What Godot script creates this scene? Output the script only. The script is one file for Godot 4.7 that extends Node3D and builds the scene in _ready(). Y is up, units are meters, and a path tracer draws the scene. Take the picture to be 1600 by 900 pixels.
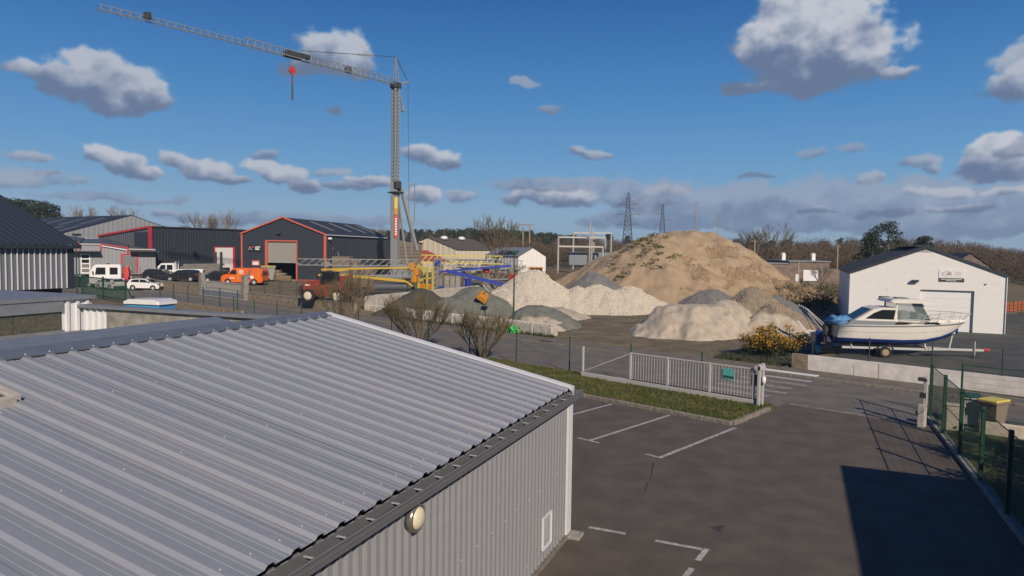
extends Node3D
# An industrial estate beside a straight road, seen from above a metal-clad workshop.
# World axes: +X runs along the road to the east, -Z runs across the road; y is up, metres.

const YARD_TURN := 20.5          # most sheds stand turned by this much from the road

var mats := {}
var tex := {}
var used := {}
var rng := RandomNumberGenerator.new()
var hill_noise := FastNoiseLite.new()

# ---------------------------------------------------------------- mesh builder
class Builder:
	var st := SurfaceTool.new()
	var smooth := -1
	var count := 0
	func _init(colored := false):
		st.begin(Mesh.PRIMITIVE_TRIANGLES)
		if colored:
			st.set_color(Color.WHITE)
	func tint(c: Color):
		st.set_color(c)
	func tri(a: Vector3, b: Vector3, c: Vector3):       # counter-clockwise seen from the front
		st.set_smooth_group(smooth)
		st.add_vertex(a); st.add_vertex(c); st.add_vertex(b)
		count += 1
	func quad(a: Vector3, b: Vector3, c: Vector3, d: Vector3):
		tri(a, b, c); tri(a, c, d)
	func box(c: Vector3, s: Vector3, b := Basis.IDENTITY):
		var x := b.x * s.x * 0.5
		var y := b.y * s.y * 0.5
		var z := b.z * s.z * 0.5
		var p := []
		for k in 8:
			p.append(c + x * (1 if k & 1 else -1) + y * (1 if k & 2 else -1) + z * (1 if k & 4 else -1))
		quad(p[4], p[5], p[7], p[6]); quad(p[1], p[0], p[2], p[3])
		quad(p[5], p[1], p[3], p[7]); quad(p[0], p[4], p[6], p[2])
		quad(p[6], p[7], p[3], p[2]); quad(p[0], p[1], p[5], p[4])
	func span(lo: Vector3, hi: Vector3):
		box((lo + hi) * 0.5, hi - lo)
	func bevel_box(c: Vector3, s: Vector3, e: float, b := Basis.IDENTITY):   # all twelve edges chamfered
		var h := s * 0.5
		var f := func(x, y, z): return c + b * Vector3(x, y, z)
		for ax in 3:
			for sg in [-1.0, 1.0]:
				var u := (ax + 1) % 3
				var w := (ax + 2) % 3
				var q := []
				for k in [[-1, -1], [1, -1], [1, 1], [-1, 1]]:
					var v := Vector3.ZERO
					v[ax] = sg * h[ax]; v[u] = k[0] * (h[u] - e) * sg; v[w] = k[1] * (h[w] - e)
					q.append(f.call(v.x, v.y, v.z))
				quad(q[0], q[1], q[2], q[3])
		for ax in 3:
			var u := (ax + 1) % 3
			var w := (ax + 2) % 3
			for su in [-1.0, 1.0]:
				for sw in [-1.0, 1.0]:
					var v := [Vector3.ZERO, Vector3.ZERO, Vector3.ZERO, Vector3.ZERO]
					for k in 4:
						v[k][ax] = (h[ax] - e) * (1 if k == 1 or k == 2 else -1)
						v[k][u] = su * (h[u] if k < 2 else h[u] - e)
						v[k][w] = sw * (h[w] - e if k < 2 else h[w])
					var q := v.map(func(t): return f.call(t.x, t.y, t.z))
					if su * sw > 0: quad(q[0], q[1], q[2], q[3])
					else: quad(q[1], q[0], q[3], q[2])
		for k in 8:
			var g := Vector3(1 if k & 1 else -1, 1 if k & 2 else -1, 1 if k & 4 else -1)
			var a := Vector3(g.x * h.x, g.y * (h.y - e), g.z * (h.z - e))
			var d := Vector3(g.x * (h.x - e), g.y * h.y, g.z * (h.z - e))
			var t := Vector3(g.x * (h.x - e), g.y * (h.y - e), g.z * h.z)
			if g.x * g.y * g.z > 0: tri(f.call(a.x, a.y, a.z), f.call(d.x, d.y, d.z), f.call(t.x, t.y, t.z))
			else: tri(f.call(a.x, a.y, a.z), f.call(t.x, t.y, t.z), f.call(d.x, d.y, d.z))
	func bar(a: Vector3, b: Vector3, r: float, r2 := -1.0, sides := 4, caps := true):
		var d := (b - a).normalized()
		if d == Vector3.ZERO: return
		var u := d.cross(Vector3.UP if absf(d.y) < 0.95 else Vector3.RIGHT).normalized()
		var w := u.cross(d)
		if r2 < 0: r2 = r
		var s0 := smooth
		if sides > 5: smooth = 7
		for k in sides:
			var t0 := TAU * (k + 0.5) / sides
			var t1 := TAU * (k + 1.5) / sides
			var e0 := u * cos(t0) + w * sin(t0)
			var e1 := u * cos(t1) + w * sin(t1)
			quad(a + e0 * r, b + e0 * r2, b + e1 * r2, a + e1 * r)
		smooth = s0
		if caps:
			for k in range(1, sides - 1):
				var q := []
				for j in [0, k, k + 1]:
					var t: float = TAU * (j + 0.5) / sides
					q.append(u * cos(t) + w * sin(t))
				tri(b + q[0] * r2, b + q[2] * r2, b + q[1] * r2)
				tri(a + q[0] * r, a + q[1] * r, a + q[2] * r)
	func path(pts: Array, r: float, sides := 5):
		for k in pts.size() - 1:
			bar(pts[k], pts[k + 1], r, -1.0, sides)
	func extrude(poly: PackedVector2Array, z0: float, z1: float, b := Transform3D.IDENTITY, taper := 1.0):   # polygon in x,y counter-clockwise
		if not Geometry2D.is_polygon_clockwise(poly):
			pass
		else:
			poly = poly.duplicate(); poly.reverse()
		var mid := Vector2.ZERO
		for p in poly: mid += p / poly.size()
		var n := poly.size()
		var at := func(p: Vector2, z: float, k: float): 
			var q: Vector2 = mid + (p - mid) * k
			return b * Vector3(q.x, q.y, z)
		for k in n:
			var p := poly[k]
			var q := poly[(k + 1) % n]
			quad(at.call(p, z1, taper), at.call(p, z0, 1.0), at.call(q, z0, 1.0), at.call(q, z1, taper))
		var t := Geometry2D.triangulate_polygon(poly)
		for k in range(0, t.size(), 3):
			var a := poly[t[k]]
			var c := poly[t[k + 1]]
			var d := poly[t[k + 2]]
			if (c - a).cross(d - a) < 0:
				var s := c; c = d; d = s
			tri(at.call(a, z1, taper), at.call(c, z1, taper), at.call(d, z1, taper))
			tri(at.call(a, z0, 1.0), at.call(d, z0, 1.0), at.call(c, z0, 1.0))
	func slab(poly: PackedVector2Array, hw: float, e: float, b := Transform3D.IDENTITY):    # extruded side profile, both flanks chamfered
		var size := 0.0
		for p in poly:
			for q in poly: size = maxf(size, p.distance_to(q))
		var k := 1.0 - 2.0 * e / size
		extrude(poly, 0.0, hw - e, b)
		extrude(poly, hw - e, hw, b, k)
		var m := b * Transform3D(Basis.FLIP_Z, Vector3.ZERO)
		var flipped := Builder.new()
		flipped.extrude(poly, 0.0, hw - e, Transform3D.IDENTITY)
		flipped.extrude(poly, hw - e, hw, Transform3D.IDENTITY, k)
		var arr := flipped.st.commit_to_arrays()
		var v: PackedVector3Array = arr[Mesh.ARRAY_VERTEX]
		for i in range(0, v.size(), 3):
			tri(m * v[i], m * v[i + 1], m * v[i + 2])
	func lathe(prof: PackedVector2Array, sides: int, b := Transform3D.IDENTITY):   # x = radius, y = along the axis (local y)
		var s0 := smooth
		smooth = 3
		for k in sides:
			var t0 := TAU * k / sides
			var t1 := TAU * (k + 1) / sides
			for j in prof.size() - 1:
				var p := prof[j]
				var q := prof[j + 1]
				quad(b * Vector3(p.x * cos(t0), p.y, -p.x * sin(t0)), b * Vector3(p.x * cos(t1), p.y, -p.x * sin(t1)),
					b * Vector3(q.x * cos(t1), q.y, -q.x * sin(t1)), b * Vector3(q.x * cos(t0), q.y, -q.x * sin(t0)))
		smooth = s0
	# trapezoid sheet metal: starts at o, ribs repeat along u, sheet runs along v, ribs stand out along n
	func sheet(o: Vector3, u: Vector3, v: Vector3, n: Vector3, prof: Array, pitch: float, ribs: int, top = null):
		var pts := []
		for k in ribs:
			for q in prof:
				pts.append(Vector2(k * pitch + q[0] * pitch, q[1]))
		pts.append(Vector2(ribs * pitch, prof[0][1]))
		for k in pts.size() - 1:
			var p: Vector2 = pts[k]
			var q: Vector2 = pts[k + 1]
			var vp := v
			var vq := v
			if top != null:
				vp = v * top.call(p.x); vq = v * top.call(q.x)
			var a := o + u * p.x + n * p.y
			var b := o + u * q.x + n * q.y
			quad(a, b, b + vq, a + vp)
	func commit() -> ArrayMesh:
		st.generate_normals()
		return st.commit()

# ---------------------------------------------------------------- objects
func numbered(parent: Node, called: String) -> String:
	var key := "%d/%s" % [parent.get_instance_id(), called]
	used[key] = used.get(key, -1) + 1
	return called if used[key] == 0 else "%s_%03d" % [called, used[key]]

func thing(called: String, label: String, category: String, at := Vector3.ZERO, turn := 0.0, group := "") -> Node3D:
	var o := Node3D.new()
	o.name = numbered(self, called)
	add_child(o)
	o.position = at
	o.rotation_degrees.y = turn
	return tag(o, label, category, group)

func tag(o: Node, label: String, category: String, group := "") -> Node:
	o.set_meta("label", label)
	o.set_meta("category", category)
	if group: o.set_meta("group", group)
	return o

func put(b, called: String, m, parent: Node = null) -> MeshInstance3D:
	var o := MeshInstance3D.new()
	if parent == null: parent = self
	o.name = numbered(parent, called)
	o.mesh = b.commit() if b is Builder else b
	o.material_override = mats[m] if m is String else m
	parent.add_child(o)
	return o

func setting(b, called: String, m, parent: Node = null) -> MeshInstance3D:
	var o := put(b, called, m, parent)
	o.set_meta("kind", "structure")
	return o

func copy(o: Node3D, at: Vector3, turn: float, label := "", group := "") -> Node3D:
	var c: Node3D = o.duplicate()
	var root := String(o.name)
	if root.length() > 4 and root.right(3).is_valid_int(): root = root.left(root.length() - 4)
	c.name = numbered(self, root)
	add_child(c)
	c.position = at
	c.rotation_degrees.y = turn
	if label: c.set_meta("label", label)
	if group: c.set_meta("group", group)
	return c

func stuff(mesh: Mesh, places: Array, called: String, m: String, parent: Node, colors := []) -> MultiMeshInstance3D:
	var mm := MultiMesh.new()
	mm.transform_format = MultiMesh.TRANSFORM_3D
	mm.use_colors = colors.size() > 0
	mm.mesh = mesh
	mm.instance_count = places.size()
	for k in places.size():
		mm.set_instance_transform(k, places[k])
		if colors.size(): mm.set_instance_color(k, colors[k])
	var o := MultiMeshInstance3D.new()
	o.name = numbered(parent, called)
	o.multimesh = mm
	o.material_override = mats[m]
	o.set_meta("kind", "stuff")
	parent.add_child(o)
	return o

func rn(a: float, b: float) -> float:
	return rng.randf_range(a, b)

# ---------------------------------------------------------------- materials
func noise_tex(called: String, kind: int, freq: float, octaves: int, lo: float, hi: float, n := 512, contrast := 0.0):
	var f := FastNoiseLite.new()
	f.noise_type = kind
	f.frequency = freq
	f.seed = called.hash() % 1000
	f.fractal_octaves = octaves
	if kind == FastNoiseLite.TYPE_CELLULAR:
		f.cellular_return_type = FastNoiseLite.RETURN_CELL_VALUE
		f.fractal_type = FastNoiseLite.FRACTAL_NONE
	var t := NoiseTexture2D.new()
	t.width = n; t.height = n; t.seamless = true; t.noise = f
	var g := Gradient.new()
	g.offsets = PackedFloat32Array([0.0 + contrast, 1.0 - contrast])
	g.colors = PackedColorArray([lin(lo, lo, lo), lin(hi, hi, hi)])
	t.color_ramp = g
	tex[called] = t

func lin(r: float, g: float, b: float) -> Color:
	return Color(r, g, b).linear_to_srgb()

# c: base colour, linear. skin: [texture, repeats per metre]; patches: the same, multiplied over it; relief: [texture, repeats, cm]
func mat(called: String, c: Color, rough := 0.8, skin = null, patches = null, relief = null, metal := 0.0) -> StandardMaterial3D:
	var m := StandardMaterial3D.new()
	m.resource_name = called
	m.albedo_color = c.linear_to_srgb()
	m.roughness = rough
	m.metallic = metal
	m.uv1_triplanar = true
	m.uv1_world_triplanar = true
	if skin:
		m.albedo_texture = tex[skin[0]]
		m.uv1_scale = Vector3.ONE * skin[1]
	if patches:
		m.detail_enabled = true
		m.detail_blend_mode = BaseMaterial3D.BLEND_MODE_MUL
		m.detail_albedo = tex[patches[0]]
		m.detail_uv_layer = BaseMaterial3D.DETAIL_UV_2
		m.uv2_triplanar = true
		m.uv2_world_triplanar = true
		m.uv2_scale = Vector3.ONE * patches[1]
	if relief:
		m.heightmap_enabled = true
		m.heightmap_texture = tex[relief[0]]
		m.heightmap_scale = relief[2]
		if not skin: m.uv1_scale = Vector3.ONE * relief[1]
	mats[called] = m
	return m

func vmat(called: String, rough := 0.9) -> StandardMaterial3D:      # colour comes with the vertices
	var m := StandardMaterial3D.new()
	m.resource_name = called
	m.vertex_color_use_as_albedo = true
	m.roughness = rough
	mats[called] = m
	return m

func make_materials():
	noise_tex("grain", FastNoiseLite.TYPE_SIMPLEX_SMOOTH, 0.03, 5, 0.72, 1.0)
	noise_tex("speckle", FastNoiseLite.TYPE_VALUE, 0.35, 2, 0.5, 1.0, 512, 0.15)
	noise_tex("patch", FastNoiseLite.TYPE_SIMPLEX_SMOOTH, 0.012, 5, 0.7, 1.0, 512, 0.15)
	noise_tex("dirt", FastNoiseLite.TYPE_SIMPLEX_SMOOTH, 0.014, 6, 0.5, 1.0, 512, 0.12)
	noise_tex("pebble", FastNoiseLite.TYPE_CELLULAR, 0.09, 1, 0.45, 1.0)
	noise_tex("soft", FastNoiseLite.TYPE_SIMPLEX_SMOOTH, 0.02, 3, 0.9, 1.0)
	mat("asphalt", Color(0.138, 0.113, 0.091), 0.9, ["speckle", 1.3], ["patch", 0.14])
	mat("road_asphalt", Color(0.2, 0.18, 0.155), 0.9, ["speckle", 1.1], ["patch", 0.11])
	mat("pavement", Color(0.21, 0.18, 0.145), 0.92, ["speckle", 0.8], ["patch", 0.2])
	mat("earth", Color(0.235, 0.187, 0.105), 0.95, ["dirt", 0.4], ["dirt", 0.06])
	mat("yard_gravel", Color(0.1, 0.105, 0.09), 0.95, ["speckle", 0.7], ["dirt", 0.06])
	mat("kerb", Color(0.27, 0.24, 0.2), 0.9, ["grain", 0.8], ["dirt", 0.4])
	mat("paint", Color(0.62, 0.6, 0.57), 0.8, ["speckle", 1.7], ["dirt", 0.6])
	mat("worn_paint", Color(0.4, 0.385, 0.36), 0.85, ["speckle", 1.7], ["dirt", 0.5])
	mat("roof_steel", Color(0.228, 0.243, 0.275), 0.55, ["soft", 0.3])
	mat("roof_steel_faded", Color(0.24, 0.252, 0.28), 0.58, ["soft", 0.35])
	mat("roof_steel_dull", Color(0.219, 0.232, 0.262), 0.52, ["soft", 0.25])
	mat("roof_cap", Color(0.13, 0.15, 0.19), 0.5, ["soft", 0.3], ["grain", 0.2])
	mat("capping", Color(0.2, 0.215, 0.24), 0.5, ["soft", 0.3], ["grain", 0.2])
	mat("clad_grey", Color(0.245, 0.25, 0.27), 0.55, ["soft", 0.4])
	mat("clad_blue", Color(0.13, 0.145, 0.17), 0.55, ["soft", 0.4])
	mat("gutter_grey", Color(0.12, 0.122, 0.13), 0.5, ["soft", 0.6])
	mat("gutter_dirt", Color(0.055, 0.045, 0.032), 0.98, ["dirt", 1.3])
	mat("white_trim", Color(0.62, 0.62, 0.64), 0.45, ["soft", 0.6])
	mat("galvanised", Color(0.47, 0.455, 0.44), 0.5, ["grain", 0.9])
	mat("bright_metal", Color(0.3, 0.28, 0.26), 0.25, ["soft", 0.9], null, null, 0.7)
	mat("lamp_glass", Color(0.62, 0.56, 0.4), 0.35, ["soft", 2.0])
	mat("black", Color(0.012, 0.012, 0.013), 0.7)
	mat("dark_metal", Color(0.035, 0.037, 0.04), 0.6, ["soft", 1.0])
	mat("green_steel", Color(0.009, 0.05, 0.028), 0.5, ["soft", 1.0])
	mat("white_paint", Color(0.68, 0.66, 0.635), 0.7, ["soft", 0.25])
	mat("render_wall", Color(0.76, 0.71, 0.66), 0.85, ["soft", 0.5], ["grain", 0.11])
	mat("concrete", Color(0.36, 0.34, 0.3), 0.92, ["grain", 0.5], ["dirt", 0.3])
	mat("pale_concrete", Color(0.56, 0.52, 0.45), 0.92, ["grain", 0.5], ["patch", 0.35])
	mat("tan_stone", Color(0.34, 0.27, 0.19), 0.95, ["grain", 0.6], ["dirt", 0.25])
	mat("navy_clad", Color(0.026, 0.031, 0.043), 0.55, ["soft", 0.3])
	mat("navy_roof", Color(0.024, 0.03, 0.045), 0.6, ["soft", 0.3], ["grain", 0.2])
	mat("slate_side", Color(0.07, 0.078, 0.095), 0.6, ["soft", 0.3])
	mat("dull_glass", Color(0.11, 0.11, 0.085), 0.35, ["dirt", 0.9])
	mat("skylight", Color(0.27, 0.26, 0.17), 0.5, ["grain", 0.6])
	mat("skylight_grey", Color(0.16, 0.165, 0.165), 0.5, ["grain", 0.6])
	mat("orange_trim", Color(0.5, 0.115, 0.07), 0.5, ["soft", 0.6])
	mat("red_trim", Color(0.42, 0.028, 0.045), 0.5, ["soft", 0.6])
	mat("shutter", Color(0.28, 0.27, 0.24), 0.55, ["soft", 0.8])
	mat("wood", Color(0.2, 0.16, 0.12), 0.9, ["grain", 1.2])
	mat("pale_wood", Color(0.33, 0.25, 0.16), 0.9, ["grain", 1.2])
	mat("brown_render", Color(0.25, 0.185, 0.15), 0.92, ["grain", 0.4], ["dirt", 0.2])
	mat("fibre_roof", Color(0.12, 0.105, 0.09), 0.9, ["grain", 0.4], ["dirt", 0.2])
	mat("cream_wall", Color(0.62, 0.55, 0.43), 0.9, ["grain", 0.3])
	mat("pink_band", Color(0.42, 0.1, 0.09), 0.85, ["grain", 0.3])
	mat("crane_grey", Color(0.25, 0.26, 0.26), 0.55, ["grain", 0.7])
	mat("cable", Color(0.05, 0.05, 0.055), 0.6)
	mat("red_paint", Color(0.5, 0.04, 0.03), 0.45, ["soft", 0.8])
	mat("tele_red", Color(0.33, 0.05, 0.03), 0.55, ["grain", 0.8], ["dirt", 0.5])
	mat("yellow_paint", Color(0.55, 0.36, 0.03), 0.5, ["grain", 0.7])
	mat("lemon_paint", Color(0.6, 0.5, 0.1), 0.5, ["grain", 0.7])
	mat("amber_paint", Color(0.55, 0.23, 0.02), 0.5, ["grain", 0.7])
	mat("blue_paint", Color(0.02, 0.04, 0.32), 0.45, ["grain", 0.7])
	mat("sky_plastic", Color(0.05, 0.26, 0.48), 0.5, ["soft", 0.8])
	mat("orange_body", Color(0.72, 0.13, 0.015), 0.3, ["soft", 0.5])
	mat("white_body", Color(0.72, 0.71, 0.7), 0.3, ["soft", 0.5])
	mat("dark_body", Color(0.012, 0.014, 0.02), 0.25, ["soft", 0.5])
	mat("tyre", Color(0.018, 0.017, 0.016), 0.9, ["grain", 2.0])
	mat("window_dark", Color(0.015, 0.018, 0.02), 0.12)
	mat("gelcoat", Color(0.64, 0.61, 0.55), 0.4, ["soft", 0.4])
	mat("boat_blue", Color(0.015, 0.045, 0.24), 0.5, ["grain", 0.6])
	mat("boat_grey", Color(0.16, 0.18, 0.2), 0.6, ["soft", 0.6])
	mat("tarp", Color(0.1, 0.26, 0.5), 0.7, ["grain", 1.0])
	mat("teal", Color(0.08, 0.38, 0.33), 0.6, ["soft", 0.8])
	mat("dark_teal", Color(0.012, 0.075, 0.085), 0.6)
	mat("clay", Color(0.42, 0.13, 0.05), 0.85, ["grain", 0.9])
	mat("sand", Color(0.5, 0.425, 0.335), 0.97, ["grain", 0.6], ["patch", 0.25])
	mat("mound_earth", Color(0.43, 0.315, 0.2), 0.97, ["grain", 0.3], ["patch", 0.09])
	mat("pale_gravel", Color(0.72, 0.64, 0.525), 0.95, ["pebble", 0.9], ["grain", 0.2])
	mat("grey_gravel", Color(0.24, 0.235, 0.225), 0.96, ["speckle", 0.7], ["patch", 0.3])
	mat("green_gravel", Color(0.2, 0.21, 0.18), 0.97, ["speckle", 0.6], ["patch", 0.25])
	mat("dark_gravel", Color(0.095, 0.088, 0.066), 0.97, ["speckle", 0.6], ["patch", 0.3])
	mat("brown_gravel", Color(0.37, 0.31, 0.235), 0.97, ["speckle", 0.6], ["dirt", 0.3])
	mat("turf", Color(0.1, 0.105, 0.03), 0.97, ["grain", 0.7], ["dirt", 0.3])
	mat("green_plastic", Color(0.08, 0.5, 0.12), 0.6, ["soft", 1.0])
	mat("lime_leaf", Color(0.07, 0.2, 0.04), 0.9)
	mat("bark", Color(0.15, 0.115, 0.08), 0.95, ["grain", 2.0])
	vmat("leaf_colour")
	vmat("twig_colour")
	var g := StandardMaterial3D.new()
	g.resource_name = "clear_glass"
	g.albedo_color = Color(0.55, 0.6, 0.58, 0.35)
	g.transparency = BaseMaterial3D.TRANSPARENCY_ALPHA
	g.roughness = 0.06
	mats["clear_glass"] = g
	for k in ["orange_body", "white_body", "dark_body"]:
		mats[k].clearcoat_enabled = true
		mats[k].clearcoat = 0.6
		mats[k].clearcoat_roughness = 0.12

# ---------------------------------------------------------------- the lie of the land
func ss(a: float, b: float, x: float) -> float:
	return smoothstep(a, b, x)

func ground_y(x: float, z: float) -> float:
	if z > -34.95: return 0.0 + 5.0 * ss(150.0, 420.0, Vector2(x, z).length())
	var d := -34.95 - z
	var left := lerpf(0.6, 1.1, clampf((-50.0 - x) / 25.0, 0.0, 1.0))
	var mid := minf(1.0, d * 0.03)
	var edge := -49.6 - d * 0.34
	var l := 1.0 - ss(edge - 0.4, edge + 0.4, x) if d < 28.0 else 1.0 - ss(edge - 6.0, edge + 6.0, x)
	var r := ss(-19.0 + minf(d, 20.0) * 0.1, -14.5, x)
	if x < -13.05: r *= ss(0.0, 4.0, d)
	var y := lerpf(lerpf(mid, 0.75, r), left, l)
	y += 0.012 * maxf(0.0, d - 30.0) * (1.0 - ss(90.0, 200.0, d))
	y += 6.0 * ss(120.0, 380.0, Vector2(x, z).length())
	return y
const CLOUDS := [
	[1.00, [[19.5, 14.73, 4.9, 3.32], [21.58, 17.8, 2.7, 2.58], [19.32, 15.58, 3.96, 3.03], [17.35, 13.8, 2.78, 2.13], [23.05, 15.16, 2.59, 2.18], [20.43, 12.75, 3.21, 1.51], [24.79, 12.3, 1.93, 0.6], [14.73, 12.48, 1.19, 0.47]]],
	[0.75, [[73.1, 10.92, 3.97, 1.59], [77.03, 11.29, 1.28, 0.64], [75.69, 10.91, 1.69, 0.82], [73.08, 11.76, 2.03, 1.33], [71.47, 10.9, 2.18, 1.53], [69.67, 10.37, 1.49, 1.13], [71.88, 9.57, 1.84, 0.78]]],
	[0.80, [[56.9, 14.56, 2.53, 1.9], [59.01, 13.34, 1.81, 0.64], [55.64, 13.68, 1.77, 1.02]]],
	[0.90, [[72.98, 6.3, 1.01, 0.7], [71.74, 5.77, 1.28, 0.93], [70.35, 4.92, 1.07, 0.59]]],
	[0.80, [[67.94, 6.03, 1.54, 0.69], [66.14, 5.4, 1.85, 0.93], [64.39, 4.78, 1.35, 0.47]]],
	[0.80, [[62.66, 6.11, 1.38, 0.57], [60.82, 5.57, 1.7, 0.77], [59.02, 4.58, 1.34, 0.64]]],
	[0.40, [[61.97, 6.95, 1.21, 0.43]]],
	[0.50, [[77.04, 5.66, 1.58, 0.38], [76.1, 4.6, 0.95, 0.26]]],
	[0.90, [[50.04, 7.52, 1.32, 0.8], [48.4, 7.02, 1.54, 0.7]]],
	[0.85, [[50.01, 4.05, 1.43, 0.71]]],
	[0.50, [[47.14, 4.16, 1.24, 0.56]]],
	[0.70, [[53.95, 5.1, 1.7, 0.55]]],
	[0.40, [[57.0, 5.84, 1.76, 0.39], [55.78, 4.69, 1.98, 0.4]]],
	[0.60, [[36.68, 7.68, 1.73, 0.45]]],
	[0.35, [[42.01, 13.06, 1.33, 0.43], [39.92, 11.13, 1.13, 0.34], [57.24, 10.57, 0.68, 0.33]]],
	[1.00, [[8.43, 6.93, 1.93, 1.0], [8.73, 5.86, 2.14, 1.05], [7.34, 5.95, 1.35, 1.16]]],
	[0.50, [[15.78, 5.32, 1.14, 0.5]]],
	[0.45, [[13.14, 6.33, 1.16, 0.62], [12.35, 5.77, 0.76, 0.39]]],
	[0.20, [[17.32, 7.6, 1.17, 0.54], [19.89, 7.44, 1.13, 0.46], [23.79, 5.71, 1.65, 0.24]]],
	[0.85, [[40.73, 4.36, 2.07, 0.72], [38.41, 4.23, 2.56, 0.92], [42.54, 3.98, 1.14, 0.51]]],
	[0.90, [[32.04, 3.65, 2.28, 0.66], [30.57, 4.66, 1.96, 0.45]]],
	[0.30, [[37.65, 5.15, 6.58, 0.71], [31.06, 4.36, 5.81, 1.1], [24.76, 3.83, 6.3, 1.65], [18.46, 3.86, 6.12, 1.77], [12.72, 3.66, 4.79, 1.6], [8.29, 3.73, 3.38, 1.35], [21.5, 2.41, 7.64, 1.15], [12.28, 2.15, 6.45, 1.16], [30.02, 2.4, 6.7, 1.01], [7.53, 2.32, 3.0, 1.01]]],
	[0.70, [[11.6, 4.34, 2.22, 0.48], [10.43, 3.09, 2.17, 0.39], [19.31, 3.21, 1.3, 0.33], [7.79, 4.22, 1.54, 0.42], [15.08, 2.85, 1.6, 0.32]]],
	[0.50, [[68.74, 2.12, 1.27, 0.32], [65.83, 1.78, 2.69, 0.29]]],
	[0.12, [[60.36, 1.93, 9.85, 0.59], [72.06, 3.08, 4.94, 0.36]]],
]

# ---------------------------------------------------------------- scene
func _ready():
	rng.seed = 4711
	hill_noise.seed = 5
	hill_noise.frequency = 0.02
	view_and_light()
	make_materials()
	land()
	near_workshop()
	east_building()
	frontage()
	east_fence()
	sand_yard()
	boat_yard()
	machine_yard()
	estate_west()
	far_background()
	vegetation()

func view_and_light():
	var cam := Camera3D.new()
	cam.name = "camera"
	add_child(cam)
	cam.position = Vector3(0, 5.75, 0)
	cam.rotation_degrees = Vector3(-3.174, 42.7, 0.8)
	cam.fov = 44.5
	cam.near = 0.1
	cam.far = 4000.0
	cam.current = true
	var env := Environment.new()
	env.background_mode = Environment.BG_SKY
	var sky := Sky.new()
	var pano := PanoramaSkyMaterial.new()
	pano.panorama = ImageTexture.create_from_image(sky_picture())
	sky.sky_material = pano
	env.sky = sky
	env.tonemap_mode = Environment.TONE_MAPPER_LINEAR
	env.tonemap_exposure = 1.0
	env.sdfgi_enabled = true
	env.ssao_enabled = true
	env.ssil_enabled = true
	env.fog_enabled = true
	env.fog_density = 0.0003
	env.fog_light_color = Color(0.62, 0.71, 0.8)
	var we := WorldEnvironment.new()
	we.name = "world_environment"
	we.environment = env
	add_child(we)
	var sun := DirectionalLight3D.new()
	sun.name = "sun"
	add_child(sun)
	sun.look_at_from_position(Vector3(7.48, 5.14, 4.16), Vector3.ZERO)
	sun.light_energy = 1.6
	sun.light_angular_distance = 0.5
	sun.light_color = Color(1.0, 0.94, 0.86)
	sun.shadow_enabled = true

func sky_picture() -> Image:
	var w := 4096
	var h := 2048
	var im := Image.create(w, h, false, Image.FORMAT_RGB8)
	var stops := [[-90.0, Color8(70, 66, 58)], [-1.0, Color8(95, 95, 90)], [0.0, Color8(150, 172, 190)], [3.0, Color8(138, 170, 198)], [7.0, Color8(104, 155, 200)], [12.0, Color8(78, 134, 190)],
		[19.0, Color8(50, 103, 166)], [32.0, Color8(33, 78, 142)], [90.0, Color8(18, 50, 108)]]
	for y in h:
		var el := 90.0 - 180.0 * (y + 0.5) / h
		var c: Color = stops[0][1]
		for k in stops.size() - 1:
			if el >= stops[k][0]:
				c = stops[k][1].lerp(stops[k + 1][1], clampf((el - stops[k][0]) / (stops[k + 1][0] - stops[k][0]), 0, 1))
		im.fill_rect(Rect2i(0, y, w, 1), c)
	var n := FastNoiseLite.new()
	n.noise_type = FastNoiseLite.TYPE_SIMPLEX_SMOOTH
	n.fractal_octaves = 6
	n.fractal_gain = 0.55
	n.frequency = 0.16
	var all := CLOUDS.duplicate()
	rng.seed = 99
	for k in 46:                                      # the same broken cloud goes on round the rest of the sky
		var az := rn(85.0, 365.0)
		var el := 3.5 + 32.0 * pow(rng.randf(), 1.7)
		var big := rn(0.6, 1.5) * (0.6 + el / 16.0)
		var puffs := []
		for j in rng.randi_range(2, 6):
			puffs.append([az + rn(-2.2, 2.2) * big, el + rn(-0.5, 0.6) * big, rn(1.2, 2.4) * big, rn(0.5, 1.1) * big])
		all.append([rn(0.4, 1.0), puffs])
	for k in 14:
		all.append([rn(0.1, 0.5), [[84.0 + k * 20.0, rn(2.0, 4.5), rn(6.0, 12.0), rn(0.6, 1.3)]]])
	for c in all:
		draw_cloud(im, n, c[0], c[1])
	return im

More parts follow.
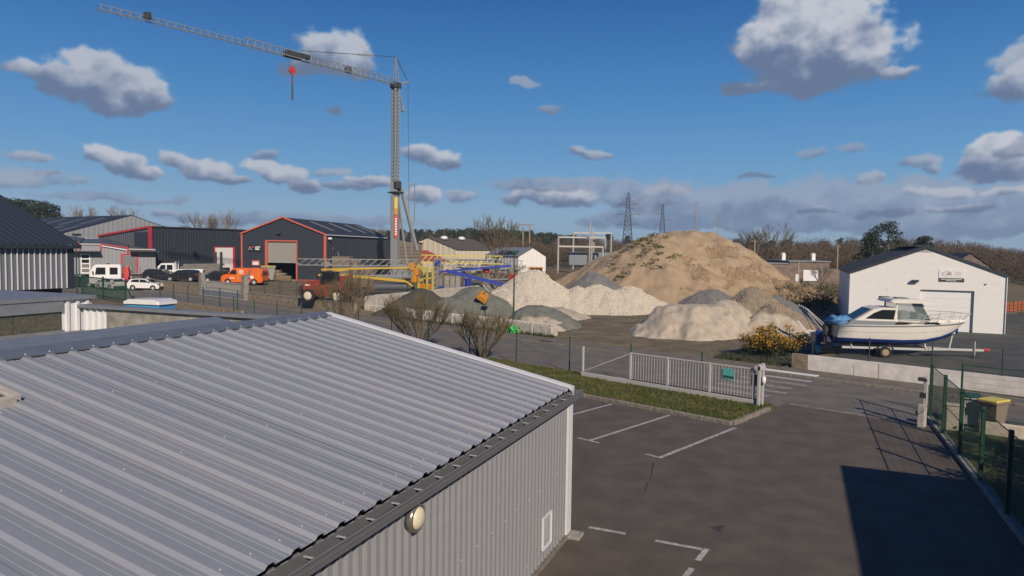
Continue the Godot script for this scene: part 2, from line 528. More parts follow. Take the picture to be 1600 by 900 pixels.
func draw_cloud(im: Image, n: FastNoiseLite, white: float, puffs: Array):
	var w := im.get_width()
	var h := im.get_height()
	var a0 := 1e9; var a1 := -1e9; var e0 := 1e9; var e1 := -1e9
	for p in puffs:
		a0 = minf(a0, p[0] - p[2] * 1.35); a1 = maxf(a1, p[0] + p[2] * 1.35)
		e0 = minf(e0, p[1] - p[3] * 1.35); e1 = maxf(e1, p[1] + p[3] * 1.35)
	var grey := Color8(104, 120, 150)
	var light := Color8(200, 201, 209).lerp(Color8(132, 146, 172), 1.0 - white)
	for y in range(int((90.0 - e1) / 180.0 * h), int((90.0 - maxf(e0, 0.2)) / 180.0 * h) + 1):
		var el := 90.0 - 180.0 * (y + 0.5) / h
		for i in range(int(floor(-a1 / 360.0 * w)), int(floor(-a0 / 360.0 * w)) + 1):
			var az := -360.0 * (i + 0.5) / w
			var wx := az + 0.9 * n.get_noise_3d(az * 1.5, el * 2.2, 40.0)
			var wy := el + 0.6 * n.get_noise_3d(az * 1.5, el * 2.2, 80.0)
			var dens := -2.0
			var own := 0.0
			var sum := 0.0
			for p in puffs:
				var dx: float = (wx - p[0]) / p[2]
				var dy: float = (wy - p[1]) / p[3]
				if dy < 0: dy *= 1.25
				var v := 1.0 - sqrt(dx * dx + dy * dy)
				if v > dens:
					dens = v
				var k := maxf(v + 0.6, 0.0)
				own += dy * k * k
				sum += k * k
			if dens < -0.5: continue
			var f := n.get_noise_3d(az * 3.6, el * 4.6, 7.0)
			var a := smoothstep(0.0, 0.36, dens + (0.45 - 0.12 * white) * f + 0.12 + 0.12 * white)
			if a <= 0.0: continue
			var rel := (wy - e0) / (e1 - e0) * 2.0 - 1.0
			var east := (a0 + a1 - 2.0 * az) / (a1 - a0)
			var t := smoothstep(-0.6, 0.55, 0.65 * rel + 0.4 * own / maxf(sum, 0.01) + 0.28 * east + 0.75 * n.get_noise_3d(az * 2.2 + 0.5, el * 3.0 - 0.5, 7.0))
			var col := grey.lerp(light, t)
			a *= 0.45 + 0.5 * minf(1.0, white + 0.3)
			var j := posmod(i, w)
			im.set_pixel(j, y, im.get_pixel(j, y).lerp(col, a))

# ---------------------------------------------------------------- ground, road, lot
func land():
	var g := Builder.new()
	g.smooth = 1
	var xs := [-1500.0, -900.0, -600.0, -400.0, -300.0, -230.0, -180.0, -150.0, -130.0]
	var x := -120.0
	while x < 20.0: xs.append(x); x += 2.0
	xs += [20.0, 40.0, 70.0, 110.0, 180.0, 300.0, 600.0, 1200.0]
	var zs := [500.0, 200.0, 80.0, 30.0, 0.0, -20.0, -30.0, -34.92, -34.97]
	var z := -36.5
	while z > -130.0: zs.append(z); z -= 2.0
	zs += [-130.0, -150.0, -180.0, -220.0, -280.0, -360.0, -480.0, -700.0, -1100.0, -1700.0]
	for i in xs.size() - 1:
		for k in zs.size() - 1:
			var q := []
			for c in [[i, k], [i, k + 1], [i + 1, k + 1], [i + 1, k]]:
				var px: float = xs[c[0]]
				var pz: float = zs[c[1]]
				var rough := 0.06 * hill_noise.get_noise_2d(px * 9.0, pz * 9.0) if pz < -36.0 else 0.0
				q.append(Vector3(px, ground_y(px, pz) - 0.03 + rough, pz))
			g.quad(q[0], q[3], q[2], q[1])
	setting(g, "ground", "earth")
	var yard := Builder.new()                      # gravel laid round the white shed
	yard.smooth = 1
	var gx := -17.5
	while gx < 38.0:
		var gz := -35.1
		while gz > -82.0:
			var q := []
			for c in [[0, 0], [2, 0], [2, -2], [0, -2]]:
				q.append(Vector3(gx + c[0], ground_y(gx + c[0], gz + c[1]) + 0.035, gz + c[1]))
			yard.quad(q[0], q[1], q[2], q[3])
			gz -= 2.0
		gx += 2.0
	setting(yard, "yard_gravel", "yard_gravel")

	var lot := Builder.new()
	var flat := func(b: Builder, x0, z0, x1, z1, y): b.quad(Vector3(x0, y, z1), Vector3(x1, y, z1), Vector3(x1, y, z0), Vector3(x0, y, z0))
	flat.call(lot, -58.0, -21.9, 30.0, 40.0, 0.0)
	lot.quad(Vector3(-10.3, 0, -21.9), Vector3(-3.4, 0, -21.9), Vector3(-5.2, 0, -26.7), Vector3(-10.3, 0, -26.7))
	var lot_node := setting(lot, "parking_lot", "asphalt")
	var road := Builder.new()
	flat.call(road, -260.0, -32.75, 120.0, -26.7, 0.0)
	var road_node := setting(road, "road", "road_asphalt")
	var pav := Builder.new()
	flat.call(pav, -260.0, -26.7, -10.3, -25.75, 0.006)
	setting(pav, "verge_strip", "pavement")
	var walk := Builder.new()
	walk.span(Vector3(-260, -0.1, -34.75), Vector3(120, 0.09, -32.93))
	setting(walk, "pavement", "pavement")
	var kb := Builder.new()
	kb.bevel_box(Vector3(0, 0, 0), Vector3(1.0 - 0.012, 0.22, 0.18), 0.02)
	var km := kb.commit()
	for k in 150:
		var o := put(km, "kerb_stone", "kerb", self.get_node("pavement"))
		o.position = Vector3(-100.5 + k * 1.0, 0.0, -32.84)
		o.position.y = rn(-0.006, 0.004)
	var joint := Builder.new()                       # pale joint where the lot meets the road
	flat.call(joint, -10.2, -26.9, -5.2, -26.62, 0.004)
	setting(joint, "road_joint", "kerb")

	# painted markings
	var mark := func(x0, z0, x1, z1, called, m, parent):
		var b := Builder.new()
		flat.call(b, x0, z0, x1, z1, 0.005)
		put(b, called, m, parent)
	for sx in [-10.03, -12.46, -14.9, -17.3]:
		mark.call(sx - 0.06, -21.75, sx + 0.06, -17.1, "parking_line", "paint", lot_node)
	for sx in [-10.03, -12.46, -14.9]:
		mark.call(sx - 0.45, -17.099, sx + (0.06 if sx > -11 else 0.35), -17.0, "parking_line", "paint", lot_node)
	for l in [[-8.49, -11.66, -7.76, -11.91], [-7.14, -12.04, -6.28, -12.33], [-6.22, -12.42, -6.1, -11.81], [-6.02, -11.45, -5.86, -10.7]]:
		var b := Builder.new()
		var a := Vector3(l[0], 0.005, l[1])
		var c := Vector3(l[2], 0.005, l[3])
		var s := (c - a).cross(Vector3.UP).normalized() * 0.055
		b.quad(a - s, a + s, c + s, c - s)
		put(b, "parking_line", "paint", lot_node)
	for k in 16:
		mark.call(-98.0 + k * 6.05 + 2.5, -29.97, -98.0 + k * 6.05 + 5.3, -29.87, "centre_dash", "worn_paint", road_node)
	mark.call(-10.9, -29.93, -8.1, -29.84, "centre_dash", "worn_paint", road_node)
	mark.call(-3.8, -29.93, -1.0, -29.84, "centre_dash", "worn_paint", road_node)
	for k in 5:                                       # worn zebra crossing
		var zz := -32.3 + k * 1.15
		mark.call(-14.1, zz, -11.3 + (0.25 if k % 2 else 0.0), zz + 0.42, "crossing_stripe", "worn_paint" if k else "paint", road_node)
	var bump := Builder.new()
	bump.bevel_box(Vector3(-12.8, 0.105, -33.2), Vector3(2.75, 0.03, 0.42), 0.01)
	put(bump, "paving_strip", "white_paint", self.get_node("pavement"))
	# patched cracks and oil spot
	for l in [[-9.9, -16.5, -9.2, -15.2], [-9.1, -14.9, -8.75, -14.2]]:
		var b := Builder.new()
		var a := Vector3(l[0], 0.004, l[1])
		var c := Vector3(l[2], 0.004, l[3])
		var s := (c - a).cross(Vector3.UP).normalized() * 0.015
		b.quad(a - s, a + s, c + s * 0.3, c - s * 0.3)
		put(b, "crack", "black", lot_node)
	var spot := Builder.new()
	for k in 12:
		var p := Vector3(-6.55 + rn(-0.1, 0.1), 0.004, -13.55 + rn(-0.16, 0.16))
		var e := rn(0.03, 0.08)
		spot.tri(p + Vector3(-e, 0, e), p + Vector3(e, 0, e * 0.6), p + Vector3(0, k * 0.0001, -e))
	put(spot, "oil_stain", "dark_metal", lot_node)

	# grass strip with its kerb
	var bed := Builder.new()
	bed.span(Vector3(-52.0, -0.1, -25.72), Vector3(-10.38, 0.09, -22.1))
	var bed_node := setting(bed, "grass_bed", "turf")
	var kb2 := Builder.new()
	kb2.bevel_box(Vector3.ZERO, Vector3(0.99, 0.26, 0.16), 0.025)
	var km2 := kb2.commit()
	for k in 38:
		put(km2, "kerb_stone", "kerb", bed_node).position = Vector3(-10.78 - k * 1.0, 0.0, -22.02)
	for k in 3:
		var o := put(km2, "kerb_stone", "kerb", bed_node)
		o.position = Vector3(-10.25 - k * 0.03, 0.0, -22.55 - k * 1.0)
		o.rotation_degrees.y = 90.0 - 2.0
	var tuft := Builder.new(true)
	for k in 5:
		var a := rn(0, TAU)
		var p := Vector3(rn(-0.05, 0.05), 0, rn(-0.05, 0.05))
		var o := Vector3(cos(a), 0, sin(a)) * 0.012
		var lean := Vector3(rn(-0.05, 0.05), rn(0.05, 0.1), rn(-0.05, 0.05))
		tuft.tri(p - o, p + o, p + lean)
	var places := []
	var cols := []
	for k in 26000:
		var p := Vector3(rn(-34.0, -10.4), 0.085, rn(-25.7, -22.12))
		var b := hill_noise.get_noise_2d(p.x * 30.0, p.z * 30.0)
		if b > 0.34: continue
		places.append(Transform3D(Basis(Vector3.UP, rn(0, TAU)).scaled(Vector3.ONE * rn(0.7, 1.4)), p))
		var c := Color(0.062, 0.08, 0.018).lerp(Color(0.16, 0.13, 0.05), clampf(rn(-0.2, 0.5) + b * 1.2, 0, 1))
		cols.append(c)
	var gr := stuff(tuft.commit(), places, "grass", "leaf_colour", self, cols)
	gr.set_meta("label", "short rough grass on the kerbed strip behind the sliding gate")
	gr.set_meta("category", "grass")

# ---------------------------------------------------------------- the workshop in front
func near_workshop():
	var t := thing("workshop", "long grey metal workshop with ribbed pitched roof, gutter and striped cladding", "building", Vector3(-8.505, 0, -10.944), YARD_TURN)
	var long := 17.2
	var pitch := 0.338
	var prof := [[0.0, 0.0], [0.1, 0.0], [0.115, 0.005], [0.13, 0.0], [0.26, 0.0], [0.36, 0.036], [0.58, 0.036], [0.68, 0.0], [0.83, 0.0], [0.845, 0.005], [0.86, 0.0]]
	var eave := Vector3(0.0, 2.985, 0)
	var ridge := Vector3(-5.95, 4.19, 0)
	var up := ridge - eave
	var nrm := Vector3(-up.y, up.x, 0).normalized() * -1.0
	# roof sheets, each three ribs wide, lapped a little over each other
	for k in 17:
		var b := Builder.new()
		var z := -0.1 + (k + 1) * 3 * pitch
		var lift := Vector3(0, 0.0015 * (k % 2) + 0.001, 0)
		b.sheet(eave + lift + Vector3(0.0 + rn(-0.012, 0.012), 0, z), Vector3(0, 0, -1), up, nrm, prof, pitch, 3)
		b.sheet(eave + lift - nrm * 0.006 + Vector3(0, 0, z), Vector3(0, 0, -1), up, nrm, prof, pitch, 3)
		put(b, "roof_sheet", ["roof_steel", "roof_steel_faded", "roof_steel_dull", "roof_steel"][(k * 7) % 4], t)
	# screws on the ribs
	var sc := Builder.new()
	for k in 51:
		var z := -0.1 + (k + 0.53) * pitch
		for f in [0.035, 0.36, 0.68]:
			if f > 0.1 and k % 2: continue
			var p: Vector3 = eave + up * (f + rn(-0.004, 0.004)) + nrm * 0.036 + Vector3(0, 0, z)
			sc.bar(p, p + nrm * 0.004, 0.013, -1.0, 6)
			sc.bar(p + nrm * 0.004, p + nrm * 0.014, 0.006, -1.0, 5)
	put(sc, "roof_screws", "galvanised", t).set_meta("kind", "stuff")
	# ridge capping in lengths
	for k in 6:
		var b := Builder.new()
		var z0 := -0.17 + k * 2.95
		var z1 := minf(z0 + 2.97, long)
		var a := eave + up * 0.958 + nrm * 0.042
		var c := eave + up * 1.004 + nrm * 0.075
		var d := Vector3(-6.2, 4.215, 0)
		var y0 := Vector3(0, 0.003 * (k % 2), 0)
		b.quad(a + y0 + Vector3(0, 0, z1), a + y0 + Vector3(0, 0, z0), c + y0 + Vector3(0, 0, z0), c + y0 + Vector3(0, 0, z1))
		b.quad(c + y0 + Vector3(0, 0, z1), c + y0 + Vector3(0, 0, z0), d + y0 + Vector3(0, 0, z0), d + y0 + Vector3(0, 0, z1))
		var e := a - nrm * 0.02
		b.quad(e + y0 + Vector3(0, 0, z1), e + y0 + Vector3(0, 0, z0), a + y0 + Vector3(0, 0, z0), a + y0 + Vector3(0, 0, z1))
		put(b, "ridge_cap", "roof_cap", t)
	var cs := Builder.new()
	for k in 51:
		var p := eave + up * 0.966 + nrm * 0.046 + Vector3(0, 0, -0.1 + (k + 0.47) * pitch)
		cs.bar(p, p + nrm * 0.014, 0.01, 0.006, 6)
	put(cs, "cap_screws", "white_trim", t).set_meta("kind", "stuff")
	# barge trim on the far gable
	var br := Builder.new()
	var f0 := eave + Vector3(0.03, -0.02, -0.13)
	var f1 := ridge + Vector3(0.0, -0.005, -0.13)
	br.quad(f0 + nrm * 0.07 + Vector3(0, 0, 0.11), f0 + nrm * 0.07 + Vector3(0, 0, -0.05), f1 + nrm * 0.07 + Vector3(0, 0, -0.05), f1 + nrm * 0.07 + Vector3(0, 0, 0.11))
	br.quad(f0 + Vector3(0, 0, 0.11), f0 + nrm * 0.07 + Vector3(0, 0, 0.11), f1 + nrm * 0.07 + Vector3(0, 0, 0.11), f1 + Vector3(0, 0, 0.11))
	br.quad(f0 + Vector3(0, 0, -0.05) - Vector3(0, 0.14, 0), f1 + Vector3(0, 0, -0.05) - Vector3(0, 0.14, 0), f1 + nrm * 0.07 + Vector3(0, 0, -0.05), f0 + nrm * 0.07 + Vector3(0, 0, -0.05))
	br.quad(f0 + Vector3(0, -0.14, -0.05), f0 + nrm * 0.07 + Vector3(0, 0, -0.05), f0 + nrm * 0.07 + Vector3(0, 0, 0.11), f0 + Vector3(0, 0, 0.11))
	put(br, "barge_trim", "white_trim", t)
	# body behind the cladding
	var body := Builder.new()
	var gable := PackedVector2Array([Vector2(-0.06, 0), Vector2(-0.06, 2.86), Vector2(-5.95, 4.08), Vector2(-5.95, 0)])
	body.extrude(gable, -0.08, long - 0.2)
	put(body, "wall_core", "gutter_grey", t)
	# cladding, sheets of six ribs
	var wp := [[0.0, 0.0], [0.49, 0.0], [0.55, 0.052], [0.93, 0.052], [0.99, 0.0]]
	for k in 17:
		var b := Builder.new()
		b.sheet(Vector3(-0.05 + 0.001 * (k % 2), 0.09, (k + 1) * 1.021), Vector3(0, 0, -1), Vector3(0, 2.83, 0), Vector3(1, 0, 0), wp, 0.17017, 6)
		put(b, "cladding_sheet", "clad_grey", t)
	var ws := Builder.new()
	for k in 33:
		for y in [0.35, 1.5]:
			var p := Vector3(0.0, y + rn(-0.01, 0.01), 0.2 + k * 0.51)
			ws.bar(p, p + Vector3(0.009, 0, 0), 0.009, -1.0, 5)
	put(ws, "wall_screws", "white_trim", t).set_meta("kind", "stuff")
	var gp := Builder.new()                           # the far gable, hidden from here but there
	gp.sheet(Vector3(0.0, 0.09, -0.1), Vector3(-1, 0, 0), Vector3(0, 1, 0), Vector3(0, 0, -1), wp, 0.17, 35, func(s): return 2.82 + s * 0.2)
	put(gp, "gable_cladding", "clad_grey", t)
	var ct := Builder.new()
	ct.span(Vector3(-0.12, 0.02, -0.15), Vector3(0.03, 2.8, -0.02))
	ct.span(Vector3(-0.02, 0.02, -0.019), Vector3(0.028, 2.8, 0.1))
	put(ct, "corner_trim", "white_trim", t)
	var pl := Builder.new()
	pl.span(Vector3(-0.3, -0.1, -0.2), Vector3(0.045, 0.085, long))
	put(pl, "plinth", "kerb", t)
	var ft := Builder.new()
	ft.bevel_box(Vector3(0.1, 0.03, -0.08), Vector3(0.36, 0.07, 0.36), 0.015)
	put(ft, "corner_footing", "concrete", t)
	# gutter: outer fascia with rolled lip, floor, dirt, brackets
	var gt := Builder.new()
	gt.span(Vector3(0.155, 2.8, -0.38), Vector3(0.165, 2.925, long))
	gt.span(Vector3(0.015, 2.795, -0.38), Vector3(0.1555, 2.803, long))
	gt.span(Vector3(0.014, 2.804, -0.38), Vector3(0.02, 2.95, long))
	gt.bar(Vector3(0.166, 2.925, -0.38), Vector3(0.166, 2.925, long), 0.016, -1.0, 8)
	gt.bar(Vector3(0.168, 2.862, -0.38), Vector3(0.168, 2.862, long), 0.008, -1.0, 6)
	gt.span(Vector3(0.015, 2.795, -0.388), Vector3(0.166, 2.92, -0.38))
	put(gt, "gutter", "gutter_grey", t)
	var gd := Builder.new()
	gd.smooth = 1
	for k in 170:
		var z0 := -0.37 + k * 0.103
		var hh := func(z): return 2.845 + 0.02 * hill_noise.get_noise_1d(z * 60.0)
		gd.quad(Vector3(0.021, hh.call(z0 + 9), z0 + 0.103), Vector3(0.154, hh.call(z0), z0 + 0.103), Vector3(0.154, hh.call(z0 - 0.103), z0), Vector3(0.021, hh.call(z0 + 8.897), z0))
	put(gd, "gutter_silt", "gutter_dirt", t)
	for k in 34:
		var b := Builder.new()
		b.box(Vector3(0.09, 2.912, 0.1 + k * 0.5), Vector3(0.15, 0.006, 0.03))
		put(b, "gutter_bracket", "galvanised", t)
	# round bulkhead lamp, off in daylight
	var lp := Builder.new()
	var tilt := Transform3D(Basis(Vector3(0, 0, 1), -PI / 2), Vector3(0.0, 2.57, 6.11))
	lp.lathe(PackedVector2Array([Vector2(0.165, 0.0), Vector2(0.175, 0.03), Vector2(0.17, 0.075), Vector2(0.145, 0.09), Vector2(0.13, 0.08)]), 28, tilt)
	var lamp := put(lp, "bulkhead_lamp", "bright_metal", t)
	var ln := Builder.new()
	ln.lathe(PackedVector2Array([Vector2(0.133, 0.075), Vector2(0.12, 0.1), Vector2(0.09, 0.12), Vector2(0.05, 0.132), Vector2(0.0, 0.136)]), 28, tilt)
	put(ln, "lamp_lens", "lamp_glass", lamp)
	# louvred vent
	var vf := Builder.new()
	for r in [[0.31, 0.335, 1.03, 1.5], [0.885, 0.91, 1.03, 1.5], [0.336, 0.884, 1.03, 1.055], [0.336, 0.884, 1.475, 1.5]]:
		vf.span(Vector3(-0.01, r[0], r[2]), Vector3(0.03, r[1], r[3]))
	var vent := put(vf, "vent_grille", "white_trim", t)
	for k in 14:
		var b := Builder.new()
		b.box(Vector3(0.008, 0.36 + k * 0.039, 1.265), Vector3(0.03, 0.006, 0.42), Basis(Vector3(0, 0, 1), 0.9))
		put(b, "slat", "white_trim", vent)
	# rooflight upstand on the left of the slope
	var ru := Builder.new()
	var rb := Basis(Vector3(0, 0, 1), atan2(up.y, up.x) - PI)
	var mid := eave + up * 0.775 + nrm * 0.05 + Vector3(0, 0, 8.9)
	ru.box(mid + Vector3(0, 0, -1.05) + up * 0.03, Vector3(0.95, 0.1, 0.09), rb)
	ru.box(mid - up * 0.052, Vector3(0.1, 0.1, 2.0), rb)
	var rl := put(ru, "rooflight", "pale_concrete", t)
	var rg := Builder.new()
	rg.box(mid + up * 0.03 + nrm * 0.0, Vector3(0.85, 0.03, 1.98), rb)
	put(rg, "rooflight_glazing", "dull_glass", rl)
	# flat roof behind the ridge: capping boards, then the sunken annex roof and its parapet
	for k in 2:
		var b := Builder.new()
		var x0 := -6.22 - k * 0.72
		var x1 := x0 - 0.705
		var e0 := 2.33 + (x0 + 6.22) * 0.6
		var e1 := 2.33 + (x1 + 6.22) * 0.6
		b.extrude(PackedVector2Array([Vector2(x0, -long), Vector2(x0, -e0), Vector2(x1, -e1), Vector2(x1, -long)]), 4.16, 4.19 - 0.004 * k, Transform3D(Basis(Vector3.RIGHT, Vector3(0, 0, -1), Vector3(0, 1, 0)), Vector3.ZERO))
		put(b, "capping_board", "capping", t)
	var cw := Builder.new()
	cw.extrude(PackedVector2Array([Vector2(-6.0, -long), Vector2(-6.0, -2.5), Vector2(-7.58, -1.62), Vector2(-7.58, -long)]), 0.2, 4.158, Transform3D(Basis(Vector3.RIGHT, Vector3(0, 0, -1), Vector3(0, 1, 0)), Vector3.ZERO))
	put(cw, "capping_wall", "capping", t)
	var an := Builder.new()
	an.span(Vector3(-20.0, 0, -0.34), Vector3(-5.96, 3.34, long))
	put(an, "annex_roof", "concrete", t)
	var pp := Builder.new()
	pp.span(Vector3(-13.2, 3.3, -0.32), Vector3(-5.97, 3.98, -0.2))
	put(pp, "parapet", "concrete", t)
	var pc := Builder.new()
	pc.span(Vector3(-14.2, 3.982, -0.42), Vector3(-6.0, 4.06, -0.1))
	put(pc, "parapet_coping", "capping", t)
	var rp := Builder.new()
	rp.sheet(Vector3(-14.15, 3.35, -0.24), Vector3(1, 0, 0), Vector3(0, 0.63, 0), Vector3(0, 0, 1), [[0.0, 0.0], [0.3, 0.0], [0.38, 0.05], [0.62, 0.05], [0.7, 0.0]], 0.24, 4)
	put(rp, "parapet_cladding", "white_trim", t)
	# taller part with a strip of old glazing
	var cl := Builder.new()
	cl.span(Vector3(-20.0, 3.34, -0.6), Vector3(-14.3, 4.2, long))
	put(cl, "clerestory", "gutter_grey", t)
	var fa := Builder.new()
	fa.span(Vector3(-20.1, 4.2, -0.65), Vector3(-14.15, 4.3, long))
	fa.span(Vector3(-14.299, 3.9, 0.3), Vector3(-14.18, 4.198, long))
	put(fa, "clerestory_fascia", "capping", t)
	var ep := Builder.new()
	ep.sheet(Vector3(-14.26, 3.345, 0.3), Vector3(0, 0, -1), Vector3(0, 0.85, 0), Vector3(1, 0, 0), [[0.0, 0.0], [0.3, 0.0], [0.36, 0.06], [0.64, 0.06], [0.7, 0.0]], 0.29, 3)
	put(ep, "clerestory_cladding", "white_trim", t)
	var sill := Builder.new()
	sill.span(Vector3(-14.299, 3.341, 0.3), Vector3(-14.15, 3.4, long))
	put(sill, "sill", "capping", t)
	for k in 12:
		var b := Builder.new()
		b.span(Vector3(-14.29, 3.4, 0.34 + k * 1.25), Vector3(-14.24, 3.9, 0.34 + k * 1.25 + 1.23))
		put(b, "pane", "dull_glass", t)

func east_building():
	var t := thing("warehouse", "tall flat-topped grey warehouse at the east side of the parking lot", "building", Vector3(1.17, 0, -15.9), YARD_TURN)
	var b := Builder.new()
	b.sheet(Vector3(0, 0.0, 24.0), Vector3(0, 0, -1), Vector3(0, 4.9, 0), Vector3(-1, 0, 0), [[0.0, 0.0], [0.4, 0.0], [0.5, 0.03], [0.8, 0.03], [0.9, 0.0]], 0.3, 80)
	b.sheet(Vector3(0, 0.0, 0.0), Vector3(1, 0, 0), Vector3(0, 4.9, 0), Vector3(0, 0, -1), [[0.0, 0.0], [0.4, 0.0], [0.5, 0.03], [0.8, 0.03], [0.9, 0.0]], 0.3, 50)
	put(b, "wall", "clad_grey", t)
	var c := Builder.new()
	c.span(Vector3(0.03, 0.0, 0.04), Vector3(15.0, 4.88, 24.0))
	put(c, "wall_core", "gutter_grey", t)
	var r := Builder.new()
	r.span(Vector3(-0.05, 4.9, -0.05), Vector3(15.0, 5.02, 24.0))
	put(r, "roof", "roof_cap", t)

# ---------------------------------------------------------------- along the road
func lattice_gate(t: Node3D, x0: float, x1: float, y0: float, y1: float, n: int, r: float, m: String, z := 0.0):
	for k in n:
		var b := Builder.new()
		var x := lerpf(x0, x1, (k + 0.5) / n)
		b.bar(Vector3(x, y0, z), Vector3(x, y1, z), r)
		put(b, "picket", m, t)

func frontage():
	# the sliding gate, open, standing over the grass strip
	var t := thing("sliding_gate", "light grey sliding gate with thin pickets, diagonal tail brace and teal sign", "gate", Vector3(0, 0, -25.12))
	var f := Builder.new()
	f.bevel_box(Vector3(-14.82, 0.2, 0), Vector3(8.1, 0.2, 0.12), 0.012)
	put(f, "bottom_beam", "galvanised", t)
	var tr := Builder.new()
	tr.box(Vector3(-13.6, 0.322, 0.0), Vector3(5.6, 0.04, 0.05))
	put(tr, "track_cover", "dark_metal", t)
	var tb := Builder.new()
	tb.bevel_box(Vector3(-13.62, 1.43, 0), Vector3(5.42, 0.06, 0.06), 0.008)
	put(tb, "top_rail", "galvanised", t)
	for x in [-18.8, -16.3, -14.52, -12.68, -10.92]:
		var b := Builder.new()
		b.bevel_box(Vector3(x, 0.88 if x > -18 else 0.89, 0), Vector3(0.085, 1.14, 0.085), 0.008)
		put(b, "gate_post", "galvanised", t)
	var dg := Builder.new()
	dg.bar(Vector3(-18.75, 0.36, 0), Vector3(-16.34, 1.4, 0), 0.035)
	put(dg, "brace", "galvanised", t)
	for s in [[-16.25, -14.57, 13], [-14.47, -12.73, 14], [-12.63, -10.97, 13]]:
		lattice_gate(t, s[0], s[1], 0.3, 1.4, s[2], 0.013, "galvanised")
	for x in [-17.6, -14.9, -12.2]:
		var b := Builder.new()
		b.bevel_box(Vector3(x, 0.095, 0.0), Vector3(0.35, 0.12, 0.16), 0.02)
		put(b, "roller", "concrete", t)
	# its portal post
	var p := thing("gate_portal", "pale galvanised twin gate post with dark control box and white lamp", "post", Vector3(-10.68, 0, -25.2))
	for dz in [-0.13, 0.18]:
		var b := Builder.new()
		b.bevel_box(Vector3(0, 0.83, dz), Vector3(0.1, 1.66, 0.1), 0.01)
		put(b, "column", "galvanised", p)
	var b1 := Builder.new()
	b1.bevel_box(Vector3(-0.05, 1.5, 0.02), Vector3(0.26, 0.16, 0.42), 0.01)
	put(b1, "guide_bracket", "galvanised", p)
	var b2 := Builder.new()
	b2.bevel_box(Vector3(-0.27, 1.02, -0.02), Vector3(0.24, 0.4, 0.2), 0.015)
	put(b2, "control_box", "dark_metal", p)
	var b3 := Builder.new()
	b3.lathe(PackedVector2Array([Vector2(0.0, -0.13), Vector2(0.07, -0.12), Vector2(0.08, 0.0), Vector2(0.07, 0.12), Vector2(0.0, 0.14)]), 12, Transform3D(Basis.IDENTITY, Vector3(0.1, 1.06, 0.0)))
	put(b3, "beacon", "white_paint", p)
	var sg := thing("gate_sign", "small teal sign with a dark lower band hung on the gate pickets", "sign", Vector3(-11.9, 1.14, -25.06))
	var s1 := Builder.new()
	s1.bevel_box(Vector3(0, 0.06, 0), Vector3(0.42, 0.28, 0.012), 0.003)
	put(s1, "sign_panel", "teal", sg)
	var s2 := Builder.new()
	s2.bevel_box(Vector3(0, -0.13, 0), Vector3(0.42, 0.1, 0.012), 0.003)
	put(s2, "sign_band", "dark_teal", sg)
	for k in 3:
		var b := Builder.new()
		b.bevel_box(Vector3(-0.1 + k * 0.13, -0.205, 0), Vector3(0.08, 0.05, 0.012), 0.003)
		put(b, "sign_tab", "teal", sg)

	# slim green posts of the roadside fence
	var fe := thing("roadside_fence", "green wire fence on slim posts between the grass strip and the road", "fence", Vector3(0, 0, -25.83))
	for k in 13:
		var b := Builder.new()
		b.bar(Vector3(-13.4 - k * 3.36, 0.0, 0), Vector3(-13.4 - k * 3.36, 1.72, 0), 0.032, -1.0, 6)
		put(b, "fence_post", "green_steel", fe)
	for y in [0.3, 0.8, 1.3, 1.66]:
		var b := Builder.new()
		b.bar(Vector3(-53.7, y, 0), Vector3(-13.4, y, 0), 0.0025, -1.0, 3)
		put(b, "wire", "green_steel", fe)
	# low wall carrying the fence further west
	var lw := thing("garden_wall", "low tan wall topped with dark green fence posts on the near side of the road", "wall", Vector3(0, 0, -26.1))
	var wb := Builder.new()
	wb.bevel_box(Vector3(-61.0, 0.3, 0), Vector3(16.4, 0.62, 0.25), 0.02)
	put(wb, "wall_body", "tan_stone", lw)
	for k in 6:
		var b := Builder.new()
		b.bar(Vector3(-53.6 - k * 3.1, 0.6, 0), Vector3(-53.6 - k * 3.1, 2.2, 0), 0.04, -1.0, 6)
		put(b, "fence_post", "green_steel", lw)
	for y in [0.8, 1.4, 2.1]:
		var b := Builder.new()
		b.bar(Vector3(-69.1, y, 0), Vector3(-53.6, y, 0), 0.003, -1.0, 3)
		put(b, "wire", "green_steel", lw)
	# green sliding gate of the neighbour
	var gg := thing("green_gate", "dark green barred gate with braced end post beside the navy-roofed building", "gate", Vector3(0, 0, -24.4))
	var gr := Builder.new()
	for y in [0.35, 2.15]: gr.bar(Vector3(-86.0, y, 0), Vector3(-72.6, y, 0), 0.07)
	put(gr, "rail", "green_steel", gg)
	for x in [-86.0, -79.3, -73.0]:
		var b := Builder.new()
		b.bar(Vector3(x, 0, 0), Vector3(x, 2.35, 0), 0.1)
		put(b, "gate_post", "green_steel", gg)
	var bz := Builder.new()
	bz.bar(Vector3(-72.6, 1.5, 0), Vector3(-70.6, 0.1, 0), 0.06)
	put(bz, "brace", "green_steel", gg)
	lattice_gate(gg, -85.9, -73.1, 0.35, 2.15, 60, 0.022, "green_steel")

	# far side: tan retaining walls, pillars and grey gate
	for s in [[-112.0, -80.1, "low tan retaining wall with thin posts below the parked white cars"], [-69.0, -50.2, "low tan retaining wall with thin posts below the red telehandler"]]:
		var w := thing("retaining_wall", s[2], "wall", Vector3(0, 0, -34.75))
		var b := Builder.new()
		var top := 1.18 if s[0] < -90 else 0.86
		b.span(Vector3(s[0], 0, -0.2), Vector3(s[1], top, 0.02))
		put(b, "wall_body", "tan_stone", w)
		var c := Builder.new()
		c.bevel_box(Vector3((s[0] + s[1]) * 0.5, top + 0.03, -0.09), Vector3(s[1] - s[0], 0.06, 0.3), 0.01)
		put(c, "coping", "concrete", w)
		var x: float = s[1] - 0.6
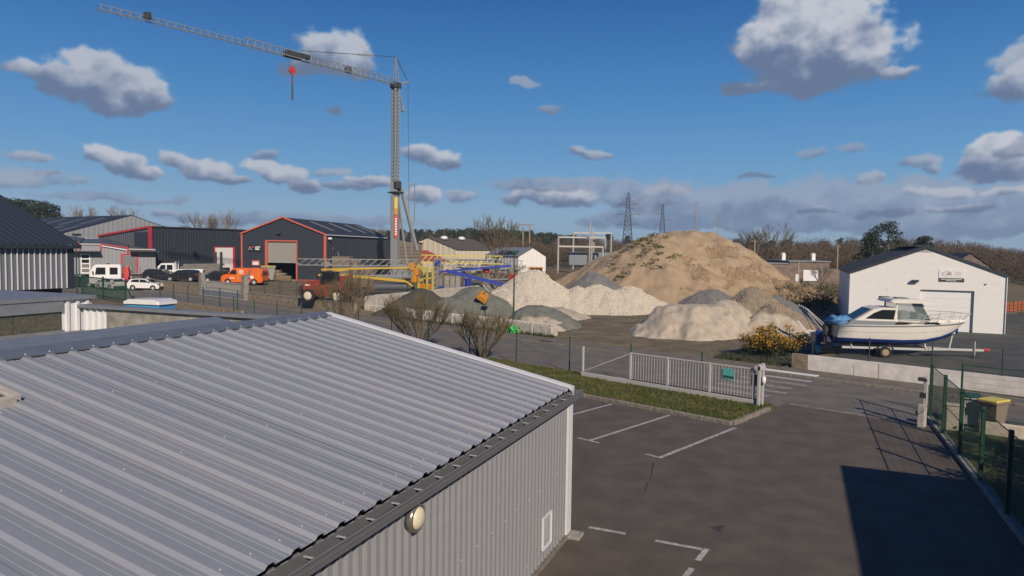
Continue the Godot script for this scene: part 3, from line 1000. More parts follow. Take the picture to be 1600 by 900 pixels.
		while x > s[0]:
			var q := Builder.new()
			q.bar(Vector3(x, top + 0.05, -0.1), Vector3(x, top + 1.55, -0.1), 0.03, -1.0, 6)
			put(q, "fence_post", "dark_metal", w)
			x -= 3.0
	for x in [-79.6, -69.4]:
		var pl := thing("gate_pillar", "grey block pillar at the cars' end of the yard gate" if x < -75 else "grey block pillar at the telehandler's end of the yard gate", "pillar", Vector3(x, 0, -34.6), 0.0, "block pillars of the yard gate")
		for k in 11:
			var b := Builder.new()
			b.bevel_box(Vector3(rn(-0.01, 0.01), 0.12 + k * 0.225, rn(-0.01, 0.01)), Vector3(0.62, 0.215, 0.5), 0.012)
			put(b, "block", "concrete", pl)
		var c := Builder.new()
		c.bevel_box(Vector3(0, 2.53, 0), Vector3(0.7, 0.1, 0.58), 0.02)
		put(c, "cap", "concrete", pl)
	var yg := thing("yard_gate", "grey yard gate with pickets above solid lower panels between block pillars", "gate", Vector3(0, 0, -34.35))
	var yr := Builder.new()
	for y in [0.15, 0.8, 1.75]: yr.bar(Vector3(-79.2, y, 0), Vector3(-69.7, y, 0), 0.05)
	put(yr, "rail", "galvanised", yg)
	for k in 4:
		var b := Builder.new()
		b.span(Vector3(-79.1 + k * 2.34, 0.2, -0.02), Vector3(-79.1 + k * 2.34 + 2.26, 0.76, 0.02))
		put(b, "lower_panel", "capping", yg)
	lattice_gate(yg, -79.1, -69.8, 0.82, 1.72, 46, 0.02, "galvanised")

	# white roadside wall of the boat yard
	var ww := thing("roadside_wall", "long low white rendered wall with a bare block end along the boat yard", "wall", Vector3(0, 0, -34.8))
	var bb := Builder.new()
	bb.span(Vector3(-12.45, 0, -0.2), Vector3(40.0, 0.8, 0.0))
	put(bb, "wall_body", "render_wall", ww)
	var eb := Builder.new()
	for k in 4:
		for j in 2:
			eb.bevel_box(Vector3(-12.85 + (j - 0.5) * 0.39, 0.1 + k * 0.2, -0.1), Vector3(0.385, 0.195, 0.21), 0.008)
	put(eb, "bare_block_end", "tan_stone", ww)
	var jn := Builder.new()
	jn.span(Vector3(-10.35, 0.02, 0.001), Vector3(-10.33, 0.5, 0.004))
	jn.span(Vector3(-9.3, 0.05, 0.001), Vector3(-9.27, 0.75, 0.004))
	put(jn, "joint", "tan_stone", ww)
	for k in 12:
		var b := Builder.new()
		b.bar(Vector3(-12.3 + k * 2.55, 0.79, -0.13), Vector3(-12.3 + k * 2.55, 1.9, -0.13), 0.03, -1.0, 6)
		put(b, "fence_post", "dark_metal", ww)
	# street lamps
	for s in [[Vector3(-33.72, 0.0, -36.75), 5.5, "tall green street lamp with flat head beside the concrete blocks"], [Vector3(-74.87, 0.0, -20.81), 6.5, "green street lamp with flat head beside the green gate"]]:
		var l := thing("street_lamp", s[2], "street lamp", s[0], -47.0)
		var b := Builder.new()
		b.bar(Vector3.ZERO, Vector3(0, 1.2, 0), 0.09, 0.085, 8)
		b.bar(Vector3(0, 1.2, 0), Vector3(0, s[1], 0), 0.065, 0.045, 8)
		put(b, "pole", "green_steel", l)
		var h := Builder.new()
		h.bevel_box(Vector3(-0.12, s[1] + 0.02, 0), Vector3(0.85, 0.2, 0.5), 0.06)
		put(h, "lamp_head", "green_steel", l)
	# road drain
	var dr := thing("storm_drain", "dark storm drain inlet in the kerb across the road", "drain", Vector3(-27.9, 0.092, -33.15))
	for k in 2:
		var b := Builder.new()
		b.bevel_box(Vector3(k * 0.45, 0.01, 0), Vector3(0.38, 0.03, 0.24), 0.01)
		put(b, "grate", "black", dr)

func east_fence():
	var t := thing("mesh_fence", "dark green rigid mesh fence running back from the road beside the lot", "fence", Vector3(-5.75, 0, -27.95), YARD_TURN)
	for k in 6:
		var b := Builder.new()
		b.bevel_box(Vector3(0, 0.98, k * 2.5), Vector3(0.095, 1.96, 0.095), 0.006)
		put(b, "fence_post", "green_steel", t)
	for k in 5:
		mesh_panel(t, Vector3(0, 0.08, k * 2.5 + 0.04), Vector3(0, 0, 1), 2.42, 1.82)
	var pl := Builder.new()
	pl.span(Vector3(-0.1, -0.1, -0.2), Vector3(0.1, 0.1, 13.0))
	put(pl, "footing", "concrete", t)
	var s := thing("mesh_fence", "dark green rigid mesh fence beside the road behind the wheelie bin", "fence", Vector3(-5.3, 0, -28.6))
	for k in 6:
		var b := Builder.new()
		b.bevel_box(Vector3(0.35 + k * 2.5, 1.0, 0), Vector3(0.06, 2.0, 0.06), 0.006)
		put(b, "fence_post", "green_steel", s)
	for k in 5:
		mesh_panel(s, Vector3(0.4 + k * 2.5, 0.15, 0), Vector3(1, 0, 0), 2.4, 1.8)
	# catch post of the sliding gate
	var c := thing("catch_post", "pale gate catch post with concrete base at the end of the mesh fence", "post", Vector3(-5.62, 0, -26.5))
	var b1 := Builder.new()
	b1.bevel_box(Vector3(0, 0.85, -0.05), Vector3(0.12, 1.7, 0.12), 0.012)
	put(b1, "column", "galvanised", c)
	var b2 := Builder.new()
	b2.bevel_box(Vector3(-0.1, 1.58, -0.05), Vector3(0.26, 0.12, 0.14), 0.012)
	b2.bevel_box(Vector3(-0.06, 1.05, -0.05), Vector3(0.2, 0.18, 0.14), 0.012)
	put(b2, "catch", "dark_metal", c)
	var b3 := Builder.new()
	b3.bevel_box(Vector3(-0.05, 0.38, 0.12), Vector3(0.2, 0.76, 0.24), 0.015)
	put(b3, "base_block", "pale_concrete", c)
	var d := thing("meter_pillar", "cream concrete meter pillar behind the mesh fence", "pillar", Vector3(-4.75, 0, -26.6), 10.0)
	var b4 := Builder.new()
	b4.bevel_box(Vector3(0, 0.42, 0), Vector3(0.5, 0.86, 0.3), 0.02)
	put(b4, "body", "cream_wall", d)
	var b5 := Builder.new()
	b5.bevel_box(Vector3(0, 0.87, 0), Vector3(0.56, 0.05, 0.36), 0.012)
	put(b5, "cap", "cream_wall", d)
	var e := thing("boundary_wall", "low pale wall beside the wheelie bin behind the mesh fence", "wall", Vector3(-4.3, 0, -26.9), 4.0)
	var b6 := Builder.new()
	b6.bevel_box(Vector3(4.2, 0.2, 0), Vector3(8.0, 0.4, 0.2), 0.015)
	put(b6, "wall_body", "cream_wall", e)
	wheelie_bin(Vector3(-3.85, 0, -27.6), -20.0, "brown wheelie bin with a yellow lid behind the mesh fence", "wood", "lemon_paint", 1.0)
	wheelie_bin(Vector3(-4.55, 0, -27.9), 15.0, "grey wheelie bin with a dark green lid behind the mesh fence", "galvanised", "green_steel", 1.0)
	var v := Builder.new()
	v.extrude(PackedVector2Array([Vector2(-5.15, 26.68), Vector2(24.0, 26.68), Vector2(24.0, 13.0), Vector2(-0.05, 13.0)]), -0.1, 0.05, Transform3D(Basis(Vector3.RIGHT, Vector3(0, 0, -1), Vector3(0, 1, 0)), Vector3.ZERO))
	setting(v, "lawn", "turf")

func mesh_panel(t: Node3D, o: Vector3, u: Vector3, w: float, h: float):
	var b := Builder.new()
	var n := int(w / 0.05)
	for k in n + 1:
		var p := o + u * (w * k / n)
		b.bar(p, p + Vector3(0, h, 0), 0.0025, -1.0, 3, false)
	for k in int(h / 0.2) + 1:
		var y := minf(k * 0.2, h)
		b.bar(o + Vector3(0, y, 0), o + u * w + Vector3(0, y, 0), 0.0035, -1.0, 3, false)
	for y in [0.02, h * 0.5, h - 0.02]:
		b.bar(o + Vector3(0, y, 0), o + u * w + Vector3(0, y, 0), 0.014, -1.0, 4, false)
	put(b, "mesh_panel", "green_steel", t)

func wheelie_bin(at: Vector3, turn: float, label: String, m: String, lid: String, k: float):
	var t := thing("wheelie_bin", label, "bin", at, turn)
	var b := Builder.new()
	var s := [Vector2(0.2, 0.24), Vector2(0.28, 0.36)]
	var q := []
	for j in 2:
		for c in [[-1, -1], [1, -1], [1, 1], [-1, 1]]:
			q.append(Vector3(c[0] * s[j].x, 0.08 + j * 0.88, c[1] * s[j].y) * k)
	for j in 4:
		b.quad(q[(j + 1) % 4], q[j], q[j + 4], q[(j + 1) % 4 + 4])
	b.quad(q[0], q[1], q[2], q[3])
	b.bevel_box(Vector3(0, 0.95, 0) * k, Vector3(0.62, 0.06, 0.78) * k, 0.015)
	put(b, "body", m, t)
	var l := Builder.new()
	l.bevel_box(Vector3(0, 1.02, 0) * k, Vector3(0.62, 0.08, 0.8) * k, 0.03)
	put(l, "lid", lid, t)
	for x in [-0.27, 0.27]:
		var w := Builder.new()
		w.bar(Vector3(x - 0.03, 0.1, 0.26) * k, Vector3(x + 0.03, 0.1, 0.26) * k, 0.1 * k, -1.0, 12)
		put(w, "wheel", "tyre", t)
	var h := Builder.new()
	h.bar(Vector3(-0.25, 0.98, 0.42) * k, Vector3(0.25, 0.98, 0.42) * k, 0.02, -1.0, 6)
	put(h, "handle", m, t)

# ---------------------------------------------------------------- heaps of sand and gravel
func heap_mesh(cones: Array, cell: float, bump: float, freq: float, rnd := 0.35, seed := 1) -> Array:
	var n := FastNoiseLite.new()
	n.seed = seed
	n.frequency = freq
	n.fractal_octaves = 6
	n.fractal_gain = 0.56
	var lo := Vector2(1e9, 1e9)
	var hi := Vector2(-1e9, -1e9)
	for c in cones:
		lo = lo.min(Vector2(c[0].x, c[0].z) - Vector2.ONE * (c[2] + 1.0))
		hi = hi.max(Vector2(c[0].x, c[0].z) + Vector2.ONE * (c[2] + 1.0))
	var nx := int((hi.x - lo.x) / cell) + 1
	var nz := int((hi.y - lo.y) / cell) + 1
	var ys := PackedFloat32Array()
	var over := PackedFloat32Array()
	for i in nx + 1:
		for k in nz + 1:
			var x := lo.x + i * cell
			var z := lo.y + k * cell
			var wx := x + 0.5 * n.get_noise_2d(x * 0.6 + 50, z * 0.6)
			var wz := z + 0.5 * n.get_noise_2d(x * 0.6, z * 0.6 + 90)
			var best := -1.0
			for c in cones:
				var d := Vector2(wx - c[0].x, wz - c[0].z).length()
				var flat: float = c[3] if c.size() > 3 else 0.0
				d = maxf(0.0, d - flat)
				var s: float = c[1] / (c[2] - flat)
				var y: float = c[1] - (sqrt(d * d + rnd * rnd) - rnd) * s * 1.03
				best = maxf(best, y)
			best += bump * n.get_noise_2d(x, z) * clampf(best + 0.6, 0.0, 1.0)
			over.append(best)
			ys.append(ground_y(x, z) + maxf(best, -0.25))
	var b := Builder.new()
	b.smooth = 1
	var pts := []
	for i in nx:
		for k in nz:
			var id := [i * (nz + 1) + k, i * (nz + 1) + k + 1, (i + 1) * (nz + 1) + k + 1, (i + 1) * (nz + 1) + k]
			if over[id[0]] < -0.2 and over[id[1]] < -0.2 and over[id[2]] < -0.2 and over[id[3]] < -0.2: continue
			var q := []
			for c in [[0, 0], [0, 1], [1, 1], [1, 0]]:
				q.append(Vector3(lo.x + (i + c[0]) * cell, ys[(i + c[0]) * (nz + 1) + k + c[1]], lo.y + (k + c[1]) * cell))
			b.quad(q[0], q[1], q[2], q[3])
			if over[id[0]] > -0.1: pts.append(q)
	return [b, pts]

func heap(called: String, label: String, m: String, cones: Array, cell := 0.25, bump := 0.1, freq := 0.5, rnd := 0.35, seed := 1) -> Array:
	var at: Vector3 = cones[0][0]
	at.y = ground_y(at.x, at.z)
	var t := thing(called, label, "pile", Vector3.ZERO)
	var r := heap_mesh(cones, cell, bump, freq, rnd, seed)
	put(r[0], "heap", m, t)
	return [t, r[1]]

func stones_on(h: Array, n: int, lo: float, hi: float, m: String, called := "stones"):
	var b := Builder.new()
	var v := [Vector3(0, 1, 0), Vector3(0, -0.7, 0), Vector3(1, 0.1, 0), Vector3(-0.9, 0, 0.2), Vector3(0.1, 0, 1.1), Vector3(-0.2, 0.2, -0.9)]
	for f in [[0, 2, 5], [0, 5, 3], [0, 3, 4], [0, 4, 2], [1, 5, 2], [1, 3, 5], [1, 4, 3], [1, 2, 4]]:
		b.tri(v[f[0]], v[f[1]], v[f[2]])
	var places := []
	for k in n:
		var q: Array = h[1][rng.randi() % h[1].size()]
		var f := rng.randf()
		var g := rng.randf()
		var p: Vector3 = q[0].lerp(q[1], f).lerp(q[3].lerp(q[2], f), g)
		var s := rn(lo, hi)
		places.append(Transform3D(Basis.from_euler(Vector3(rn(0, TAU), rn(0, TAU), rn(0, TAU))).scaled(Vector3.ONE * s), p + Vector3(0, s * 0.3, 0)))
	stuff(b.commit(), places, called, m, h[0])

func sand_yard():
	mat("stone_pale", Color(0.7, 0.62, 0.5), 0.95, ["grain", 1.0])
	mat("stone_grey", Color(0.22, 0.215, 0.2), 0.95, ["grain", 1.0])
	mat("stone_tan", Color(0.42, 0.3, 0.18), 0.95, ["grain", 1.0])
	mat("damp_earth", Color(0.34, 0.235, 0.14), 0.97, ["dirt", 0.4])
	var c: Vector3 = Vector3(-38.20, 0.0, -69.70)
	var right := Vector3(0.735, 0, -0.678)
	var back := Vector3(-0.678, 0, -0.735)
	var big := heap("earth_mound", "huge tan mound of sandy earth with green patches on its left flank", "mound_earth",
		[[c - right * 2.4, 6.5, 11.8, 1.5], [c + right * 0.6 + back * 2.0, 6.8, 11.5, 2.0], [c + right * 2.6, 6.1, 9.6, 1.2], [c - right * 6.0 + back * 3.0, 4.6, 9.5, 1.0], [c + right * 5.2 - back * 2.0, 3.2, 5.8, 0.5], [c - right * 1.0 - back * 5.0, 3.4, 6.5, 1.5]], 0.26, 0.5, 0.3, 1.2, 3)
	stones_on(big, 4000, 0.02, 0.07, "stone_tan", "clods")
	# tufts of weeds on the mound's left flank
	var wd := Builder.new(true)
	for k in 34:
		var p := c - right * rn(3.0, 9.0) - back * rn(1.0, 7.5)
		p += right * hill_noise.get_noise_1d(k * 40.0) * 2.0
		var y := heap_height(big[1], p)
		if y < -50: continue
		for j in 26:
			wd.tint(Color(0.05, 0.07, 0.018).lerp(Color(0.1, 0.095, 0.03), rng.randf()))
			var o := p + Vector3(rn(-0.45, 0.45), y + rn(0.0, 0.22), rn(-0.45, 0.45))
			wd.tri(o, o + Vector3(rn(-0.2, 0.2), rn(0.0, 0.2), rn(-0.2, 0.2)), o + Vector3(rn(-0.2, 0.2), rn(0.0, 0.2), rn(-0.2, 0.2)))
	put(wd, "weeds", "leaf_colour", big[0]).set_meta("kind", "stuff")
	# rough scars of darker soil where the face has slumped
	var scar := Builder.new()
	var sn := FastNoiseLite.new()
	sn.seed = 9
	sn.frequency = 0.16
	sn.fractal_octaves = 5
	for q in big[1]:
		var p: Vector3 = q[0]
		var u := (p - c).dot(right)
		var v := -(p - c).dot(back)
		var reach := minf(minf(u + 1.5, 10.5 - u), minf(v - 2.0, 11.0 - v)) * 0.22
		var f := sn.get_noise_3d(p.x * 1.4, p.y * 3.2, p.z * 1.4) + clampf(reach, -1.0, 0.28)
		if f < 0.34: continue
		var lift := Vector3(0, 0.03 + 0.12 * absf(sn.get_noise_2d(p.x * 14.0, p.z * 14.0)), 0)
		scar.quad(q[0] + lift, q[1] + lift * 0.4, q[2] + lift, q[3] + lift * 0.6)
	put(scar, "slumped_soil", "damp_earth", big[0]).set_meta("kind", "stuff")
	var foot := heap_mesh([[c + right * 8.2 - back * 6.0, 1.9, 3.4, 0.6], [c + right * 10.0 - back * 7.5, 1.2, 2.8, 0.5]], 0.22, 0.5, 0.5, 0.4, 17)
	put(foot[0], "dark_soil", "damp_earth", big[0])
	var w := heap("gravel_pile", "long pile of pale cream crushed stone with three humps", "pale_gravel",
		[[Vector3(-41.76, 0.0, -48.00), 3.45, 5.6, 0.2], [Vector3(-40.59, 0.0, -48.40), 2.7, 4.6, 0.2], [Vector3(-38.10, 0.0, -50.02), 2.0, 4.0], [Vector3(-36.93, 0.0, -51.10), 2.15, 3.9, 0.3], [Vector3(-35.36, 0.0, -51.19), 1.75, 3.4, 0.2], [Vector3(-34.49, 0.0, -52.68), 2.0, 3.5, 0.3], [Vector3(-33.66, 0.0, -53.44), 1.4, 2.8]], 0.2, 0.16, 0.8, 0.3, 5)
	stones_on(w, 14000, 0.02, 0.065, "stone_pale")
	var g := heap("gravel_pile", "dark grey gravel cone between the cream stone and the earth mound", "grey_gravel",
		[[Vector3(-40.62, 0.0, -55.88), 2.95, 4.9, 0.1], [Vector3(-39.19, 0.0, -56.52), 1.6, 3.4]], 0.22, 0.12, 0.7, 0.3, 6)
	var s := heap("sand_pile", "broad flat-topped pile of pale beige sand nearest the road", "sand",
		[[Vector3(-24.19, 0.0, -42.82), 1.85, 3.0, 0.6], [Vector3(-23.06, 0.0, -43.19), 1.9, 3.0, 0.7], [Vector3(-22.35, 0.0, -44.26), 1.85, 2.9, 0.6], [Vector3(-22.07, 0.0, -45.88), 2.05, 2.7, 0.3]], 0.16, 0.16, 0.9, 0.3, 7)
	var n := heap("gravel_pile", "brown mixed gravel pile with a pale tipped spur beside the sand", "brown_gravel",
		[[Vector3(-21.94, 0.0, -49.95), 2.75, 3.9, 0.1], [Vector3(-19.83, 0.0, -48.49), 1.75, 2.9, 0.2], [Vector3(-21.97, 0.0, -47.88), 1.7, 2.6]], 0.16, 0.14, 0.9, 0.25, 8)
	stones_on(n, 3500, 0.025, 0.07, "stone_tan")
	var sp := heap_mesh([[Vector3(-19.77, 0.0, -46.64), 1.35, 2.1, 0.2], [Vector3(-19.01, 0.0, -46.80), 1.3, 2.0, 0.2]], 0.15, 0.1, 1.0, 0.2, 14)
	put(sp[0], "sand_spur", "sand", n[0])
	var y := heap("gravel_pile", "low rounded pile of blue grey gravel behind the sand", "grey_gravel",
		[[Vector3(-26.71, 0.0, -52.36), 2.1, 3.6, 0.5], [Vector3(-25.73, 0.0, -52.59), 1.8, 3.0, 0.3]], 0.2, 0.12, 0.8, 0.4, 9)
	stones_on(y, 2500, 0.03, 0.07, "stone_grey")
	heap("gravel_pile", "grey gravel ridge on the road side of the earth mound behind the brown pile", "grey_gravel",
		[[Vector3(-21.75, 0.0, -53.54), 1.9, 3.2, 0.2], [Vector3(-20.60, 0.0, -53.24), 1.35, 2.6, 0.2]], 0.2, 0.14, 0.8, 0.3, 19)
	heap("gravel_pile", "smooth greenish grey pile of fine gravel carrying the orange bucket", "green_gravel",
		[[Vector3(-43.47, 0.0, -42.33), 2.25, 4.2, 0.2], [Vector3(-42.97, 0.0, -40.07), 1.4, 2.7, 0.2], [Vector3(-43.45, 0.0, -39.21), 1.5, 2.6, 0.2], [Vector3(-42.34, 0.0, -43.38), 1.3, 3.2]], 0.18, 0.12, 0.7, 0.45, 10)
	heap("gravel_pile", "dark olive pile of fine crushed stone beside the long concrete wall", "dark_gravel",
		[[Vector3(-46.12, 0.0, -38.51), 2.2, 3.8, 0.1], [Vector3(-46.25, 0.0, -37.44), 1.4, 2.6]], 0.18, 0.1, 0.7, 0.4, 11)
	var low := heap("gravel_pile", "small greenish pile with a sandy skirt behind the end concrete block", "green_gravel",
		[[Vector3(-34.03, 0.0, -39.46), 1.4, 2.4, 0.6], [Vector3(-33.14, 0.0, -40.02), 1.2, 2.3, 0.3]], 0.15, 0.1, 0.9, 0.3, 13)
	var sk := heap_mesh([[Vector3(-33.11, 0.0, -38.40), 0.8, 1.6, 0.7], [Vector3(-32.18, 0.0, -38.72), 0.65, 1.4, 0.4]], 0.12, 0.1, 1.2, 0.2, 15)
	put(sk[0], "sandy_skirt", "sand", low[0])
	heap("sand_pile", "low spill of pale fine sand at the foot of the cream stone", "sand",
		[[Vector3(-36.16, 0.0, -44.31), 0.75, 2.6, 0.6], [Vector3(-37.08, 0.0, -42.78), 0.8, 2.2, 0.3]], 0.2, 0.1, 0.8, 0.3, 16)
	# bins: long wall of precast concrete panels behind the heaps
	var a := Vector3(-49.5, 0, -35.3)
	var e := Vector3(-58.2, 0, -60.6)
	var lw := thing("precast_wall", "long pale precast concrete wall between the heaps and the crane parts", "wall", Vector3.ZERO)
	var pb := Builder.new()
	var dir := (e - a).normalized()
	var across := Vector3(-dir.z, 0, dir.x)
	var bas := Basis(dir, Vector3.UP, across)
	pb.bevel_box(Vector3.ZERO, Vector3(1.47, 1.75, 0.18), 0.02)
	var pm := pb.commit()
	for k in 18:
		var p := a + dir * (0.75 + k * 1.5)
		var o := put(pm, "wall_panel", "pale_concrete", lw)
		o.basis = bas
		o.position = p + Vector3(0, 0.72 + rn(-0.02, 0.03), 0)
	# row of interlocking blocks along the road
	var bb := Builder.new()
	bb.bevel_box(Vector3(0, 0.34, 0), Vector3(1.56, 0.68, 0.7), 0.03)
	for k in 4:
		bb.bevel_box(Vector3(-0.585 + k * 0.39, 0.73, 0), Vector3(0.26, 0.14, 0.5), 0.05)
	var bm := bb.commit()
	for k in 13:
		var t := thing("concrete_block", "pale interlocking concrete block in the row along the road" if k else "pale interlocking concrete block at the lamp-post end of the row", "block", Vector3(-30.2 - k * 1.6, 0.0, -36.1 + rn(-0.05, 0.05)), rn(-1.5, 1.5), "interlocking concrete blocks by the road")
		put(bm, "block", "pale_concrete", t)
	# orange digger bucket left on the heap
	var bk := thing("digger_bucket", "orange digger bucket lying on the greenish gravel pile", "bucket", Vector3(-41.21, 0.0, -41.01) + Vector3(0, 1.65, 0), 30.0)
	var q := Builder.new()
	var prof := PackedVector2Array()
	for k in 9:
		var an := -0.4 + k * 0.42
		prof.append(Vector2(cos(an) * 0.5, sin(an) * 0.42))
	q.slab(prof, 0.55, 0.05)
	put(q, "shell", "amber_paint", bk)
	for k in 4:
		var b := Builder.new()
		b.bar(Vector3(0.42, -0.2, -0.42 + k * 0.28), Vector3(0.72, -0.34, -0.42 + k * 0.28), 0.05, 0.02)
		put(b, "tooth", "dark_metal", bk)
	var hb := Builder.new()
	hb.bar(Vector3(-0.1, 0.35, 0), Vector3(0.2, 0.85, 0.1), 0.04)
	put(hb, "hinge_arm", "dark_metal", bk)
	bk.rotation_degrees = Vector3(20, 30, -25)
	# wheeled loader showing above the cream stone
	var ld := thing("wheel_loader", "amber wheel loader standing behind the cream stone pile", "loader", on(Vector3(-51.04, 0.0, -59.20)), 130.0)
	var l1 := Builder.new()
	l1.bevel_box(Vector3(0.9, 1.5, 0), Vector3(2.2, 1.1, 1.6), 0.12)
	put(l1, "engine_cover", "amber_paint", ld)
	var l2 := Builder.new()
	l2.bevel_box(Vector3(-0.7, 2.2, 0), Vector3(1.3, 1.5, 1.4), 0.1)
	put(l2, "cab", "window_dark", ld)
	var l3 := Builder.new()
	l3.bevel_box(Vector3(-0.7, 3.0, 0), Vector3(1.5, 0.14, 1.6), 0.05)
	put(l3, "cab_roof", "amber_paint", ld)
	var l4 := Builder.new()
	for z in [-0.6, 0.6]: l4.path([Vector3(-1.0, 1.5, z), Vector3(-2.2, 1.9, z), Vector3(-3.2, 1.0, z)], 0.12, 4)
	put(l4, "lift_arms", "amber_paint", ld)
	var l5 := Builder.new()
	l5.slab(PackedVector2Array([Vector2(-4.1, 0.4), Vector2(-3.2, 0.35), Vector2(-3.0, 1.2), Vector2(-3.3, 1.5), Vector2(-3.4, 0.7)]), 1.25, 0.04)
	put(l5, "bucket", "amber_paint", ld)
	for x in [-1.5, 1.2]:
		for z in [-0.95, 0.95]: wheel(ld, Vector3(x, 0.7, z), 0.7, 0.45, "yellow_paint")
	# green netting rolled beside the street lamp
	var nt := thing("plastic_netting", "crumpled bright green plastic netting beside the green street lamp", "netting", Vector3(-32.52, 0.0, -34.99) + Vector3(0, 0.1, 0), 0.0)
	var nb := Builder.new()
	for k in 150:
		var o := Vector3(rn(-0.8, 0.8), rn(0.02, 0.42), rn(-0.3, 0.3))
		nb.tri(o, o + Vector3(rn(-0.3, 0.3), rn(-0.2, 0.2), rn(-0.2, 0.2)), o + Vector3(rn(-0.3, 0.3), rn(-0.25, 0.2), rn(-0.2, 0.2)))
	put(nb, "netting", "green_plastic", nt)

func on(p: Vector3) -> Vector3:
	return Vector3(p.x, ground_y(p.x, p.z), p.z)

func heap_height(cells: Array, p: Vector3) -> float:
	var best := -100.0
	for q in cells:
		if absf(q[0].x + 0.15 - p.x) < 0.16 and absf(q[0].z + 0.15 - p.z) < 0.16: best = q[0].y
	return best

func wheel(t: Node3D, at: Vector3, r: float, w: float, rim: String, axis := Vector3(0, 0, 1)):
	var b := Builder.new()
	var bs := Basis(Quaternion(Vector3.UP, axis))
	var tr := Transform3D(bs, at)
	b.lathe(PackedVector2Array([Vector2(r * 0.6, -w * 0.5), Vector2(r * 0.92, -w * 0.5), Vector2(r, -w * 0.36), Vector2(r, w * 0.36), Vector2(r * 0.92, w * 0.5), Vector2(r * 0.6, w * 0.5)]), 20, tr)
	var o := put(b, "wheel", "tyre", t)
	var c := Builder.new()
	c.lathe(PackedVector2Array([Vector2(0.0, -w * 0.42), Vector2(r * 0.3, -w * 0.44), Vector2(r * 0.62, -w * 0.48), Vector2(r * 0.62, w * 0.48), Vector2(r * 0.3, w * 0.44), Vector2(0.0, w * 0.42)]), 16, tr)
	put(c, "rim", rim, o)

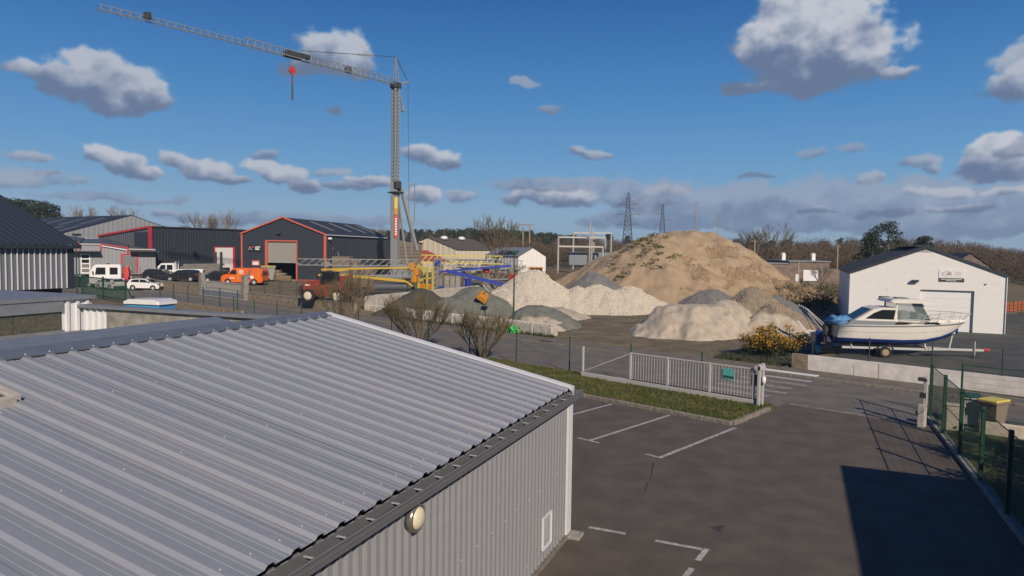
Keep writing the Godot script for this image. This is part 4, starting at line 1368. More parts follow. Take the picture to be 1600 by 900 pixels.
# ---------------------------------------------------------------- the boat yard
func boat_yard():
	var t := thing("white_shed", "white rendered shed with navy roof, big white door and small sign board", "building", Vector3(-7.21, 0.72, -53.87), YARD_TURN)
	var w := 8.88
	var long := 14.0
	var ev := 3.78
	var pk := 5.48
	var wall := Builder.new()
	# gable with the door opening left out
	var x0 := -4.72
	var x1 := -1.68
	var dh := 2.74
	var gy := func(x): return ev + (pk - ev) * (1.0 - absf(x + w * 0.5) / (w * 0.5))
	for s in [[-w, x0, 0.0], [x0, x1, dh], [x1, 0.0, 0.0]]:
		var n := 6
		for k in n:
			var a: float = lerpf(s[0], s[1], float(k) / n)
			var b: float = lerpf(s[0], s[1], float(k + 1) / n)
			wall.quad(Vector3(a, s[2] - (0.5 if s[2] == 0.0 else 0.0), 0), Vector3(b, s[2] - (0.5 if s[2] == 0.0 else 0.0), 0), Vector3(b, gy.call(b), 0), Vector3(a, gy.call(a), 0))
	wall.quad(Vector3(-w * 0.5 - 0.8, gy.call(-w * 0.5 - 0.8), 0.0), Vector3(-w * 0.5 + 0.8, gy.call(-w * 0.5 + 0.8), 0.0), Vector3(-w * 0.5, pk, 0.0), Vector3(-w * 0.5, pk, 0.0))
	wall.quad(Vector3(x0, dh, 0), Vector3(x0, dh, -0.22), Vector3(x1, dh, -0.22), Vector3(x1, dh, 0))
	wall.quad(Vector3(x0, -0.5, 0), Vector3(x0, -0.5, -0.22), Vector3(x0, dh, -0.22), Vector3(x0, dh, 0))
	wall.quad(Vector3(x1, -0.5, -0.22), Vector3(x1, -0.5, 0), Vector3(x1, dh, 0), Vector3(x1, dh, -0.22))
	put(wall, "gable_wall", "white_paint", t)
	var side := Builder.new()
	side.quad(Vector3(0, -0.5, 0), Vector3(0, -0.5, -long), Vector3(0, ev, -long), Vector3(0, ev, 0))
	side.quad(Vector3(-w, -0.5, -long), Vector3(-w, -0.5, 0), Vector3(-w, ev, 0), Vector3(-w, ev, -long))
	side.quad(Vector3(0, -0.5, -long), Vector3(-w, -0.5, -long), Vector3(-w, ev, -long), Vector3(0, ev, -long))
	put(side, "side_wall", "white_paint", t)
	for s in [-1.0, 1.0]:
		var r := Builder.new()
		var e0 := Vector3(-w * 0.5 + s * (w * 0.5 + 0.12), ev - 0.02, 0.1)
		var top := Vector3(-w * 0.5, pk + 0.07, 0.1)
		var up := top - e0
		var rib := [[0.0, 0.0], [0.6, 0.0], [0.68, 0.03], [0.86, 0.03], [0.94, 0.0]]
		var nn := Vector3(up.y * s, absf(up.x), 0).normalized()
		r.sheet(e0 + nn * 0.04, Vector3(0, 0, -1), up, nn, rib, 0.33, 43)
		r.quad(e0 + Vector3(0, -0.1, 0), top + Vector3(0, -0.1, 0), top + nn * 0.05, e0 + nn * 0.05)
		r.quad(e0 + Vector3(0, -0.1, 0), e0 + Vector3(0, -0.1, -long), e0 + nn * 0.05 + Vector3(0, 0, -long), e0 + nn * 0.05)
		var o := put(r, "roof_slope", "navy_roof", t)
	var rc := Builder.new()
	rc.bevel_box(Vector3(-w * 0.5, pk + 0.14, -long * 0.5 - 1.0), Vector3(0.9, 0.06, long - 2.2), 0.01)
	put(rc, "ridge_vent", "slate_side", t)
	for k in 5:
		var d := Builder.new()
		d.bevel_box(Vector3((x0 + x1) * 0.5, 0.05 + (k + 0.5) * 0.534, -0.2), Vector3(x1 - x0, 0.53, 0.05), 0.008)
		put(d, "door_panel", "white_body", t)
	var sgn := Builder.new()
	sgn.span(Vector3(-3.7, 3.54, 0.003), Vector3(-2.28, 4.12, 0.03))
	var sg := put(sgn, "sign_board", "white_body", t)
	var sb := Builder.new()
	sb.span(Vector3(-3.7, 3.3, 0.003), Vector3(-2.28, 3.53, 0.032))
	put(sb, "sign_band", "dark_metal", sg)
	var lg := Builder.new()
	lg.path([Vector3(-3.5, 3.74, 0.034), Vector3(-3.5, 3.88, 0.034), Vector3(-3.25, 3.96, 0.034), Vector3(-3.02, 3.88, 0.034), Vector3(-3.02, 3.74, 0.034), Vector3(-3.5, 3.74, 0.034)], 0.012, 4)
	put(lg, "logo_outline", "dark_metal", sg)
	var lr := Builder.new()
	lr.span(Vector3(-3.26, 3.78, 0.031), Vector3(-3.06, 3.85, 0.036))
	put(lr, "logo_block", "red_trim", sg)
	var tx := Builder.new()
	for k in 4: tx.span(Vector3(-2.82, 3.68 + k * 0.08, 0.031), Vector3(-2.42 - 0.07 * (k % 2), 3.705 + k * 0.08, 0.035))
	tx.span(Vector3(-3.58, 3.6, 0.031), Vector3(-2.95, 3.615, 0.035))
	put(tx, "lettering", "galvanised", sg)
	var ty := Builder.new()
	ty.span(Vector3(-3.6, 3.44, 0.033), Vector3(-2.4, 3.48, 0.037))
	ty.span(Vector3(-3.3, 3.35, 0.033), Vector3(-2.7, 3.385, 0.037))
	put(ty, "lettering", "white_paint", sg)
	var fl := Builder.new()
	fl.bevel_box(Vector3(-5.06, 3.3, 0.16), Vector3(0.42, 0.14, 0.22), 0.02)
	fl.bar(Vector3(-4.9, 3.36, 0), Vector3(-4.95, 3.34, 0.12), 0.03)
	put(fl, "floodlight", "dark_metal", t)
	var wn := Builder.new()
	wn.span(Vector3(-7.14, 2.0, 0.002), Vector3(-6.44, 2.22, 0.012))
	put(wn, "window", "window_dark", t)
	var vt := Builder.new()
	vt.bar(Vector3(-1.1, 3.2, 0), Vector3(-1.1, 3.2, 0.06), 0.05, -1.0, 8)
	put(vt, "vent_pipe", "dark_metal", t)
	for k in 2:
		var b := Builder.new()
		b.bar(Vector3(0.04 if k else -w - 0.04, 0, 0.06), Vector3(0.04 if k else -w - 0.04, ev - 0.05, 0.06), 0.03, -1.0, 6)
		put(b, "downpipe", "white_trim", t)
	boat()
	# clutter
	var rk := thing("steel_frame", "leaning bundle of galvanised steel frames behind the boat's stern", "frame", on(Vector3(-15.75, 0.0, -44.77)), 20.0)
	for k in 5:
		var b := Builder.new()
		b.bar(Vector3(-0.9 + k * 0.12, 1.95 - k * 0.06, 0.1 * k), Vector3(0.1 + k * 0.32, 0.1, 0.3 * (k % 3)), 0.035)
		put(b, "strut", "galvanised", rk)
	var b0 := Builder.new()
	b0.bar(Vector3(-0.95, 0.9, 0.1), Vector3(-0.2, 0.05, 0.3), 0.06)
	b0.bar(Vector3(-0.3, 0.35, 0.2), Vector3(1.0, 0.3, 0.2), 0.05)
	put(b0, "crossbar", "white_paint", rk)
	pallet("wooden_pallet", "grey wooden pallet lying behind the white wall under the stern", on(Vector3(-12.36, 0.0, -37.12)), 30.0, 2)
	var bg := thing("plastic_sack", "small bright blue plastic sack behind the white wall", "sack", on(Vector3(-12.62, 0.0, -36.61)))
	var bb := Builder.new()
	bb.smooth = 2
	blob(bb, Vector3(0, 0.16, 0), Vector3(0.17, 0.2, 0.15), 0.3, 5)
	put(bb, "sack", "sky_plastic", bg)
	var tg := thing("concrete_post_stub", "short pale concrete stub behind the white wall", "post", on(Vector3(-11.89, 0.0, -37.28)))
	var tb := Builder.new()
	tb.bevel_box(Vector3(0, 0.15, 0), Vector3(0.14, 0.34, 0.14), 0.02)
	put(tb, "stub", "concrete", tg)
	var br := thing("drum", "dark blue plastic drum under the boat's outboard", "drum", on(Vector3(-13.31, 0.0, -38.97)))
	var db := Builder.new()
	db.lathe(PackedVector2Array([Vector2(0, 0), Vector2(0.27, 0), Vector2(0.29, 0.1), Vector2(0.28, 0.3), Vector2(0.29, 0.5), Vector2(0.28, 0.75), Vector2(0.2, 0.84), Vector2(0, 0.85)]), 16)
	put(db, "drum", "boat_blue", br)
	for k in 3:
		var s := thing("brick_pallet", "orange stack of hollow clay bricks on a pallet beside the white shed", "pallet", on([Vector3(-9.50, 0.0, -73.04), Vector3(-8.89, 0.0, -74.97), Vector3(-8.12, 0.0, -77.04)][k]), 12.0, "stacks of clay bricks by the shed")
		var p := Builder.new()
		for j in 3: p.box(Vector3(0, 0.07, -0.4 + j * 0.4), Vector3(1.1, 0.14, 0.1))
		put(p, "pallet", "wood", s)
		for yy in 3:
			for xx in 4:
				var b := Builder.new()
				b.bevel_box(Vector3(-0.42 + xx * 0.28, 0.29 + yy * 0.265, 0), Vector3(0.265, 0.25, 0.95), 0.02)
				put(b, "brick", "clay", s)

func blob(b: Builder, c: Vector3, r: Vector3, rough: float, seed: int):
	var n := FastNoiseLite.new()
	n.seed = seed
	n.frequency = 0.9
	var f := func(u: float, v: float):
		var d := Vector3(cos(u) * cos(v), sin(v), sin(u) * cos(v))
		return c + d * r * (1.0 + rough * n.get_noise_3dv(d * 2.0))
	for i in 14:
		for k in 8:
			var u0 := TAU * i / 14
			var u1 := TAU * (i + 1) / 14
			var v0 := -PI / 2 + PI * k / 8
			var v1 := -PI / 2 + PI * (k + 1) / 8
			b.quad(f.call(u1, v0), f.call(u0, v0), f.call(u0, v1), f.call(u1, v1))

func pallet(called: String, label: String, at: Vector3, turn: float, n: int):
	var t := thing(called, label, "pallet", at, turn)
	for j in n:
		for k in 7:
			var b := Builder.new()
			b.box(Vector3(-0.52 + k * 0.173, 0.13 + j * 0.15, 0), Vector3(0.1, 0.02, 0.8))
			put(b, "slat", "wood", t)
		for k in 3:
			var b := Builder.new()
			b.box(Vector3(0, 0.06 + j * 0.15, -0.36 + k * 0.36), Vector3(1.15, 0.11, 0.1))
			put(b, "bearer", "wood", t)

func boat():
	# local +x towards the bow; y = 0 at the ground
	var root := on(Vector3(-9.6, 0, -38.0))
	var turn := 35.0
	var t := thing("motor_boat", "white pilothouse motor boat with blue bottom and wrapped outboard", "boat", root, turn)
	t.scale = Vector3.ONE * 0.89
	var stations := [[-3.1, 0.95, 1.0, 1.02, 0.86], [-2.2, 1.08, 0.96, 1.1, 0.86], [-1.0, 1.14, 0.93, 1.14, 0.87], [0.2, 1.14, 0.92, 1.12, 0.9], [1.3, 1.02, 0.95, 0.95, 0.98], [2.2, 0.78, 1.04, 0.62, 1.12], [2.9, 0.42, 1.2, 0.26, 1.36], [3.35, 0.06, 1.62, 0.03, 1.72]]
	# per station: x, half beam at chine-to-rail, keel y, waterline half beam, chine y
	var hull := Builder.new()
	var bottom := Builder.new()
	hull.smooth = 4
	bottom.smooth = 5
	var ring := func(s: Array) -> Array:
		var u := clampf((s[0] + 3.1) / 6.45, 0, 1)
		var rail := 1.78 + 0.24 * u * u
		var keel := 0.62 + 0.75 * pow(maxf(0.0, u - 0.55) / 0.45, 2.0)
		var bilge := keel + 0.3 * (1.0 - 0.3 * u)
		return [Vector3(s[0], keel, 0), Vector3(s[0], bilge, s[1] * 0.88), Vector3(s[0], lerpf(bilge, rail, 0.16), s[1] * 0.925), Vector3(s[0] + 0.12 * u, lerpf(bilge, rail, 0.45), s[1] * 1.0), Vector3(s[0] + 0.3 * u, rail, s[1] * 1.06)]
	for k in stations.size() - 1:
		var a: Array = ring.call(stations[k])
		var b: Array = ring.call(stations[k + 1])
		for s in [1.0, -1.0]:
			var m := Vector3(1, 1, s)
			for j in 4:
				var tgt := bottom if j < 2 else hull
				if s > 0: tgt.quad(a[j] * m, b[j] * m, b[j + 1] * m, a[j + 1] * m)
				else: tgt.quad(b[j] * m, a[j] * m, a[j + 1] * m, b[j + 1] * m)
	var r0: Array = ring.call(stations[0])
	for s in [1.0, -1.0]:
		var m := Vector3(1, 1, s)
		bottom.quad(r0[0] * m, r0[1] * m, r0[2] * m, Vector3(r0[0].x, r0[2].y, 0))
		hull.quad(Vector3(r0[0].x, r0[2].y, 0), r0[2] * m, r0[3] * m, Vector3(r0[0].x, r0[3].y, 0))
		hull.quad(Vector3(r0[0].x, r0[3].y, 0), r0[3] * m, r0[4] * m, Vector3(r0[0].x, r0[4].y, 0))
	put(hull, "hull", "gelcoat", t)
	put(bottom, "hull_bottom", "boat_blue", t)
	var deck := Builder.new()
	deck.smooth = 6
	for k in stations.size() - 1:
		var a: Array = ring.call(stations[k])
		var b: Array = ring.call(stations[k + 1])
		var ca := Vector3(0, 0.12 if stations[k][0] > 0.5 else 0.0, 0)
		var cb := Vector3(0, 0.12 if stations[k + 1][0] > 0.5 else 0.0, 0)
		for s in [1.0, -1.0]:
			var m := Vector3(1, 1, s)
			deck.quad(a[4] * m, b[4] * m, b[4] * Vector3(1, 1, 0) + cb, a[4] * Vector3(1, 1, 0) + ca)
	put(deck, "deck", "gelcoat", t)
	var rub := Builder.new()
	for s in [1.0, -1.0]:
		for lv in [[4, -0.06, 0.03], [3, 0.1, 0.01]]:
			var pts := []
			for st in stations:
				var q: Array = ring.call(st)
				pts.append(q[lv[0]] * Vector3(1, 1, s) + Vector3(0, lv[1], 0.012 * s))
			rub.path(pts, lv[2], 5)
	put(rub, "rubbing_strake", "boat_grey", t)
	# cockpit side panel
	var cp := Builder.new()
	cp.slab(PackedVector2Array([Vector2(-2.75, 1.76), Vector2(-0.25, 1.8), Vector2(-0.3, 2.0), Vector2(-2.5, 2.02)]), 1.02, 0.04)
	put(cp, "cockpit_coaming", "boat_grey", t)
	# rear shelter (like a car's tailgate screen), pilothouse, coachroof
	var rs := Builder.new()
	rs.slab(PackedVector2Array([Vector2(-2.35, 1.98), Vector2(-0.2, 1.98), Vector2(-0.1, 2.72), Vector2(-0.95, 2.74), Vector2(-1.35, 2.64)]), 0.92, 0.06)
	var shel := put(rs, "aft_shelter", "gelcoat", t)
	for s in [-1.0, 1.0]:
		var g := Builder.new()
		g.extrude(PackedVector2Array([Vector2(-1.75, 2.12), Vector2(-0.3, 2.1), Vector2(-0.22, 2.62), Vector2(-0.9, 2.62), Vector2(-1.3, 2.45)]), 0.921 * s, 0.93 * s)
		put(g, "side_window", "window_dark", shel)
	var gb := Builder.new()
	gb.quad(Vector3(-2.38, 2.02, -0.7), Vector3(-2.38, 2.02, 0.7), Vector3(-1.4, 2.645, 0.7), Vector3(-1.4, 2.645, -0.7))
	put(gb, "aft_window", "window_dark", shel)
	var ph := Builder.new()
	for c in [[-0.15, 0.86], [-0.15, -0.86], [1.78, 0.7], [1.78, -0.7]]:
		ph.bar(Vector3(c[0], 1.98, c[1]), Vector3(c[0] - (0.62 if c[0] > 1 else -0.02), 3.02, c[1] * 0.93), 0.05, -1.0, 4)
	ph.bevel_box(Vector3(0.85, 2.02, 0), Vector3(2.2, 0.12, 1.8), 0.03)
	var house := put(ph, "pilothouse_frame", "gelcoat", t)
	for s in [-1.0, 1.0]:
		var g := Builder.new()
		g.quad(Vector3(-0.1, 2.09, 0.86 * s), Vector3(1.72, 2.09, 0.72 * s), Vector3(1.12, 2.98, 0.67 * s), Vector3(-0.1, 2.98, 0.8 * s))
		put(g, "side_window", "clear_glass", house)
	var ws := Builder.new()
	ws.quad(Vector3(1.8, 2.09, -0.68), Vector3(1.8, 2.09, 0.68), Vector3(1.18, 3.0, 0.62), Vector3(1.18, 3.0, -0.62))
	put(ws, "windscreen", "window_dark", house)
	var seat := Builder.new()
	seat.bevel_box(Vector3(0.4, 2.3, 0.3), Vector3(0.45, 0.5, 0.45), 0.05)
	seat.bevel_box(Vector3(1.25, 2.25, 0.0), Vector3(0.4, 0.35, 1.1), 0.05)
	put(seat, "helm_seat", "boat_grey", house)
	var rf := Builder.new()
	rf.slab(PackedVector2Array([Vector2(-0.55, 3.05), Vector2(-0.35, 2.99), Vector2(1.2, 3.0), Vector2(1.75, 2.98), Vector2(1.5, 3.12), Vector2(0.6, 3.22), Vector2(-0.4, 3.2)]), 0.98, 0.08)
	var roof := put(rf, "pilothouse_roof", "gelcoat", t)
	var ht := Builder.new()
	ht.bevel_box(Vector3(0.35, 3.24, 0.0), Vector3(0.6, 0.05, 0.6), 0.015)
	put(ht, "roof_hatch", "boat_grey", roof)
	var ant := Builder.new()
	ant.bar(Vector3(-0.1, 3.2, -0.3), Vector3(-0.25, 3.62, -0.3), 0.015, -1.0, 5)
	ant.bevel_box(Vector3(-0.25, 3.65, -0.3), Vector3(0.08, 0.08, 0.08), 0.02)
	put(ant, "antenna", "white_paint", roof)
	# fore cabin trunk, hatch, rails
	var tk := Builder.new()
	tk.slab(PackedVector2Array([Vector2(1.7, 1.9), Vector2(2.9, 2.02), Vector2(2.6, 2.12), Vector2(1.7, 2.2)]), 0.55, 0.1)
	put(tk, "coachroof", "gelcoat", t)
	var fh := Builder.new()
	fh.extrude(PackedVector2Array([Vector2(1.2, 1.86), Vector2(2.05, 1.93), Vector2(1.85, 2.03), Vector2(1.25, 2.0)]), 1.0, 1.03)
	put(fh, "fender_locker", "window_dark", t)
	for s in [-1.0, 1.0]:
		var ra := Builder.new()
		ra.path([Vector3(1.1, 1.98, 1.05 * s), Vector3(1.3, 2.42, 1.0 * s), Vector3(2.3, 2.5, 0.8 * s), Vector3(3.3, 2.5, 0.35 * s), Vector3(3.95, 2.45, 0.1 * s)], 0.018, 6)
		ra.path([Vector3(1.25, 2.25, 1.0 * s), Vector3(3.4, 2.26, 0.3 * s)], 0.012, 6)
		for q in [[1.9, 0.92], [2.6, 0.66], [3.2, 0.38]]: ra.bar(Vector3(q[0], 1.92, q[1] * s), Vector3(q[0] + 0.1, 2.48, q[1] * s), 0.014, -1.0, 6)
		ra.bar(Vector3(3.35, 1.95, 0.1 * s), Vector3(3.95, 2.45, 0.1 * s), 0.018, -1.0, 6)
		put(ra, "bow_rail", "galvanised", t)
		var gr := Builder.new()
		gr.path([Vector3(-0.4, 1.86, 1.04 * s), Vector3(0.0, 2.1, 1.02 * s), Vector3(0.9, 2.14, 1.0 * s), Vector3(1.5, 2.05, 0.95 * s)], 0.016, 6)
		put(gr, "side_rail", "galvanised", t)
	# outboard under a blue tarpaulin
	var ob := Builder.new()
	ob.bevel_box(Vector3(-3.45, 1.35, 0), Vector3(0.42, 0.7, 0.4), 0.1)
	ob.bar(Vector3(-3.5, 1.1, 0), Vector3(-3.55, 0.55, 0), 0.1, 0.07, 8)
	ob.bar(Vector3(-3.75, 0.6, 0), Vector3(-3.35, 0.58, 0), 0.06, 0.08, 8)
	put(ob, "outboard", "dark_metal", t)
	var tp := Builder.new()
	tp.smooth = 9
	blob(tp, Vector3(-2.85, 1.9, 0.15), Vector3(0.62, 0.26, 0.8), 0.9, 21)
	put(tp, "tarpaulin", "tarp", t)
	# the trailer
	var r := thing("boat_trailer", "galvanised single-axle boat trailer under the motor boat", "trailer", root, turn)
	r.scale = Vector3.ONE * 0.89
	for s in [-1.0, 1.0]:
		var b := Builder.new()
		b.box(Vector3(-0.6, 0.5, 0.62 * s), Vector3(4.4, 0.12, 0.07))
		b.bar(Vector3(1.6, 0.5, 0.62 * s), Vector3(3.1, 0.47, 0.05 * s), 0.06)
		put(b, "side_rail", "galvanised", r)
		wheel(r, Vector3(-0.7, 0.31, 0.98 * s), 0.31, 0.2, "pale_wood")
		var mg := Builder.new()
		mg.path([Vector3(-1.15, 0.45, 0.98 * s), Vector3(-1.0, 0.66, 0.98 * s), Vector3(-0.4, 0.66, 0.98 * s), Vector3(-0.25, 0.45, 0.98 * s)], 0.05, 4)
		put(mg, "mudguard", "black", r)
	var dbm := Builder.new()
	dbm.box(Vector3(3.4, 0.47, 0), Vector3(2.6, 0.12, 0.1))
	put(dbm, "drawbar", "galvanised", r)
	var axl := Builder.new()
	axl.box(Vector3(-0.7, 0.4, 0), Vector3(0.1, 0.1, 1.8))
	put(axl, "axle", "galvanised", r)
	var hk := Builder.new()
	hk.bevel_box(Vector3(4.85, 0.5, 0), Vector3(0.35, 0.12, 0.12), 0.03)
	put(hk, "coupling", "red_paint", r)
	var jw := Builder.new()
	jw.bar(Vector3(4.2, 0.1, 0.12), Vector3(4.2, 0.95, 0.12), 0.035, -1.0, 6)
	put(jw, "jockey_wheel_post", "galvanised", r)
	wheel(r, Vector3(4.2, 0.1, 0.12), 0.1, 0.07, "dark_metal")
	var wp := Builder.new()
	wp.bar(Vector3(2.95, 0.5, 0), Vector3(3.1, 1.35, 0), 0.05)
	wp.bevel_box(Vector3(3.1, 1.4, 0), Vector3(0.18, 0.18, 0.3), 0.03)
	put(wp, "winch_post", "galvanised", r)
	for x in [-2.3, -0.3, 1.5]:
		var b := Builder.new()
		b.box(Vector3(x, 0.56, 0), Vector3(0.09, 0.09, 1.4))
		for s in [-1.0, 1.0]: b.bar(Vector3(x, 0.56, 0.55 * s), Vector3(x, 0.8, 0.5 * s), 0.04)
		put(b, "cradle", "galvanised", r)

# ---------------------------------------------------------------- machinery yard
func truss(b: Builder, a: Vector3, c: Vector3, up: Vector3, wide: float, high: float, bays: int, r: float, four := true):
	var d := (c - a)
	var s := d.cross(up).normalized() * wide * 0.5
	var rails := [a - s, a + s, a - s + up * high, a + s + up * high] if four else [a - s, a + s, a + up * high]
	for p in rails: b.bar(p, p + d, r, -1.0, 4)
	for k in bays:
		var t0 := d * (float(k) / bays)
		var t1 := d * (float(k + 1) / bays)
		var tm := (t0 + t1) * 0.5
		if four:
			b.bar(rails[0] + t0, rails[2] + t1, r * 0.55, -1.0, 3, false); b.bar(rails[1] + t0, rails[3] + t1, r * 0.55, -1.0, 3, false)
			b.bar(rails[0] + t0, rails[1] + t1, r * 0.55, -1.0, 3, false); b.bar(rails[2] + t0, rails[3] + t1, r * 0.55, -1.0, 3, false)
		else:
			for j in 2:
				b.bar(rails[j] + t0, rails[2] + tm, r * 0.6, -1.0, 3, false); b.bar(rails[2] + tm, rails[j] + t1, r * 0.6, -1.0, 3, false)
			b.bar(rails[0] + t0, rails[1] + t1, r * 0.5, -1.0, 3, false)

func tower_crane():
	var foot := on(Vector3(-80.19, 0.0, -62.26))
	var t := thing("tower_crane", "tall grey self-erecting tower crane with a long lattice jib", "crane", foot)
	var g := foot.y
	var top := 28.7 - g
	var low := Builder.new()
	low.bevel_box(Vector3(0, 7.1, 0), Vector3(1.0, 13.6, 1.0), 0.06, Basis(Vector3.UP, 0.4))
	put(low, "lower_mast", "crane_grey", t)
	var up := Builder.new()
	truss(up, Vector3(0, 13.9, 0) - Vector3(0.35, 0, 0), Vector3(0, top, 0) - Vector3(0.35, 0, 0), Vector3(1, 0, 0), 0.7, 0.7, 26, 0.13)
	put(up, "upper_mast", "crane_grey", t)
	var jd := Vector3(-76.38, 0.0, -23.50) - Vector3(-80.19, 0.0, -62.26)
	jd.y = 0.0
	var u := jd.normalized()
	var side := u.cross(Vector3.UP)
	var jib := Builder.new()
	truss(jib, Vector3(0, top - 0.2, 0), Vector3(0, top - 0.2, 0) + jd * 0.6, Vector3.UP, 0.8, 0.85, 24, 0.055, false)
	truss(jib, Vector3(0, top - 0.2, 0) + jd * 0.6, Vector3(0, top - 0.45, 0) + jd, Vector3.UP, 0.6, 0.5, 17, 0.04, false)
	put(jib, "jib", "crane_grey", t)
	for f in [0.435, 0.88]:
		var k := Builder.new()
		k.bevel_box(Vector3(0, top + 0.12, 0) + jd * f, Vector3(2.3 if f < 0.5 else 0.5, 0.7, 0.8), 0.05, Basis(u, Vector3.UP, side))
		if f < 0.5:
			k.bevel_box(Vector3(0, top + 0.3, 0) + jd * 0.395, Vector3(1.5, 0.5, 0.7), 0.05, Basis(u, Vector3.UP, side))
		put(k, "jib_joint", "dark_metal", t)
	var bx := Builder.new()
	bx.bevel_box(Vector3(0, top + 0.2, 0) + jd * 0.217, Vector3(0.8, 0.6, 0.6), 0.05, Basis(u, Vector3.UP, side))
	put(bx, "winch_box", "slate_side", t)
	var af := Builder.new()
	var apex := Vector3(0, 32.35 - g, 0)
	for s in [-0.35, 0.35]:
		af.bar(Vector3(0, top, 0) + side * s + u * 0.3, apex, 0.07)
		af.bar(Vector3(0, top, 0) + side * s - u * 0.4, apex, 0.07)
	af.bar(Vector3(0, top + 1.5, 0) - u * 0.3, Vector3(0, top + 1.5, 0) + u * 0.2, 0.05)
	put(af, "top_mast", "crane_grey", t)
	var cj := Builder.new()
	var tail := Vector3(0, top + 0.75, 0) - u * 2.4
	cj.bar(Vector3(0, top - 0.2, 0), tail, 0.16)
	cj.bar(Vector3(0, top - 0.6, 0) - u * 0.5, Vector3(0, top - 2.9, 0) - u * 1.3, 0.12)
	cj.bevel_box(Vector3(0, top - 3.3, 0) - u * 1.4, Vector3(0.4, 0.8, 0.4), 0.05)
	put(cj, "counter_jib", "crane_grey", t)
	var hd := Builder.new()
	hd.bevel_box(Vector3(0, top - 0.3, 0), Vector3(1.3, 0.8, 1.1), 0.08, Basis(u, Vector3.UP, side))
	put(hd, "slewing_head", "dark_metal", t)
	var rope := Builder.new()
	var mid := Vector3(0, top + 0.9, 0) + jd * 0.405
	rope.bar(apex, mid, 0.05)
	rope.bar(apex, tail, 0.05)
	rope.bar(tail, Vector3(0, 14.0, 0) - u * 2.6, 0.03)
	put(rope, "stay_cables", "cable", t)
	var pn := Builder.new()
	pn.bar(apex.lerp(mid, 0.26), apex.lerp(mid, 0.43), 0.13)
	put(pn, "stay_link", "crane_grey", t)
	# lower bracing, ladder, cable guide
	for q in [[Vector3(0.3, 12.9, 0), 1.9, 0.0, 0.17], [Vector3(0.8, 13.2, 0), 3.1, 4.3, 0.28]]:
		var b := Builder.new()
		var r := Vector3(0.735, 0, -0.678)
		var a: Vector3 = r * q[0].x + Vector3(0, q[0].y, 0)
		var e: Vector3 = r * q[1] + Vector3(0, maxf(q[2], 0.6), 0)
		b.bar(a, e, q[3])
		put(b, "strut", "crane_grey", t)
	var cg := Builder.new()
	var r := Vector3(0.735, 0, -0.678)
	for x in [1.95, 2.75]: cg.bar(r * x + Vector3(0, 8.6, 0), r * x + Vector3(0, 13.6, 0), 0.07)
	cg.bar(r * 1.95 + Vector3(0, 13.6, 0), r * 2.75 + Vector3(0, 13.6, 0), 0.15)
	cg.bar(r * 0.5 + Vector3(0, 10.3, 0), r * 2.9 + Vector3(0, 11.0, 0), 0.06)
	cg.path([r * 2.75 + Vector3(0, 8.6, 0), r * 2.45 + Vector3(0, 7.9, 0), r * 2.3 + Vector3(0, 3.6, 0)], 0.1, 4)
	put(cg, "cable_guide", "crane_grey", t)
	var pf := Builder.new()
	pf.bevel_box(Vector3(0.1, 12.4, 0), Vector3(2.0, 0.16, 1.4), 0.03)
	pf.bevel_box(Vector3(0.5, 13.4, 0), Vector3(0.8, 1.1, 0.9), 0.08)
	put(pf, "climbing_collar", "dark_metal", t)
	# coloured name strip on the mast: yellow over red with pale lettering
	var front := -(foot * Vector3(1, 0, 1)).normalized()
	var rt := Vector3.UP.cross(front)
	var nb := Basis(rt, Vector3.UP, front)
	for s in [[10.9, 1.5, "lemon_paint"], [9.7, 0.9, "amber_paint"], [7.6, 3.1, "red_paint"]]:
		var b := Builder.new()
		b.box(Vector3(0, s[0], 0) + front * 0.72 + rt * 0.12, Vector3(0.46, s[1], 0.02), nb)
		put(b, "name_strip", s[2], t)
	var tx := Builder.new()
	for k in 7: tx.box(Vector3(0, 6.5 + k * 0.36, 0) + front * 0.735 + rt * 0.12, Vector3(0.24, 0.24, 0.01), nb)
	put(tx, "lettering", "white_paint", t)
	var bs := Builder.new()
	bs.bevel_box(Vector3(0, 0.5, 0), Vector3(4.2, 0.5, 4.2), 0.08, Basis(Vector3.UP, 0.4))
	bs.bevel_box(Vector3(0, 1.5, 0) + r * 1.2, Vector3(2.2, 1.6, 2.4), 0.06, Basis(Vector3.UP, 0.4))
	put(bs, "base_frame", "crane_grey", t)
	# hook block and chain, a thing hung from the crane
	var at := foot + Vector3(0, 0, 0) + jd * 0.437
	var h := thing("hook_block", "red crane hook block with a long hanging chain", "hook", Vector3(at.x, 23.4, at.z))
	for s in [-0.5, -0.2, 0.2, 0.5]:
		var b := Builder.new()
		b.bar(Vector3(0, 3.9, 0) + u * s * 0.5, Vector3(0, top + g - 23.3, 0) + u * s * 2.0, 0.018, -1.0, 3)
		put(b, "hoist_rope", "cable", h)
	var rb := Builder.new()
	for o in [Vector3(0, 3.85, 0), u * 0.27 + Vector3(0, 3.55, 0), u * -0.27 + Vector3(0, 3.55, 0), Vector3(0, 3.35, 0)]:
		rb.bar(o - side * 0.1, o + side * 0.1, 0.24, -1.0, 14)
	put(rb, "sheave_block", "red_paint", h)
	var ch := Builder.new()
	ch.bar(Vector3(0, 3.0, 0), Vector3(0, 2.1, 0), 0.08, -1.0, 6)
	ch.bar(Vector3(0, 2.0, 0), Vector3(0, 0, 0), 0.1, -1.0, 6)
	put(ch, "chain", "cable", h)
	var hk := Builder.new()
	hk.path([Vector3(0, 2.3, 0), u * 0.2 + Vector3(0, 2.2, 0), u * 0.2 + Vector3(0, 2.0, 0), u * 0.0 + Vector3(0, 1.9, 0)], 0.06, 6)
	put(hk, "hook", "red_trim", h)

